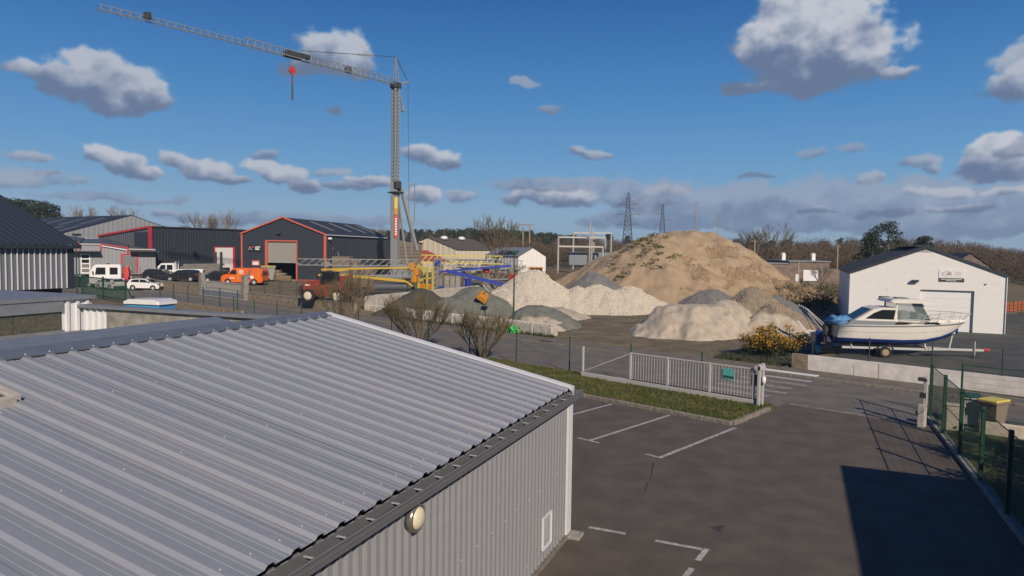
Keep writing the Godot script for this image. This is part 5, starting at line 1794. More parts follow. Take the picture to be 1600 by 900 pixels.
func telehandler():
	var t := thing("telehandler", "faded red telehandler with cream wheel rims behind the low wall", "telehandler", on(Vector3(-55.37, 0.0, -35.42)), 214.0)
	for x in [-1.3, 1.4]:
		for z in [-0.95, 0.95]: wheel(t, Vector3(x, 0.62, z), 0.62, 0.42, "cream_wall")
	var c := Builder.new()
	c.slab(PackedVector2Array([Vector2(-2.3, 0.75), Vector2(-2.3, 1.75), Vector2(-1.2, 1.95), Vector2(0.9, 1.6), Vector2(1.9, 1.45), Vector2(2.1, 0.75), Vector2(1.0, 0.6), Vector2(-1.2, 0.6)]), 0.85, 0.1)
	put(c, "chassis", "tele_red", t)
	var b := Builder.new()
	b.slab(PackedVector2Array([Vector2(-2.2, 2.15), Vector2(-2.2, 2.55), Vector2(1.9, 1.85), Vector2(2.6, 1.2), Vector2(2.35, 1.05), Vector2(1.7, 1.5)]), 0.22, 0.03, Transform3D(Basis.IDENTITY, Vector3(0, 0, 0.3)))
	put(b, "boom", "tele_red", t)
	var hd := Builder.new()
	hd.bevel_box(Vector3(2.55, 1.0, 0.2), Vector3(0.25, 0.8, 1.1), 0.04)
	put(hd, "fork_carriage", "dark_metal", t)
	var cf := Builder.new()
	for q in [[-1.3, -0.15], [0.15, -0.15], [-1.3, -0.85], [0.35, -0.85]]:
		cf.bar(Vector3(q[0], 1.6, q[1]), Vector3(q[0] * 0.82, 2.72, q[1]), 0.05)
	cf.bevel_box(Vector3(-0.45, 2.76, -0.5), Vector3(1.5, 0.1, 0.9), 0.03)
	var cab := put(cf, "cab_frame", "dark_metal", t)
	var g := Builder.new()
	g.slab(PackedVector2Array([Vector2(-1.25, 1.6), Vector2(0.3, 1.6), Vector2(0.2, 2.7), Vector2(-1.05, 2.7)]), 0.36, 0.03, Transform3D(Basis.IDENTITY, Vector3(0, 0, -0.5)))
	put(g, "cab_glass", "window_dark", cab)
	var ec := Builder.new()
	ec.bevel_box(Vector3(1.1, 1.35, -0.6), Vector3(1.9, 0.75, 0.55), 0.1)
	put(ec, "engine_cover", "tele_red", t)
	var mk := Builder.new()
	mk.span(Vector3(1.3, 1.5, -0.882), Vector3(1.75, 1.62, -0.876))
	put(mk, "maker_plate", "white_paint", t)

func machine_yard():
	tower_crane()
	telehandler()
	var r := Vector3(0.735, 0, -0.678)
	var bk := Vector3(-0.678, 0, -0.735)
	# folded crane, grey jib over amber booms
	var o := on(Vector3(-59.64, 0.0, -41.71))
	var a := thing("folded_crane", "folded crane with grey lattice jib over long amber booms on a trailer", "crane", o)
	var j := Builder.new()
	truss(j, r * -6.0 + Vector3(0, 3.05, 0), r * 5.9 + Vector3(0, 3.1, 0), Vector3.UP, 0.7, 0.62, 15, 0.05)
	put(j, "lattice_jib", "crane_grey", a)
	var nose := Builder.new()
	nose.bar(r * -6.0 + Vector3(0, 3.2, 0), r * -7.6 + Vector3(0, 3.5, 0), 0.07)
	nose.bevel_box(r * -3.3 + Vector3(0, 3.1, 0), Vector3(0.9, 0.55, 0.6), 0.06)
	put(nose, "jib_nose", "crane_grey", a)
	for s in [[-3.6, 2.62, 5.2, 2.95, 0.11], [-3.9, 2.05, -0.4, 2.85, 0.13], [-1.6, 2.1, 4.8, 1.6, 0.17], [4.8, 1.6, 5.6, 1.1, 0.1]]:
		var b := Builder.new()
		b.bar(r * s[0] + Vector3(0, s[1], 0) - bk * 0.5, r * s[2] + Vector3(0, s[3], 0) - bk * 0.5, s[4])
		put(b, "boom", "yellow_paint", a)
	var m := Builder.new()
	truss(m, r * -0.5 + Vector3(0, 2.1, 0), r * 5.5 + Vector3(0, 2.1, 0), Vector3.UP, 0.8, 0.8, 9, 0.06)
	put(m, "folded_mast", "crane_grey", a)
	var el := Builder.new()
	el.bevel_box(r * -3.8 + Vector3(0, 1.95, 0), Vector3(0.7, 0.5, 0.7), 0.08)
	put(el, "elbow", "dark_metal", a)
	var jt := Builder.new()
	for q in [[5.4, 3.0, 0.7], [5.9, 2.5, 0.5], [5.7, 1.8, 0.6]]:
		jt.bevel_box(r * q[0] + Vector3(0, q[1], 0), Vector3(q[2], 0.8, 0.8), 0.1, Basis(Vector3.UP, 0.5))
	put(jt, "slewing_joint", "amber_paint", a)
	var tk := Builder.new()
	tk.bar(r * 1.6 + Vector3(0, 0.95, 0), r * 5.0 + Vector3(0, 0.95, 0), 0.42, -1.0, 14)
	put(tk, "ballast_tank", "slate_side", a)
	var ch := Builder.new()
	ch.box(r * 2.2 + Vector3(0, 0.55, 0), Vector3(8.6, 0.2, 0.5), Basis(r, Vector3.UP, -bk))
	put(ch, "chassis", "dark_metal", a)
	for x in [0.6, 5.4]:
		for z in [-0.9, 0.9]: wheel(a, r * x + bk * z + Vector3(0, 0.45, 0), 0.45, 0.3, "dark_metal", bk)
	# lemon frame between the folded cranes
	var lf := thing("lifting_frame", "lemon yellow welded frame between the amber and the blue crane", "frame", on(Vector3(-57.17, 0.0, -48.08)), 15.0)
	for q in [[-0.9, 0.0, -0.9, 3.3], [0.9, 0.0, 0.9, 3.0], [-0.9, 3.1, 0.9, 2.6], [-0.9, 1.4, 0.9, 1.9], [-0.9, 0.6, 0.9, 0.8], [-0.2, 0.7, -0.2, 2.9]]:
		for z in [-0.5, 0.5]:
			var b := Builder.new()
			b.bar(Vector3(q[0], q[1], z), Vector3(q[2], q[3], z), 0.1)
			put(b, "beam", "lemon_paint", lf)
	var lb := Builder.new()
	lb.bevel_box(Vector3(0.2, 0.9, 0), Vector3(1.3, 0.7, 0.9), 0.1)
	put(lb, "gearbox", "amber_paint", lf)
	# blue folded crane
	var c := on(Vector3(-56.97, 0.0, -55.08))
	var bl := thing("folded_crane", "folded crane with crossed royal blue booms and a grey ballast block", "crane", c)
	for s in [[-3.6, 2.35, 4.4, 3.15, 0.16], [-2.9, 2.5, 3.9, 0.95, 0.26], [-3.6, 0.55, 0.4, 0.6, 0.3]]:
		var b := Builder.new()
		b.bar(r * s[0] + Vector3(0, s[1], 0) - bk * 0.6, r * s[2] + Vector3(0, s[3], 0) - bk * 0.6, s[4])
		put(b, "boom", "blue_paint", bl)
	var bt := Builder.new()
	truss(bt, r * -4.3 + Vector3(0, 0.4, 0), r * -4.2 + Vector3(0, 3.9, 0), r, 0.7, 0.7, 6, 0.08)
	put(bt, "mast_foot", "crane_grey", bl)
	var bh := Builder.new()
	bh.bevel_box(r * -3.95 + Vector3(0, 3.3, 0), Vector3(0.8, 0.6, 0.6), 0.1)
	put(bh, "mast_joint", "blue_paint", bl)
	for k in 3:
		var b := Builder.new()
		b.bevel_box(r * (-2.75 + k * 0.62) + Vector3(0, 1.2, 0) - bk * 0.4, Vector3(0.58, 1.45, 1.0), 0.05, Basis(r, Vector3.UP, -bk))
		put(b, "ballast_block", "concrete", bl)
	var bj := Builder.new()
	truss(bj, r * -3.5 + Vector3(0, 3.0, 0) + bk * 0.6, r * 4.6 + Vector3(0, 3.0, 0) + bk * 0.6, Vector3.UP, 0.8, 0.75, 11, 0.055)
	truss(bj, r * -1.0 + Vector3(0, 1.5, 0) + bk * 0.8, r * 4.8 + Vector3(0, 1.6, 0) + bk * 0.8, Vector3.UP, 0.8, 1.0, 8, 0.06)
	put(bj, "lattice_jib", "crane_grey", bl)
	var bb := Builder.new()
	bb.bevel_box(r * -0.4 + Vector3(0, 1.0, 0) - bk * 0.6, Vector3(0.6, 1.3, 0.6), 0.08)
	put(bb, "slewing_base", "blue_paint", bl)
	var bred := Builder.new()
	bred.bevel_box(r * 4.7 + Vector3(0, 1.7, 0), Vector3(0.7, 0.9, 0.7), 0.06)
	bred.bevel_box(r * 1.6 + Vector3(0, 2.55, 0), Vector3(0.6, 0.6, 0.6), 0.1)
	put(bred, "pulley_head", "red_paint", bl)
	# loose jib sections further back
	for s in [[Vector3(-65.86, 0.0, -61.86), 5.2, 3.9, "lemon_paint", "long lemon yellow lattice jib section stored behind the blue crane"], [Vector3(-64.68, 0.0, -65.68), 4.3, 3.3, "crane_grey", "grey lattice jib section stored beside the yellow one"]]:
		var tt := thing("jib_section", s[4], "jib section", on(s[0]))
		var b := Builder.new()
		truss(b, r * -s[1] + Vector3(0, s[2] - 1.0, 0), r * s[1] + Vector3(0, s[2] - 1.0, 0), Vector3.UP, 1.0, 1.0, 14, 0.07)
		put(b, "lattice", s[3], tt)
		for x in [-3.0, 3.0]:
			var q := Builder.new()
			q.bevel_box(r * x + Vector3(0, (s[2] - 1.0) * 0.5, 0), Vector3(0.5, s[2] - 1.0, 1.2), 0.03)
			put(q, "support", "wood", tt)
	# stacks of timber crates by the navy shed
	for s in [[Vector3(-70.24, 0.0, -46.90), 2.1, 3.6, "weathered brown timber crate, the tall one against the navy shed"], [Vector3(-70.21, 0.0, -48.29), 1.7, 3.4, "weathered brown timber crate beside the tall one against the navy shed"], [Vector3(-69.83, 0.0, -50.02), 1.9, 2.4, "reddish low timber crate beside the weathered brown crates"]]:
		var q := thing("timber_crate", s[3], "crate", on(s[0]), 34.0, "timber crates by the navy shed")
		var n := int(s[2] / 0.3)
		for k in n:
			var b := Builder.new()
			b.bevel_box(Vector3(rn(-0.02, 0.02), 0.15 + k * 0.3, 0), Vector3(s[1], 0.285, 1.2), 0.015)
			put(b, "board", "wood" if s[2] > 3 else "brown_render", q)

# ---------------------------------------------------------------- vehicles
func vehicle(called: String, label: String, category: String, at: Vector3, turn: float, body: String, kind: String, group := "") -> Node3D:
	var t := thing(called, label, category, on(at), turn, group)
	var prof: PackedVector2Array
	var glass: PackedVector2Array
	var ws: Array
	var rw: Array
	var hw := 0.86
	var wh := [-1.25, 1.3, 0.31]
	if kind == "van":
		prof = PackedVector2Array([Vector2(-2.5, 0.35), Vector2(-2.52, 1.6), Vector2(-2.42, 1.92), Vector2(-2.1, 1.99), Vector2(0.6, 1.99), Vector2(1.05, 1.9), Vector2(1.75, 1.28), Vector2(2.3, 1.1), Vector2(2.5, 0.85), Vector2(2.5, 0.42), Vector2(2.3, 0.28), Vector2(-2.4, 0.28)])
		glass = PackedVector2Array([Vector2(0.55, 1.22), Vector2(1.5, 1.26), Vector2(1.02, 1.74), Vector2(0.6, 1.78)])
		ws = [1.09, 1.87, 1.73, 1.3]
		rw = [-2.53, 1.15, -2.5, 1.7]
		hw = 0.96
		wh = [-1.55, 1.6, 0.33]
	else:
		prof = PackedVector2Array([Vector2(-2.0, 0.35), Vector2(-2.04, 0.8), Vector2(-1.93, 1.02), Vector2(-1.6, 1.38), Vector2(-1.2, 1.46), Vector2(-0.2, 1.48), Vector2(0.4, 1.41), Vector2(1.05, 1.0), Vector2(1.75, 0.88), Vector2(2.0, 0.7), Vector2(2.06, 0.42), Vector2(1.95, 0.24), Vector2(-1.9, 0.22)])
		glass = PackedVector2Array([Vector2(-1.5, 1.04), Vector2(0.85, 1.0), Vector2(0.32, 1.33), Vector2(-0.2, 1.39), Vector2(-1.0, 1.37), Vector2(-1.35, 1.28)])
		ws = [0.46, 1.385, 1.03, 1.02]
		rw = [-1.62, 1.36, -1.92, 1.05]
	var b := Builder.new()
	b.slab(prof, hw, 0.09)
	put(b, "body", body, t)
	for s in [-1.0, 1.0]:
		var g := Builder.new()
		g.extrude(glass, (hw - 0.01) * s, (hw + 0.006) * s)
		var side := put(g, "side_window", "window_dark", t)
		var pl := Builder.new()
		if kind != "van":
			pl.span(Vector3(-0.42, 1.0, minf((hw - 0.01) * s, (hw + 0.012) * s)), Vector3(-0.34, 1.38, maxf((hw - 0.01) * s, (hw + 0.012) * s)))
			put(pl, "door_pillar", "black" if body == "dark_body" else body, side)
		for x in [wh[0], wh[1]]:
			var ar := Builder.new()
			ar.bar(Vector3(x, wh[2] + 0.02, (hw - 0.2) * s), Vector3(x, wh[2] + 0.02, (hw + 0.004) * s), wh[2] + 0.07, -1.0, 16)
			put(ar, "wheel_arch", "black", t)
			wheel(t, Vector3(x, wh[2], (hw - 0.075) * s), wh[2], 0.2, "galvanised")
		var mr := Builder.new()
		mr.bevel_box(Vector3(ws[2] - 0.15, ws[3] + 0.08, (hw + 0.1) * s), Vector3(0.12, 0.16, 0.2), 0.03)
		put(mr, "mirror", "black", t)
		var hl := Builder.new()
		hl.bevel_box(Vector3(prof[9].x - 0.14, prof[9].y + 0.03 if kind != "van" else 0.88, (hw - 0.2) * s), Vector3(0.3, 0.16, 0.34), 0.04)
		put(hl, "headlight", "bright_metal", t)
		var tl := Builder.new()
		tl.bevel_box(Vector3(-1.97 if kind != "van" else -2.5, 0.9 if kind != "van" else 1.25, (hw - 0.1) * s), Vector3(0.16, 0.2 if kind != "van" else 0.45, 0.2), 0.03)
		put(tl, "tail_light", "red_paint", t)
		var sl := Builder.new()
		sl.span(Vector3(wh[0] + 0.4, 0.22, minf((hw - 0.02) * s, (hw + 0.01) * s)), Vector3(wh[1] - 0.4, 0.32, maxf((hw - 0.02) * s, (hw + 0.01) * s)))
		put(sl, "sill", "black", t)
	for q in [[ws, 1.0, "windscreen"], [rw, -1.0, "rear_window"]]:
		var a: Array = q[0]
		var w := Builder.new()
		var n := Vector3(absf(a[1] - a[3]), absf(a[2] - a[0]), 0).normalized() * Vector3(q[1], 1, 1) * 0.012
		w.quad(Vector3(a[2], a[3], 0.78 * hw) + n, Vector3(a[2], a[3], -0.78 * hw) + n, Vector3(a[0], a[1], -0.7 * hw) + n, Vector3(a[0], a[1], 0.7 * hw) + n)
		put(w, q[2], "window_dark", t)
	for x in [prof[prof.size() - 3].x + 0.02, -2.03 if kind != "van" else -2.52]:
		var bp := Builder.new()
		bp.bevel_box(Vector3(x, 0.42, 0), Vector3(0.12, 0.2, hw * 1.8), 0.04)
		put(bp, "bumper", "black", t)
	return t

func vehicles():
	var left := 222.7
	var right := 42.7
	var v := vehicle("van", "orange van with white lettering and grey crane drawing on its side", "van", Vector3(-79.58, 0.0, -39.64), left - 4.0, "orange_body", "van")
	var side := 0.972
	for s in [-1.0, 1.0]:
		var q := Builder.new()
		var z0 := minf(side * s, (side - 0.02) * s)
		var z1 := maxf(side * s, (side - 0.02) * s)
		q.span(Vector3(0.3, 0.45, z0), Vector3(0.4, 1.95, z1))
		q.span(Vector3(-2.1, 0.9, z0), Vector3(-2.04, 1.85, z1))
		put(q, "yellow_stripe", "yellow_paint", v)
		var w := Builder.new()
		for k in 3: w.span(Vector3(-0.25 - 0.08 * (k % 2), 1.32 + k * 0.17, z0), Vector3(0.22, 1.42 + k * 0.17, z1))
		for k in 2: w.span(Vector3(0.75, 0.72 + k * 0.14, z0), Vector3(1.4, 0.77 + k * 0.14, z1))
		put(w, "lettering", "white_paint", v)
		var d := Builder.new()
		d.extrude(PackedVector2Array([Vector2(-0.1, 1.05), Vector2(-0.55, 1.25), Vector2(-0.8, 1.2), Vector2(-0.95, 1.75), Vector2(-1.25, 1.78), Vector2(-1.05, 1.1), Vector2(-0.7, 1.02)]), z0, z1)
		put(d, "crane_drawing", "skylight_grey", v)
		var e := Builder.new()
		e.span(Vector3(-1.5, 0.75, z0), Vector3(-1.1, 1.1, z1))
		put(e, "logo_block", "white_body", v)
		var f := Builder.new()
		f.span(Vector3(-1.15, 0.72, z0 - 0.002), Vector3(-0.85, 0.88, z1 + 0.002))
		put(f, "logo_block", "blue_paint", v)
	vehicle("parked_car", "white hatchback seen from its tail corner below the white pickup", "car", Vector3(-92.36, 0.0, -33.28), right - 3.0, "white_body", "hatch")
	vehicle("parked_car", "white hatchback with its bonnet turned to the road beside the crane truck", "car", Vector3(-96.16, 0.0, -30.45), left - 32.0, "white_body", "hatch")
	vehicle("parked_car", "black car parked against the office wall", "car", Vector3(-104.05, 0.0, -29.29), right + 15.0, "dark_body", "hatch")
	vehicle("parked_car", "black car half hidden behind the tail-on white hatchback", "car", Vector3(-94.16, 0.0, -35.71), right, "dark_body", "hatch")
	vehicle("parked_car", "dark blue black car parked behind the yard gate", "car", Vector3(-90.52, 0.0, -37.03), left, "dark_body", "hatch")
	vehicle("parked_car", "black car parked nose to the orange van", "car", Vector3(-85.85, 0.0, -39.30), left + 30.0, "dark_body", "hatch")
	truck("crane_truck", "white crew-cab truck with a red loading crane", Vector3(-99.15, 0.0, -32.46), left + 22.0, true)
	truck("pickup_truck", "white crew-cab tipper with a low white bed", Vector3(-95.09, 0.0, -37.58), left + 14.0, false)

func truck(called: String, label: String, at: Vector3, turn: float, crane: bool):
	var k := 1.14 if crane else 0.94
	var t := thing(called, label, "truck", on(at), turn)
	var b := Builder.new()
	var prof: PackedVector2Array
	if crane: prof = PackedVector2Array([Vector2(-0.3, 0.7), Vector2(-0.3, 2.55), Vector2(-0.1, 2.7), Vector2(2.2, 2.68), Vector2(2.55, 2.4), Vector2(2.85, 1.55), Vector2(2.9, 0.6), Vector2(2.6, 0.5), Vector2(0.1, 0.5)])
	else: prof = PackedVector2Array([Vector2(-0.4, 0.6), Vector2(-0.4, 2.2), Vector2(-0.2, 2.35), Vector2(1.3, 2.32), Vector2(2.0, 1.62), Vector2(3.0, 1.4), Vector2(3.2, 1.1), Vector2(3.2, 0.55), Vector2(2.9, 0.42), Vector2(-0.2, 0.45)])
	for i in prof.size(): prof[i] *= k
	var hw := 1.0 * k
	b.slab(prof, hw, 0.1)
	put(b, "cab", "white_body", t)
	var front := 2.35 if crane else 1.7
	for s in [-1.0, 1.0]:
		for g in ([[1.25, 2.15, 1.55, 2.35], [0.05, 0.85, 1.55, 2.35]] if crane else [[0.75, 1.55, 1.4, 2.1], [-0.15, 0.6, 1.4, 2.1]]):
			var q := Builder.new()
			q.extrude(PackedVector2Array([Vector2(g[0], g[2]) * k, Vector2(g[1] + (0.12 if g[0] > 0.5 else 0.0), g[2]) * k, Vector2(g[1] - (0.25 if g[0] > 0.5 and not crane else 0.0), g[3]) * k, Vector2(g[0], g[3]) * k]), (hw - 0.01) * s, (hw + 0.006) * s)
			put(q, "side_window", "window_dark", t)
		for x in [-2.4 * k, (1.9 if crane else 2.25) * k]:
			var ar := Builder.new()
			ar.bar(Vector3(x, 0.42, (hw - 0.25) * s), Vector3(x, 0.42, (hw + 0.004) * s), 0.5, -1.0, 16)
			if x > 0: put(ar, "wheel_arch", "black", t)
			wheel(t, Vector3(x, 0.4, (hw - 0.12) * s), 0.4, 0.26, "galvanised")
		var mr := Builder.new()
		mr.bevel_box(Vector3((front + 0.1) * k, 1.75 * k, (hw + 0.16) * s), Vector3(0.12, 0.42, 0.24), 0.03)
		put(mr, "mirror", "black", t)
		var hl := Builder.new()
		hl.bevel_box(Vector3(prof[6].x - 0.02, 0.85 * k, (hw - 0.25) * s), Vector3(0.1, 0.2, 0.36), 0.03)
		put(hl, "headlight", "bright_metal", t)
	var w := Builder.new()
	var wa: Array = [2.56, 2.36, 2.84, 1.6] if crane else [1.36, 2.24, 1.99, 1.66]
	var nn := Vector3(wa[1] - wa[3], wa[2] - wa[0], 0).normalized() * 0.012
	w.quad(Vector3(wa[2] * k, wa[3] * k, 0.85 * hw) + nn, Vector3(wa[2] * k, wa[3] * k, -0.85 * hw) + nn, Vector3(wa[0] * k, wa[1] * k, -0.8 * hw) + nn, Vector3(wa[0] * k, wa[1] * k, 0.8 * hw) + nn)
	put(w, "windscreen", "window_dark", t)
	var gr := Builder.new()
	gr.bevel_box(Vector3(prof[6].x + 0.01, 0.62 * k, 0), Vector3(0.1, 0.22, hw * 1.7), 0.03)
	put(gr, "bumper", "black", t)
	var bed := Builder.new()
	bed.bevel_box(Vector3(-2.2 * k, 0.95 * k, 0), Vector3(3.6 * k, 0.12, 2.05 * k), 0.02)
	put(bed, "flatbed", "red_trim" if crane else "white_body", t)
	var cs := Builder.new()
	cs.box(Vector3(-1.2 * k, 0.66 * k, 0), Vector3(5.0 * k, 0.2, 0.8))
	put(cs, "chassis", "black", t)
	if crane:
		var c := Builder.new()
		c.bevel_box(Vector3(-0.85, 1.9, 0), Vector3(0.7, 1.6, 0.9), 0.08)
		put(c, "crane_column", "red_paint", t)
		var a := Builder.new()
		a.path([Vector3(-0.85, 2.6, 0.3), Vector3(-1.0, 2.8, -0.9), Vector3(-1.1, 1.5, -0.95)], 0.16, 4)
		put(a, "crane_arm", "red_paint", t)
		var ra := Builder.new()
		ra.bar(Vector3(-0.9, 1.2, 0.95), Vector3(-1.3, 2.6, 0.4), 0.08)
		ra.bar(Vector3(-0.9, 2.6, 0.95), Vector3(-1.3, 1.2, 0.4), 0.08)
		put(ra, "hydraulic_ram", "white_paint", t)
		var st := Builder.new()
		for j in 5: st.box(Vector3(0.0, 1.0 + j * 0.2, hw + 0.008), Vector3(0.5, 0.09, 0.012), Basis(Vector3(0, 0, 1), 0.7))
		put(st, "warning_stripe", "red_trim", t)
		var lb := Builder.new()
		lb.bevel_box(Vector3(1.3, 3.12, 0), Vector3(0.3, 0.1, 1.2), 0.03)
		put(lb, "light_bar", "dark_metal", t)
	else:
		for s in [-1.0, 1.0]:
			var sd := Builder.new()
			sd.bevel_box(Vector3(-2.2 * k, 1.22 * k, 1.0 * k * s), Vector3(3.6 * k, 0.45, 0.05), 0.01)
			put(sd, "side_board", "white_body", t)
		var tb := Builder.new()
		tb.bevel_box(Vector3(-3.98 * k, 1.22 * k, 0), Vector3(0.05, 0.45, 2.0 * k), 0.01)
		put(tb, "tail_board", "white_body", t)
		var hb := Builder.new()
		for s in [-0.9, 0.9]: hb.bar(Vector3(-0.5 * k, 1.0 * k, s), Vector3(-0.5 * k, 2.55 * k, s), 0.05)
		hb.bar(Vector3(-0.5 * k, 2.5 * k, -0.9), Vector3(-0.5 * k, 2.5 * k, 0.9), 0.05)
		put(hb, "head_frame", "white_body", t)

# ---------------------------------------------------------------- sheds of the estate
const RIB := [[0.0, 0.0], [0.55, 0.0], [0.62, 0.045], [0.9, 0.045], [0.97, 0.0]]

# gable shed: front gable in the local plane z = 0 from x = -w to 0, running back along -z
func gable_shed(t: Node3D, w: float, long: float, ev: float, pk: float, wall: String, roof: String, pitch: float, door := [], ridge_at := 0.5, side_wall := "", base := 0.0):
	if side_wall == "": side_wall = wall
	var rx := -w + w * ridge_at
	var top := func(x: float): 
		return lerpf(ev, pk, (x + w) / (rx + w)) if x < rx else lerpf(pk, ev, (x - rx) / maxf(0.001, -rx))
	var spans := [[-w, 0.0, base]]
	if door: spans = [[-w, door[0], base], [door[0], door[1], door[2]], [door[1], 0.0, base]]
	var f := Builder.new()
	for s in spans:
		var a: float = s[0]
		var n := maxi(1, int(round((s[1] - a) / pitch)))
		f.sheet(Vector3(a, s[2], 0), Vector3(1, 0, 0), Vector3(0, 1, 0), Vector3(0, 0, 1), RIB, (s[1] - a) / n, n, func(q): return top.call(a + q) - s[2])
	put(f, "gable_cladding", wall, t)
	var sd := Builder.new()
	var n := int(long / pitch)
	sd.sheet(Vector3(0, base, 0), Vector3(0, 0, -1), Vector3(0, ev - base, 0), Vector3(1, 0, 0), RIB, long / n, n)
	put(sd, "side_cladding", side_wall, t)
	var sl := Builder.new()
	sl.sheet(Vector3(-w, base, -long), Vector3(0, 0, 1), Vector3(0, ev - base, 0), Vector3(-1, 0, 0), RIB, long / n, n)
	put(sl, "side_cladding", side_wall, t)
	var bk := Builder.new()
	bk.quad(Vector3(0, base, -long), Vector3(-w, base, -long), Vector3(-w, ev, -long), Vector3(0, ev, -long))
	bk.tri(Vector3(0, ev, -long), Vector3(-w, ev, -long), Vector3(rx, pk, -long))
	put(bk, "back_wall", side_wall, t)
	for s in [-1.0, 1.0]:
		var e := Vector3(0.15 if s > 0 else -w - 0.15, ev + 0.02, 0.12)
		var r := Vector3(rx, pk + 0.05, 0.12)
		if absf(r.x - e.x) < 0.3: continue
		var up := r - e
		var nn := Vector3(up.y * s, absf(up.x), 0).normalized()
		var b := Builder.new()
		var m := int((long + 0.2) / 1.0)
		b.sheet(e + nn * 0.03, Vector3(0, 0, -1), up, nn, [[0.0, 0.0], [0.4, 0.0], [0.45, 0.03], [0.55, 0.03], [0.6, 0.0]], (long + 0.2) / m, m)
		b.quad(e - nn * 0.02, e - nn * 0.02 + Vector3(0, 0, -long - 0.2), r - nn * 0.02 + Vector3(0, 0, -long - 0.2), r - nn * 0.02)
		put(b, "roof_slope", roof, t)

func strip(t: Node3D, called: String, m: String, a: Vector3, b: Vector3, r: float):
	var q := Builder.new()
	q.bar(a, b, r)
	put(q, called, m, t)

func rooflights(t: Node3D, w: float, ev: float, pk: float, s: float, zs: Array, f0: float, f1: float, wide: float, m: String, ridge_at := 0.5):
	var rx := -w + w * ridge_at
	var e := Vector3(0.15 if s > 0 else -w - 0.15, ev + 0.02, 0)
	var up := Vector3(rx, pk + 0.05, 0) - e
	var nn := Vector3(up.y * s, absf(up.x), 0).normalized()
	for z in zs:
		var b := Builder.new()
		var o := e + nn * 0.075 + Vector3(0, 0, z)
		var q := [o + up * f0, o + up * f0 + Vector3(0, 0, -wide), o + up * f1 + Vector3(0, 0, -wide), o + up * f1]
		b.quad(q[0], q[1], q[2], q[3])
		b.quad(q[0], q[0] - nn * 0.04, q[1] - nn * 0.04, q[1])
		put(b, "rooflight", m, t)

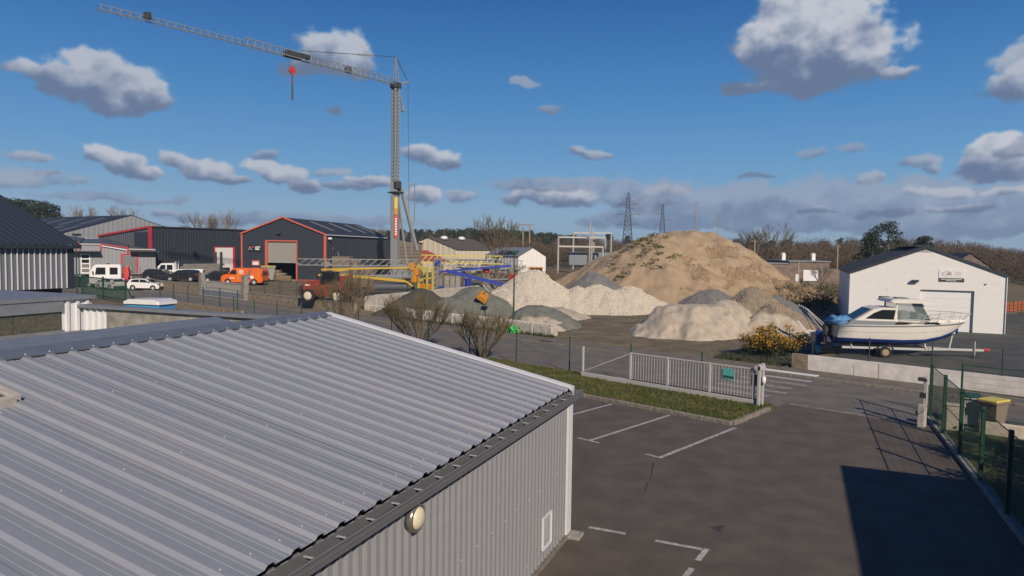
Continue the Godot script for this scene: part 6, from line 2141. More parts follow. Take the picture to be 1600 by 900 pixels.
func estate_west():
	vehicles()
	# navy shed with orange trim and a half-open roller door
	var w := 11.8
	var long := 27.0
	var ev := 6.15
	var pk := 8.35
	var t := thing("navy_shed", "navy metal shed with orange trim and a half-raised roller shutter", "building", Vector3(-81.34, 0.0, -51.65) + Vector3(0, 1.1, 0), 34.0)
	gable_shed(t, w, long, ev, pk, "navy_clad", "navy_roof", 0.5, [-8.2, -4.0, 5.2])
	rooflights(t, w, ev, pk, 1.0, [-6.0, -12.5, -18.5, -23.5], 0.28, 0.86, 1.1, "skylight")
	for s in [[Vector3(0.02, 0, 0.04), Vector3(0.02, ev, 0.04), 0.2], [Vector3(-w, 0, 0.04), Vector3(-w, ev, 0.04), 0.14], [Vector3(0.15, ev + 0.05, 0.16), Vector3(-w * 0.5, pk + 0.1, 0.16), 0.13], [Vector3(-w - 0.15, ev + 0.05, 0.16), Vector3(-w * 0.5, pk + 0.1, 0.16), 0.13],
			[Vector3(-8.25, 0, 0.08), Vector3(-8.25, 5.25, 0.08), 0.2], [Vector3(-3.95, 0, 0.08), Vector3(-3.95, 5.25, 0.08), 0.12], [Vector3(-8.35, 5.3, 0.08), Vector3(-3.87, 5.3, 0.08), 0.12], [Vector3(-3.8, 0.12, 0.08), Vector3(0, 0.12, 0.08), 0.07]]:
		strip(t, "trim", "orange_trim", s[0], s[1], s[2])
	strip(t, "gutter", "white_trim", Vector3(0.2, ev + 0.02, 0.0), Vector3(0.2, ev + 0.02, -24.5), 0.08)
	for k in 12:
		var b := Builder.new()
		b.bevel_box(Vector3(-6.1, 5.06 - k * 0.235, -0.1), Vector3(4.15, 0.225, 0.05), 0.02)
		put(b, "shutter_slat", "shutter", t)
	var fl := Builder.new()
	fl.span(Vector3(-w + 0.1, -0.4, -long), Vector3(-0.1, 0.03, 0.0))
	put(fl, "floor", "concrete", t)
	var sb := Builder.new()
	sb.span(Vector3(-10.95, 3.85, 0.06), Vector3(-8.98, 4.65, 0.1))
	var sg := put(sb, "sign_board", "black", t)
	for k in 3:
		var b := Builder.new()
		b.span(Vector3(-9.85, 4.05 + k * 0.17, 0.1), Vector3(-9.1 - 0.1 * ((k + 1) % 3), 4.16 + k * 0.17, 0.115))
		put(b, "lettering", "white_paint", sg)
	var rd := Builder.new()
	rd.span(Vector3(-10.45, 4.36, 0.1), Vector3(-9.95, 4.5, 0.115))
	put(rd, "red_lettering", "red_trim", sg)
	var dw := Builder.new()
	dw.path([Vector3(-10.8, 4.05, 0.11), Vector3(-10.6, 4.5, 0.11), Vector3(-10.5, 4.1, 0.11), Vector3(-10.25, 4.15, 0.11)], 0.04, 4)
	put(dw, "crane_logo", "galvanised", sg)
	var wn := Builder.new()
	wn.span(Vector3(-10.35, 1.95, 0.05), Vector3(-9.25, 2.65, 0.1))
	var wf := put(wn, "window", "orange_trim", t)
	var wg := Builder.new()
	wg.span(Vector3(-10.22, 2.05, 0.1), Vector3(-9.38, 2.45, 0.115))
	put(wg, "pane", "white_body", wf)
	for s in [[Vector3(-6.4, 6.35, 0.3), 0.5], [Vector3(0.25, 5.7, -1.0), 0.5]]:
		var b := Builder.new()
		b.bevel_box(s[0], Vector3(s[1], 0.28, 0.35), 0.05)
		put(b, "floodlight", "dark_metal" if s[0].x < -1 else "white_body", t)
	var di := Builder.new()
	for y in [0.5, 2.6, 4.4]: di.box(Vector3(0.07, y, -2.4), Vector3(0.06, 0.1, 0.1))
	di.bar(Vector3(0.3, 3.9, -3.5), Vector3(0.3, 2.0, -4.6), 0.05)
	put(di, "cable_duct", "galvanised", t)
	# timber-boarded store at its far end
	var st := thing("boarded_store", "grey boarded lean-to store at the far end of the navy shed", "building", Vector3(-96.29, 0.0, -80.11) + Vector3(0, 1.2, 0), 34.0)
	gable_shed(st, 9.0, 7.0, 5.3, 6.3, "wood", "navy_roof", 0.6, [], 0.3)
	for k in 9:
		var b := Builder.new()
		b.bevel_box(Vector3(-4.5, 0.3 + k * 0.56, 0.12), Vector3(9.0, 0.5, 0.08), 0.02)
		put(b, "board", "wood", st)
	# bin and stacked pallets in the doorway
	wheelie_bin(on(Vector3(-85.93, 0.0, -46.04)), 20.0, "tall pale wheelie bin with a yellow lid beside the roller shutter", "galvanised", "lemon_paint", 1.9)
	for k in 4:
		var q := thing("pallet_stack", ["brown pallet stack nearest the yellow-lidded bin in the doorway", "tall brown pallet stack in the roller doorway", "medium brown pallet stack in the roller doorway", "low brown pallet stack at the shutter's far side"][k], "pallets", on([Vector3(-86.90, 0.0, -47.19), Vector3(-87.91, 0.0, -48.30), Vector3(-86.02, 0.0, -48.00), Vector3(-85.07, 0.0, -48.20)][k]), 34.0 + k * 5, "pallet stacks in the roller doorway")
		for j in [5, 8, 6, 4][k]:
			var b := Builder.new()
			b.bevel_box(Vector3(0, 0.12 + j * 0.17, 0), Vector3(1.15, 0.09, 0.9), 0.01)
			put(b, "pallet", "pale_wood", q)
	# black shed with red trim
	var bs := thing("black_shed", "black ribbed shed with red corner trim and a white sliding door", "building", Vector3(-110.97, 0.0, -40.62) + Vector3(0, 1.2, 0), 15.0)
	gable_shed(bs, 12.5, 30.0, 5.6, 7.05, "slate_side", "navy_roof", 0.5, [], 0.999, "navy_clad")
	var rt := Builder.new()
	rt.sheet(Vector3(0.03, 0, 0), Vector3(0, 0, -1), Vector3(0, 7.05, 0), Vector3(1, 0, 0), RIB, 0.5, 60)
	put(rt, "long_cladding", "navy_clad", bs)
	strip(bs, "trim", "red_trim", Vector3(0.05, 0, 0.05), Vector3(0.05, 7.1, 0.05), 0.28)
	strip(bs, "trim", "red_trim", Vector3(0.05, 7.1, 0.12), Vector3(-12.5, 5.7, 0.12), 0.2)
	strip(bs, "eaves_trim", "black", Vector3(0.1, 7.1, 0), Vector3(0.1, 7.1, -30), 0.14)
	var pn := Builder.new()
	pn.span(Vector3(-3.6, 2.5, 0.04), Vector3(-0.3, 6.3, 0.09))
	put(pn, "dark_panel", "navy_clad", bs)
	var wd := Builder.new()
	wd.span(Vector3(0.06, 0.2, -15.0), Vector3(0.16, 4.1, -11.4))
	var wdn := put(wd, "sliding_door", "white_paint", bs)
	for s in [[-11.3, 0.12], [-15.1, 0.28]]: strip(bs, "door_trim", "red_trim", Vector3(0.1, 0, s[0]), Vector3(0.1, 4.2, s[0]), s[1])
	strip(bs, "door_trim", "red_trim", Vector3(0.1, 4.2, -11.2), Vector3(0.1, 4.2, -15.2), 0.08)
	# block wall and forklift mast in front of it
	var bw := thing("block_wall", "pale concrete block wall between the pickup and the orange van", "wall", on(Vector3(-100.17, 0.0, -41.06)), 18.0)
	for k in 6:
		for j in 7:
			var b := Builder.new()
			b.bevel_box(Vector3(0.0, 0.16 + k * 0.32, -j * 1.02 - (0.5 if k % 2 else 0.0)), Vector3(0.3, 0.31, 1.0), 0.015)
			put(b, "block", "concrete", bw)
	var fk := thing("forklift", "dark forklift mast standing before the white sliding door", "forklift", on(Vector3(-101.57, 0.0, -46.59)), 34.0)
	for x in [-0.45, 0.45]:
		var b := Builder.new()
		b.box(Vector3(x, 1.9, 0), Vector3(0.28, 3.4, 0.25))
		put(b, "mast_rail", "dark_metal", fk)
	var fb := Builder.new()
	fb.bevel_box(Vector3(0, 0.8, -1.3), Vector3(1.2, 1.0, 1.8), 0.12)
	put(fb, "body", "dark_metal", fk)
	for x in [-0.5, 0.5]:
		for z in [-0.6, -2.0]: wheel(fk, Vector3(x, 0.28, z), 0.28, 0.2, "dark_metal", Vector3(1, 0, 0))
	# big grey shed behind
	var gs := thing("grey_shed", "big grey ribbed shed with a long dark roof and pale rooflight strips", "building", Vector3(-139.5, 1.6, -59.3), 98.0)
	gable_shed(gs, 24.4, 46.0, 5.5, 9.25, "clad_grey", "navy_roof", 0.8)
	rooflights(gs, 24.4, 5.5, 9.25, -1.0, [-5.0, -13.0, -21.0, -29.0, -37.0], 0.5, 0.85, 1.3, "skylight_grey")
	rooflights(gs, 24.4, 5.5, 9.25, -1.0, [-3.0, -9.0, -15.0, -21.0, -27.0], 0.1, 0.42, 1.3, "skylight_grey")
	# office with red trim
	office()
	# navy-roofed building at the left
	var nb := thing("navy_roofed_building", "two-storey building with navy roof and pale striped upper cladding", "building", Vector3(-45.56, 0.0, -12.44), YARD_TURN)
	var lo := Builder.new()
	lo.span(Vector3(-14, 0, 0.3), Vector3(-0.45, 3.25, 30))
	put(lo, "ground_floor", "black", nb)
	var cl := Builder.new()
	cl.sheet(Vector3(0, 3.2, 30), Vector3(0, 0, -1), Vector3(0, 2.35, 0), Vector3(1, 0, 0), [[0.0, 0.0], [0.82, 0.0], [0.87, 0.05], [0.95, 0.05], [0.99, 0.0]], 0.3, 100)
	cl.sheet(Vector3(0, 3.2, 0), Vector3(-1, 0, 0), Vector3(0, 2.35, 0), Vector3(0, 0, -1), [[0.0, 0.0], [0.82, 0.0], [0.87, 0.05], [0.95, 0.05], [0.99, 0.0]], 0.3, 46)
	cl.quad(Vector3(-14, 3.2, 30), Vector3(0, 3.2, 30), Vector3(0, 3.2, 0), Vector3(-14, 3.2, 0))
	put(cl, "upper_cladding", "clad_blue", nb)
	for k in 46:
		var rb := Builder.new()
		rb.box(Vector3(0.045, 4.36, 0.35 + k * 0.3), Vector3(0.05, 2.3, 0.05))
		put(rb, "rib", "white_trim", nb)
	var cr := Builder.new()
	cr.span(Vector3(-0.1, 3.15, -0.08), Vector3(0.07, 5.6, 0.25))
	put(cr, "corner_trim", "navy_clad", nb)
	var rf := Builder.new()
	var e := Vector3(0.35, 5.62, -0.35)
	var rr := Vector3(-7.0, 8.75, -0.35)
	var nn := Vector3(rr.y - e.y, e.x - rr.x, 0).normalized()
	rf.sheet(e + Vector3(0, 0, 31), Vector3(0, 0, -1), rr - e, nn, [[0.0, 0.0], [0.7, 0.0], [0.8, 0.04], [0.9, 0.04]], 0.4, 77)
	rf.quad(e + Vector3(0, -0.2, 31), e + Vector3(0, -0.2, 0), e + Vector3(0, 0, 0), e + Vector3(0, 0, 31))
	rf.quad(e + Vector3(0, -0.2, 0), rr + Vector3(0, -0.2, 0), rr, e)
	rf.quad(e + Vector3(0, -0.2, 0), e + Vector3(0, -0.2, 31), Vector3(-0.1, 5.42, 30.6), Vector3(-0.1, 5.42, -0.35))
	rf.quad(rr, rr + Vector3(0, 0, 31), Vector3(-14.3, 5.6, 30.6), Vector3(-14.3, 5.6, -0.35))
	rf.tri(Vector3(-14, 5.5, 0), Vector3(0, 5.5, 0), Vector3(-7, 8.6, 0))
	put(rf, "roof", "navy_roof", nb)
	# portable cabin with a white roof
	var pc := thing("portable_cabin", "small blue cabin with a white moulded roof in front of the tan wall", "cabin", Vector3(-45.48, 0.0, -16.61), 28.0)
	var pb := Builder.new()
	pb.bevel_box(Vector3(0, 1.05, 0), Vector3(2.4, 2.1, 1.5), 0.06)
	put(pb, "body", "sky_plastic", pc)
	var pr := Builder.new()
	pr.slab(PackedVector2Array([Vector2(-1.3, 2.1), Vector2(1.3, 2.1), Vector2(1.28, 2.28), Vector2(0.8, 2.42), Vector2(-0.9, 2.4), Vector2(-1.3, 2.25)]), 0.85, 0.1)
	put(pr, "roof", "white_body", pc)
	var pv := Builder.new()
	pv.bar(Vector3(-1.0, 2.3, 0.3), Vector3(-1.0, 2.55, 0.3), 0.08, -1.0, 10)
	put(pv, "vent", "black", pc)

func office():
	var t := thing("office", "low grey ribbed office with red roof trim and a glazed white door", "building", Vector3(-109.36, 0.0, -40.75) + Vector3(0, 1.3, 0), 70.0)
	var w := 15.0
	var tops := [[-15.0, 5.15], [-9.6, 4.45], [-9.59, 4.3], [-7.0, 4.3], [-6.99, 4.35], [-3.6, 3.85], [-3.59, 3.65], [0.0, 3.6]]
	var top := func(x: float):
		for k in tops.size() - 1:
			if x <= tops[k + 1][0]: return lerpf(tops[k][1], tops[k + 1][1], (x - tops[k][0]) / (tops[k + 1][0] - tops[k][0]))
		return 3.6
	var f := Builder.new()
	f.sheet(Vector3(-w, 0, 0), Vector3(1, 0, 0), Vector3(0, 1, 0), Vector3(0, 0, 1), RIB, 0.5, 30, func(q): return top.call(q - w))
	put(f, "front_cladding", "clad_grey", t)
	var s := Builder.new()
	s.quad(Vector3(0, 0, 0), Vector3(0, 0, -9), Vector3(0, 4.2, -9), Vector3(0, 3.6, 0))
	s.quad(Vector3(-w, 0, -9), Vector3(-w, 0, 0), Vector3(-w, 5.15, 0), Vector3(-w, 5.9, -9))
	s.quad(Vector3(0, 0, -9), Vector3(-w, 0, -9), Vector3(-w, 5.9, -9), Vector3(0, 4.2, -9))
	put(s, "side_wall", "clad_grey", t)
	for q in [[0, 1], [2, 3], [4, 5], [6, 7]]:
		var a: Array = tops[q[0]]
		var b: Array = tops[q[1]]
		var r := Builder.new()
		r.quad(Vector3(a[0], a[1] + 0.03, 0.1), Vector3(b[0], b[1] + 0.03, 0.1), Vector3(b[0], b[1] + 0.8, -9), Vector3(a[0], a[1] + 0.8, -9))
		put(r, "roof_slope", "slate_side", t)
		strip(t, "roof_trim", "red_trim" if q[0] in [0, 4] else "galvanised", Vector3(a[0], a[1], 0.12), Vector3(b[0], b[1], 0.12), 0.11)
	for x in [-9.55, -7.0, -3.6]: strip(t, "trim", "red_trim", Vector3(x, top.call(x) - 0.9, 0.1), Vector3(x, top.call(x), 0.1), 0.16)
	strip(t, "trim", "red_trim", Vector3(-12.2, 0, 0.1), Vector3(-12.2, 3.4, 0.1), 0.16)
	var pc := Builder.new()                       # porch canopy throws the slanting shade
	pc.box(Vector3(-9.6, 3.3, 0.75), Vector3(5.2, 0.12, 1.4))
	put(pc, "porch_canopy", "slate_side", t)
	strip(t, "porch_post", "galvanised", Vector3(-9.9, 0, 1.35), Vector3(-9.9, 3.3, 1.35), 0.07)
	var sh := Builder.new()
	sh.bevel_box(Vector3(-1.4, 3.35, 0.7), Vector3(3.9, 0.16, 1.3), 0.03)
	put(sh, "side_canopy", "dark_metal", t)
	var d := Builder.new()
	d.span(Vector3(-9.5, 0.1, 0.05), Vector3(-8.3, 2.9, 0.1))
	var dr := put(d, "door", "white_body", t)
	for k in 4:
		var g := Builder.new()
		g.span(Vector3(-9.35, 0.3 + k * 0.66, 0.1), Vector3(-8.45, 0.8 + k * 0.66, 0.11))
		put(g, "pane", "window_dark" if k > 1 else "skylight_grey", dr)
	var rd := Builder.new()
	rd.span(Vector3(-4.5, 0.2, 0.05), Vector3(-2.3, 3.0, 0.09))
	put(rd, "red_door_frame", "red_trim", t)
	var ro := Builder.new()
	ro.span(Vector3(-4.25, 0.2, 0.09), Vector3(-2.55, 2.8, 0.11))
	put(ro, "door_leaf", "skylight_grey", t)
	strip(t, "pipe", "white_trim", Vector3(-6.9, 4.1, 0.2), Vector3(-3.7, 3.5, 0.2), 0.1)

# ---------------------------------------------------------------- what lies behind
func far_background():
	var t := thing("cream_shed", "cream walled shed with a red painted band and brown sheet roof", "building", Vector3(-89.93, 0.0, -83.26) + Vector3(0, 1.4, 0), 12.0)
	gable_shed(t, 12.6, 14.0, 4.0, 6.1, "cream_wall", "fibre_roof", 1.2)
	var pb := Builder.new()
	pb.extrude(PackedVector2Array([Vector2(-12.4, 2.0), Vector2(-1.2, 2.0), Vector2(-6.4, 3.9), Vector2(-12.4, 4.0)]), 0.06, 0.09)
	put(pb, "painted_band", "pink_band", t)
	for z in [-3.0, -8.5]:
		var b := Builder.new()
		b.smooth = 2
		blob(b, Vector3(-5.0, 6.15, z), Vector3(0.7, 0.4, 0.7), 0.1, 3)
		put(b, "roof_ventilator", "white_body", t)
	var s := thing("white_hut", "small white hut with a grey metal roof below the twin poles", "building", Vector3(-76.03, 0.0, -90.65) + Vector3(0, 1.6, 0), 78.0)
	gable_shed(s, 5.6, 10.0, 2.9, 4.35, "white_paint", "capping", 0.9)
	rooflights(s, 5.6, 2.9, 4.35, -1.0, [-2.0], 0.15, 0.6, 5.0, "navy_roof")
	# brown flat-roofed house
	var h := thing("flat_roofed_house", "long brown rendered flat-roofed house with boarded white windows and chimneys", "building", Vector3(-30.62, 0.0, -91.71) + Vector3(0, 1.3, 0), 48.0)
	var hb := Builder.new()
	hb.span(Vector3(-5.2, -1, -8), Vector3(0, 3.35, 0))
	put(hb, "main_wall", "brown_render", h)
	var hc := Builder.new()
	hc.span(Vector3(-9.6, -1, -8), Vector3(-5.22, 3.05, 0.0))
	put(hc, "wing_wall", "brown_render", h)
	var hd := Builder.new()
	hd.span(Vector3(0.02, -1, -7), Vector3(1.6, 2.5, -0.4))
	put(hd, "lean_to", "brown_render", h)
	var hr := Builder.new()
	hr.span(Vector3(-5.4, 3.352, -8.2), Vector3(0.15, 3.5, 0.15))
	hr.span(Vector3(-9.8, 3.052, -8.2), Vector3(-5.41, 3.2, 0.12))
	put(hr, "roof_slab", "capping", h)
	for q in [[-3.4, -1.45, 1.0, 2.35], [-9.3, -7.2, 0.8, 2.45], [-4.4, -3.95, 0.9, 1.8]]:
		var b := Builder.new()
		b.span(Vector3(q[0], q[2], 0.002), Vector3(q[1], q[3], 0.05))
		var o := put(b, "window", "white_trim", h)
		var c := Builder.new()
		c.span(Vector3(q[0] - 0.06, q[2] - 0.08, 0.0), Vector3(q[1] + 0.06, q[2] - 0.002, 0.1))
		put(c, "sill", "concrete", o)
	for x in [-4.6, -0.6, -9.0]:
		var b := Builder.new()
		b.bevel_box(Vector3(x, 3.85, -3.0), Vector3(0.5, 0.8, 0.5), 0.03)
		b.extrude(PackedVector2Array([Vector2(x - 0.28, 4.25), Vector2(x + 0.28, 4.25), Vector2(x, 4.5)]), -3.25, -2.75)
		put(b, "chimney", "white_paint", h)
	strip(h, "drainpipe", "galvanised", Vector3(-4.05, 0, 0.06), Vector3(-4.05, 3.3, 0.06), 0.05)
	# dark slate roof beyond the white shed
	var dr := thing("slate_house", "low house with a dark slate roof beyond the white shed", "house", Vector3(-16.89, 0.0, -118.03) + Vector3(0, 0.8, 0), 30.0)
	gable_shed(dr, 7.0, 14.0, 2.6, 5.2, "brown_render", "navy_roof", 1.0)
	# substation
	var e := thing("substation", "fenced substation with grey steel gantries and white transformers", "substation", on(Vector3(-77.23, 0.0, -100.45)))
	var r := Vector3(0.735, 0, -0.678)
	var bk := Vector3(-0.678, 0, -0.735)
	for g in [[-3.2, 8.0, 4.8, 0.0], [-2.6, 9.0, 6.6, 9.0], [0.7, 7.5, 7.6, 14.0]]:
		var b := Builder.new()
		var a: Vector3 = r * g[0] + bk * g[3]
		for x in [0.0, g[1]]: b.bar(a + r * x, a + r * x + Vector3(0, g[2], 0), 0.16)
		b.bar(a + Vector3(0, g[2], 0), a + r * g[1] + Vector3(0, g[2], 0), 0.2)
		put(b, "gantry", "galvanised", e)
	for x in [0.6, 5.2]:
		var b := Builder.new()
		b.bevel_box(r * x + bk * 3.0 + Vector3(0, 2.6, 0), Vector3(3.4, 2.4, 2.0), 0.1, Basis(r, Vector3.UP, -bk))
		put(b, "transformer", "capping", e)
		for k in 4:
			var i := Builder.new()
			i.lathe(PackedVector2Array([Vector2(0.18, 0), Vector2(0.1, 0.2), Vector2(0.18, 0.4), Vector2(0.1, 0.6), Vector2(0.05, 1.0)]), 8, Transform3D(Basis.IDENTITY, r * (x - 1.2 + k * 0.8) + bk * 3.0 + Vector3(0, 3.8, 0)))
			put(i, "insulator", "dark_metal", e)
	for k in 3:
		var b := Builder.new()
		b.bar(r * (3.3 + k * 0.5) + bk * (8.0 + k) , r * (3.3 + k * 0.5) + bk * (8.0 + k) + Vector3(0, 9.5 - k, 0), 0.14)
		put(b, "mast", "galvanised", e)
	# twin wooden poles with a crossarm
	var p := thing("twin_pole", "twin wooden power poles joined by a crossarm above the white hut", "pole", on(Vector3(-106.41, 0.0, -119.85)))
	for x in [-0.75, 0.75]:
		var b := Builder.new()
		b.bar(r * x, r * x + Vector3(0, 9.2, 0), 0.2, 0.15, 8)
		put(b, "pole", "pale_wood", p)
	var ca := Builder.new()
	ca.bar(r * -1.7 + Vector3(0, 9.1, 0), r * 1.7 + Vector3(0, 9.1, 0), 0.13)
	put(ca, "crossarm", "wood", p)
	for q in [[Vector3(-35.69, 0.0, -110.20), 5.5, "short pale pole beside the dark conifers"], [Vector3(-42.67, 0.0, -96.93), 6.2, "slim wooden pole behind the flat-roofed house"], [Vector3(-92.87, 0.0, -173.27), 16.0, "slim pole standing beyond the earth mound"], [Vector3(-107.05, 0.0, -214.71), 14.5, "thin pole farther beyond the earth mound"]]:
		var o := thing("utility_pole", q[2], "pole", on(q[0]))
		var b := Builder.new()
		b.bar(Vector3.ZERO, Vector3(0, q[1], 0), 0.14, 0.1, 6)
		put(b, "pole", "pale_wood", o)
		var c := Builder.new()
		c.bar(r * -0.5 + Vector3(0, q[1] - 0.3, 0), r * 0.5 + Vector3(0, q[1] - 0.3, 0), 0.06)
		put(c, "crossarm", "wood", o)
	pylon(Vector3(-195.85, 0.0, -296.29), 27.5, "lattice electricity pylon with three pairs of arms, the larger one beyond the mound", false)
	pylon(Vector3(-251.29, 0.0, -422.33), 30.5, "lattice electricity pylon with staggered arms, the smaller one beyond the mound", true)

func pylon(at: Vector3, h: float, label: String, stagger: bool):
	var t := thing("pylon", label, "pylon", on(at), 38.0)
	var b := Builder.new()
	var levels := []
	for k in 13:
		var f := k / 12.0
		levels.append([h * f, lerpf(2.6, 0.75, minf(1.0, f * 1.25)) if f < 0.95 else 0.25])
	for k in levels.size() - 1:
		var a: Array = levels[k]
		var c: Array = levels[k + 1]
		for q in [[1, 1], [1, -1], [-1, -1], [-1, 1]]:
			var n := [q[1], -q[0]]
			b.bar(Vector3(q[0] * a[1], a[0], q[1] * a[1]), Vector3(q[0] * c[1], c[0], q[1] * c[1]), 0.14, -1.0, 4, false)
			b.bar(Vector3(q[0] * a[1], a[0], q[1] * a[1]), Vector3(n[0] * c[1], c[0], n[1] * c[1]), 0.08, -1.0, 3, false)
			b.bar(Vector3(n[0] * a[1], a[0], n[1] * a[1]), Vector3(q[0] * c[1], c[0], q[1] * c[1]), 0.08, -1.0, 3, false)
			b.bar(Vector3(q[0] * c[1], c[0], q[1] * c[1]), Vector3(n[0] * c[1], c[0], n[1] * c[1]), 0.07, -1.0, 3, false)
	put(b, "tower", "dark_metal", t)
	var arms := [[0.78, 4.6, -1], [0.66, 5.6, 1], [0.54, 5.2, -1]] if stagger else [[0.8, 4.4, 0], [0.62, 5.6, 0], [0.44, 5.2, 0]]
	for a in arms:
		for s in [-1.0, 1.0]:
			if a[2] != 0 and s != a[2]: continue
			var c := Builder.new()
			var tip := Vector3(a[1] * s, h * a[0] - 0.3, 0)
			c.bar(Vector3(0.9 * s, h * a[0] - 0.5, 0.7), tip, 0.1); c.bar(Vector3(0.9 * s, h * a[0] - 0.5, -0.7), tip, 0.1)
			c.bar(Vector3(0.8 * s, h * a[0] + 1.1, 0), tip, 0.1)
			c.bar(tip, tip - Vector3(0, 1.5, 0), 0.09)
			put(c, "arm", "dark_metal", t)

# ---------------------------------------------------------------- trees and bushes
func grow(b: Builder, p: Vector3, d: Vector3, len: float, r: float, level: int, fork: int, spread: float, droop: float):
	var q := p + d * len * 0.55 + Vector3(rn(-1, 1), rn(-0.5, 0.5), rn(-1, 1)) * len * 0.05
	var e := q + (d + Vector3(rn(-1, 1), rn(-0.3, 0.7), rn(-1, 1)) * 0.14).normalized() * len * 0.45
	b.bar(p, q, r, r * 0.8, 3 if level < 3 else 5, false)
	b.bar(q, e, r * 0.8, r * 0.6, 3 if level < 3 else 5, false)
	if level == 0: return
	for k in fork:
		var s := Vector3(rn(-1, 1), rn(-0.5, 1), rn(-1, 1)) * spread
		var nd := (d + s + Vector3(0, droop, 0)).normalized()
		var at := q.lerp(e, rn(0.0, 1.0)) if k else e
		grow(b, at, nd, len * rn(0.6, 0.82), r * 0.68, level - 1, fork, spread, droop)

func bare_tree(called: String, label: String, at: Vector3, h: float, seed: int, group := "", stems := 1, spread := 0.55, tone := 0.0):
	rng.seed = seed
	var t := thing(called, label, "tree" if stems < 5 else "bush", at, 0.0, group)
	var tr := Builder.new(true)
	tr.tint(Color(0.12, 0.092, 0.065).lerp(Color(0.2, 0.185, 0.165), tone))
	var cr := Builder.new(true)
	cr.tint(Color(0.105, 0.08, 0.045).lerp(Color(0.2, 0.185, 0.165), tone))
	if stems == 1:
		tr.bar(Vector3.ZERO, Vector3(0, h * 0.22, 0), h * 0.022, h * 0.018, 7)
		for k in 6:
			var a := TAU * k / 6 + rn(-0.3, 0.3)
			grow(cr, Vector3(0, h * rn(0.16, 0.24), 0), Vector3(cos(a) * spread, 1.0, sin(a) * spread).normalized(), h * rn(0.26, 0.33), h * 0.011, 4, 3, 0.5, 0.12)
	else:
		for k in stems:
			var a := TAU * k / stems + rn(-0.3, 0.3)
			var d := Vector3(cos(a) * spread * rn(0.3, 1.1), 1.0, sin(a) * spread * rn(0.3, 1.1)).normalized()
			var e := d * h * 0.25
			tr.bar(Vector3(cos(a), 0, sin(a)) * 0.06, e, 0.035, 0.028, 5)
			grow(cr, e, d, h * rn(0.25, 0.33), 0.026, 4, 3, 0.36, 0.08)
	put(tr, "trunk" if stems < 5 else "stems", "twig_colour", t)
	put(cr, "crown", "twig_colour", t)
	return t

func leaf_cloud(b: Builder, c: Vector3, r: Vector3, n: int, size: float, c0: Color, c1: Color):
	for k in n:
		var d := Vector3(rng.randfn(), rng.randfn(), rng.randfn()).normalized() * pow(rng.randf(), 0.4)
		var p := c + d * r
		b.tint(c0.lerp(c1, rng.randf()))
		var u := Vector3(rn(-1, 1), rn(-1, 1), rn(-1, 1)).normalized() * size * rn(0.6, 1.3)
		var v := Vector3(rn(-1, 1), rn(-1, 1), rn(-1, 1)).normalized() * size * rn(0.5, 1.0)
		b.tri(p - u * 0.5, p + u * 0.5, p + v)

func pine(called: String, label: String, at: Vector3, h: float, seed: int, group := "", spread := 0.3, low := 0.35):
	rng.seed = seed
	var t := thing(called, label, "tree", at, 0.0, group)
	var tr := Builder.new()
	tr.bar(Vector3.ZERO, Vector3(rn(-0.3, 0.3), h * 0.9, rn(-0.3, 0.3)), h * 0.022, h * 0.006, 7)
	var cr := Builder.new(true)
	for k in 40:
		var f := rn(low, 1.0)
		var a := rn(0, TAU)
		var rr := h * spread * (1.08 - f) * rn(0.5, 1.15) + h * 0.03
		var c := Vector3(cos(a) * rr, h * f, sin(a) * rr)
		tr.bar(Vector3(0, h * f * 0.92, 0), c, h * 0.005, h * 0.002, 4)
		leaf_cloud(cr, c, Vector3(h * 0.11, h * 0.06, h * 0.11), 90, h * 0.035, Color(0.014, 0.026, 0.013), Color(0.04, 0.058, 0.025))
	put(tr, "trunk", "bark", t)
	put(cr, "crown", "leaf_colour", t)

func wood_mesh(pines: bool) -> ArrayMesh:
	var b := Builder.new(true)
	if pines:
		b.tint(Color(0.1, 0.075, 0.055))
		b.bar(Vector3.ZERO, Vector3(0, 0.8, 0), 0.022, 0.01, 4)
		for k in 12:
			var f := rn(0.5, 0.97)
			var a := rn(0, TAU)
			var rr := 0.24 * (1.15 - f) * rn(0.4, 1.2)
			leaf_cloud(b, Vector3(cos(a) * rr, f, sin(a) * rr), Vector3(0.13, 0.075, 0.13), 34, 0.055, Color(0.012, 0.024, 0.012), Color(0.035, 0.05, 0.024))
	else:
		b.tint(Color(0.09, 0.07, 0.055))
		b.bar(Vector3.ZERO, Vector3(0, 0.5, 0), 0.018, 0.008, 4)
		for k in 300:
			var d := Vector3(rng.randfn(), rng.randfn(), rng.randfn()).normalized() * pow(rng.randf(), 0.45)
			var p := Vector3(0, 0.55, 0) + d * Vector3(0.3, 0.42, 0.3)
			b.tint(Color(0.06, 0.042, 0.026).lerp(Color(0.125, 0.085, 0.055), rng.randf()))
			var g := (d * 0.7 + Vector3(rn(-0.3, 0.3), 0.8, rn(-0.3, 0.3))).normalized() * rn(0.05, 0.13)
			var s := g.cross(Vector3(rn(-1, 1), rn(-1, 1), rn(-1, 1))).normalized() * 0.008
			b.tri(p - s, p + s, p + g)
	return b.commit()

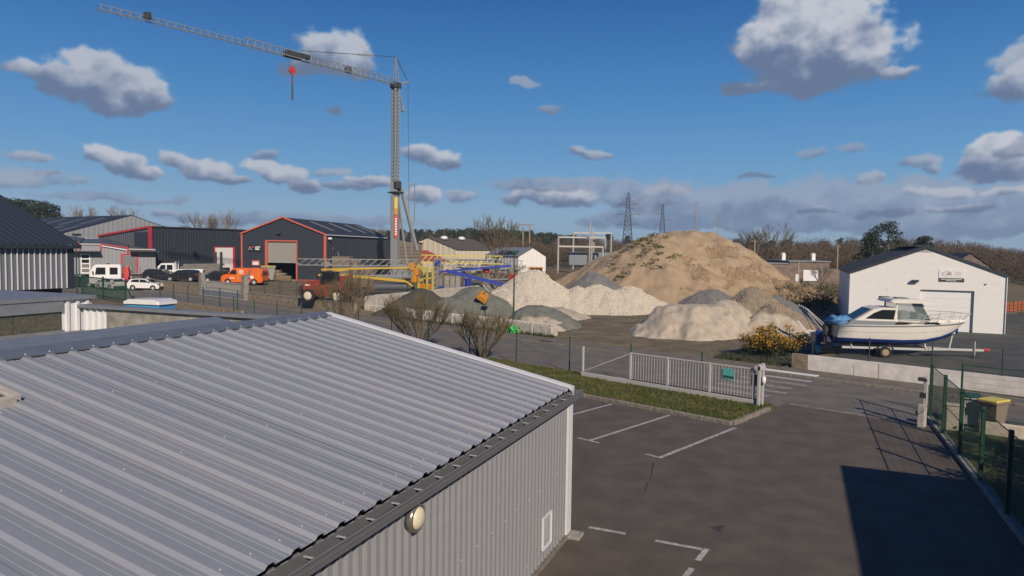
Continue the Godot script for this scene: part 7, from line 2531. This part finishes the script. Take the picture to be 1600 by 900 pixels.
func vegetation():
	# the woods beyond: heights of the skyline (tangent of elevation seen from the lot) by bearing west of north
	var sky := [[85.0, 0.052], [78.0, 0.047], [74.5, 0.034], [70.0, 0.026], [63.0, 0.026], [58.0, 0.03], [50.0, 0.03], [46.5, 0.033], [43.0, 0.034], [40.0, 0.028], [37.0, 0.024], [34.0, 0.018], [30.0, 0.014], [26.0, 0.023], [22.0, 0.021], [18.0, 0.024], [14.0, 0.026], [10.0, 0.02], [7.0, 0.011], [2.0, 0.008]]
	var skyline := func(az: float) -> float:
		for k in sky.size() - 1:
			if az <= sky[k][0] and az >= sky[k + 1][0]: return lerpf(sky[k + 1][1], sky[k][1], (az - sky[k + 1][0]) / (sky[k][0] - sky[k + 1][0]))
		return 0.02
	rng.seed = 77
	var meshes := [wood_mesh(false), wood_mesh(false), wood_mesh(true)]
	var spots := [[], [], []]
	for k in 3000:
		var az := rn(-2.0, 86.0)
		var near := 185.0 if az > 52.0 else (150.0 if az > 30.0 else 125.0)
		var dist := near + 170.0 * pow(rng.randf(), 1.4)
		var x := -sin(deg_to_rad(az)) * dist
		var z := -cos(deg_to_rad(az)) * dist
		var y := ground_y(x, z)
		var cap: float = 5.75 + skyline.call(az) * dist - y
		var h := cap * rn(0.55, 0.98) * (0.75 + 0.25 * clampf((dist - near) / 60.0, 0.0, 1.0))
		if h < 1.5: h = 1.5
		var dark := hill_noise.get_noise_2d(x * 0.6, z * 0.6)
		var ev := (az > 37.5 and az < 52.0 and dist > near + 35.0 and rng.randf() < 0.75) or (az > 75.0) or dark > 0.33
		var kind := 2 if ev else rng.randi() % 2
		var wide := maxf(h, 4.5) * rn(0.8, 1.25)
		spots[kind].append(Transform3D(Basis(Vector3.UP, rn(0, TAU)) * Basis.from_scale(Vector3(wide, h, wide)), Vector3(x, y - 0.2, z)))
	var names := ["brown leafless wood massed along the skyline beyond the estate", "leafless brown thicket filling the wood beyond the estate", "dark pine wood massed on the skyline beyond the crane"]
	for k in 3:
		var o := stuff(meshes[k], spots[k], ["woodland", "thicket", "pine_wood"][k], "leaf_colour", self)
		o.set_meta("label", names[k])
		o.set_meta("category", "wood")
	# single trees that stand out
	bare_tree("bare_tree", "tall leafless tree rising behind the white hut", on(Vector3(-77.92, 0.0, -80.72)), 10.2, 31, "", 1, 0.6)
	bare_tree("bare_tree", "broad leafless tree on the skyline right of the earth mound", on(Vector3(-48.64, 0.0, -118.69)), 8.6, 32, "", 1, 0.5)
	bare_tree("bare_tree", "slender leafless tree beside the broad one behind the flat-roofed house", on(Vector3(-50.59, 0.0, -114.16)), 7.8, 33, "", 1, 0.35)
	var gone := "pale leafless tree showing above the grey shed's roof"
	for q in [[Vector3(-270.80, 0.0, -77.01), 17.5, 41], [Vector3(-255.27, 0.0, -84.54), 17.0, 42]]:
		bare_tree("bare_tree", gone, on(q[0]), q[1] - 4.0, q[2], "leafless trees above the grey shed", 1, 0.5, 0.8)
	bare_tree("bare_tree", "leafless tree above the black shed, next to the navy shed's gable", on(Vector3(-196.29, 0.0, -91.32)), 11.5, 43, "", 1, 0.55, 0.5)
	bare_tree("bare_tree", "leafless tree above the middle of the black shed", on(Vector3(-200.30, 0.0, -87.62)), 11.0, 44, "", 1, 0.5, 0.5)
	bare_tree("bare_tree", "small pale leafless tree against the flat-roofed house", on(Vector3(-29.96, 0.0, -86.86)), 3.4, 45, "", 1, 0.7, 0.4)
	pine("conifer", "large dark conifer behind the white shed's roof", on(Vector3(-26.55, 0.0, -100.93)), 8.2, 51, "", 0.5, 0.12)
	pine("conifer", "thin-topped dark conifer beside the large one behind the white shed", on(Vector3(-28.02, 0.0, -99.56)), 7.4, 52, "", 0.3, 0.1)
	pine("conifer", "small dark conifer over the white shed's ridge", on(Vector3(-24.11, 0.0, -108.63)), 6.6, 53, "", 0.34, 0.3)
	pine("pine_tree", "lone round-topped pine left of the larger pylon", on(Vector3(-150.52, 0.0, -215.45)), 7.2, 54, "", 0.42, 0.62)
	pine("pine_tree", "round-topped pine at the larger pylon's foot", on(Vector3(-142.69, 0.0, -215.87)), 6.4, 55, "", 0.42, 0.6)
	for q in [[Vector3(-181.27, 0.0, -37.03), 12.9, 61], [Vector3(-176.87, 0.0, -38.36), 12.6, 62], [Vector3(-179.62, 0.0, -41.27), 12.6, 63], [Vector3(-175.46, 0.0, -42.40), 12.0, 64], [Vector3(-176.38, 0.0, -44.27), 11.6, 65]]:
		pine("pine_tree", "tall dark pine above the navy roof at the estate's west end", on(q[0]), q[1], q[2], "pines at the west end", 0.4, 0.2)
	# leafless multi-stemmed bushes beside the workshop
	bare_tree("bare_bush", "leafless olive bush at the fence beside the workshop roof, the one nearest the gate", Vector3(-25.3, 0.05, -25.2), 2.6, 71, "", 26, 1.05)
	bare_tree("bare_bush", "leafless bush at the fence between the other two by the workshop roof", Vector3(-30.6, 0.05, -25.4), 3.1, 72, "", 28, 1.15)
	bare_tree("bare_bush", "leafless bush at the fence in front of the telehandler", Vector3(-37.8, 0.05, -25.5), 3.9, 73, "", 18, 0.75)
	# gorse in flower
	rng.seed = 8
	var g := thing("gorse_bush", "dark gorse bush covered with orange yellow flowers beside the white wall", "bush", on(Vector3(-14.9, 0, -36.9)))
	var gs := Builder.new()
	for k in 14:
		var a := rn(0, TAU)
		gs.bar(Vector3(rn(-0.2, 0.2), -0.1, rn(-0.2, 0.2)), Vector3(cos(a) * rn(0.4, 1.4), rn(0.7, 1.5), sin(a) * rn(0.3, 0.8)), 0.03, 0.01, 5)
	put(gs, "stems", "bark", g)
	var gl := Builder.new(true)
	var gf := Builder.new(true)
	for k in 60:
		var a := rn(0, TAU)
		var rr := sqrt(rng.randf())
		var c := Vector3(cos(a) * rr * 1.9, rn(0.1, 1.45) * (1.15 - 0.55 * rr), sin(a) * rr * 1.1)
		leaf_cloud(gl, c, Vector3(0.34, 0.3, 0.34), 110, 0.09, Color(0.02, 0.028, 0.01), Color(0.07, 0.07, 0.02))
		if c.y > 0.25: leaf_cloud(gf, c + Vector3(0, 0.06, 0.05), Vector3(0.34, 0.3, 0.34), 60, 0.08, Color(0.5, 0.22, 0.008), Color(0.66, 0.36, 0.015))
	put(gl, "foliage", "leaf_colour", g)
	put(gf, "flowers", "leaf_colour", g)
	# evergreen shrubs beyond the mesh fence that shade the foot of it
	for q in [[Vector3(-0.25, 0.04, -23.7), 3.5, 1.6, 91, "round evergreen shrub beyond the mesh fence, nearest the road"], [Vector3(0.5, 0.04, -21.2), 3.6, 1.5, 92, "round evergreen shrub between two others beyond the mesh fence"], [Vector3(1.3, 0.04, -18.7), 3.4, 1.4, 93, "round evergreen shrub beside the tall warehouse corner"]]:
		rng.seed = q[3]
		var t := thing("evergreen_shrub", q[4], "shrub", q[0])
		var s := Builder.new()
		for k in 8: s.bar(Vector3(rn(-0.2, 0.2), 0, rn(-0.2, 0.2)), Vector3(rn(-0.9, 0.9), q[1] * rn(0.5, 0.8), rn(-0.9, 0.9)), 0.05, 0.02, 5)
		put(s, "stems", "bark", t)
		var b := Builder.new(true)
		for k in 40:
			var d := Vector3(rng.randfn(), rng.randfn(), rng.randfn()).normalized() * sqrt(rng.randf())
			leaf_cloud(b, Vector3(0, q[1] * 0.52, 0) + d * Vector3(q[2] - 0.3, q[1] * 0.42, q[2] - 0.3), Vector3(0.4, 0.35, 0.4), 120, 0.13, Color(0.018, 0.03, 0.012), Color(0.05, 0.065, 0.025))
		put(b, "foliage", "leaf_colour", t)
	# rough growth: brambles between mound and shed, weeds round the gorse and along walls
	var sc := [[Vector3(-22.28, 0.0, -61.23), 3.2, 1.5, 9.0, "tangle of dark brambles between the earth mound and the white shed"], [Vector3(-27.79, 0.0, -72.50), 4.0, 2.0, 10.0, "dark bramble thicket in front of the flat-roofed house"], [Vector3(-24.59, 0.0, -72.73), 4.0, 1.9, 11.0, "dark evergreen scrub left of the white shed"], [Vector3(-65.14, 0.0, -81.62), 4.5, 1.8, 12.0, "brown scrub in front of the substation"], [Vector3(-64.40, 0.0, -87.76), 5.0, 1.5, 13.0, "reddish brown scrub beside the substation fence"], [Vector3(-71.37, 0.0, -77.23), 4.0, 2.4, 14.0, "leafless grey scrub in front of the white hut"]]
	for q in sc:
		rng.seed = int(q[3])
		var t := thing("scrub", q[4], "scrub", on(q[0]))
		var b := Builder.new(true)
		for k in 46:
			var a := rn(0, TAU)
			var rr: float = sqrt(rng.randf()) * q[1]
			var c0 := Color(0.03, 0.036, 0.016) if q[3] < 11.5 else Color(0.09, 0.06, 0.035)
			leaf_cloud(b, Vector3(cos(a) * rr, rn(0.1, q[2] * 0.8), sin(a) * rr), Vector3(0.7, 0.5, 0.7), 70, 0.16, c0, c0 * 2.2 + Color(0.03, 0.015, 0.0))
		put(b, "growth", "leaf_colour", t)
		var s := Builder.new()
		for k in 30:
			var a := rn(0, TAU)
			var rr: float = sqrt(rng.randf()) * q[1]
			s.bar(Vector3(cos(a) * rr, 0, sin(a) * rr), Vector3(cos(a) * rr + rn(-0.5, 0.5), rn(0.8, q[2] * 1.15), sin(a) * rr + rn(-0.5, 0.5)), 0.02, 0.008, 4)
		put(s, "stems", "bark", t).set_meta("kind", "stuff")
	rng.seed = 15
	var weeds := Builder.new(true)
	for k in 900:
		var p := Vector3(rn(-50.0, -29.0), 0.09, -35.6 + rn(-0.05, 0.35))
		if k % 3 == 0: p = Vector3(rn(-17.5, -13.2), 0.1, rn(-36.2, -34.9))
		p.y = ground_y(p.x, p.z) if p.z < -34.95 else 0.09
		weeds.tint(Color(0.06, 0.085, 0.02).lerp(Color(0.16, 0.14, 0.06), rng.randf()))
		for j in 3:
			var o := p + Vector3(rn(-0.12, 0.12), 0, rn(-0.12, 0.12))
			weeds.tri(o + Vector3(-0.03, 0, 0), o + Vector3(0.03, 0, 0.02), o + Vector3(rn(-0.12, 0.12), rn(0.1, 0.32), rn(-0.12, 0.12)))
	var wo := put(weeds, "weeds", "leaf_colour")
	tag(wo, "scattered weeds at the foot of the concrete blocks and white wall", "weeds")
	wo.set_meta("kind", "stuff")
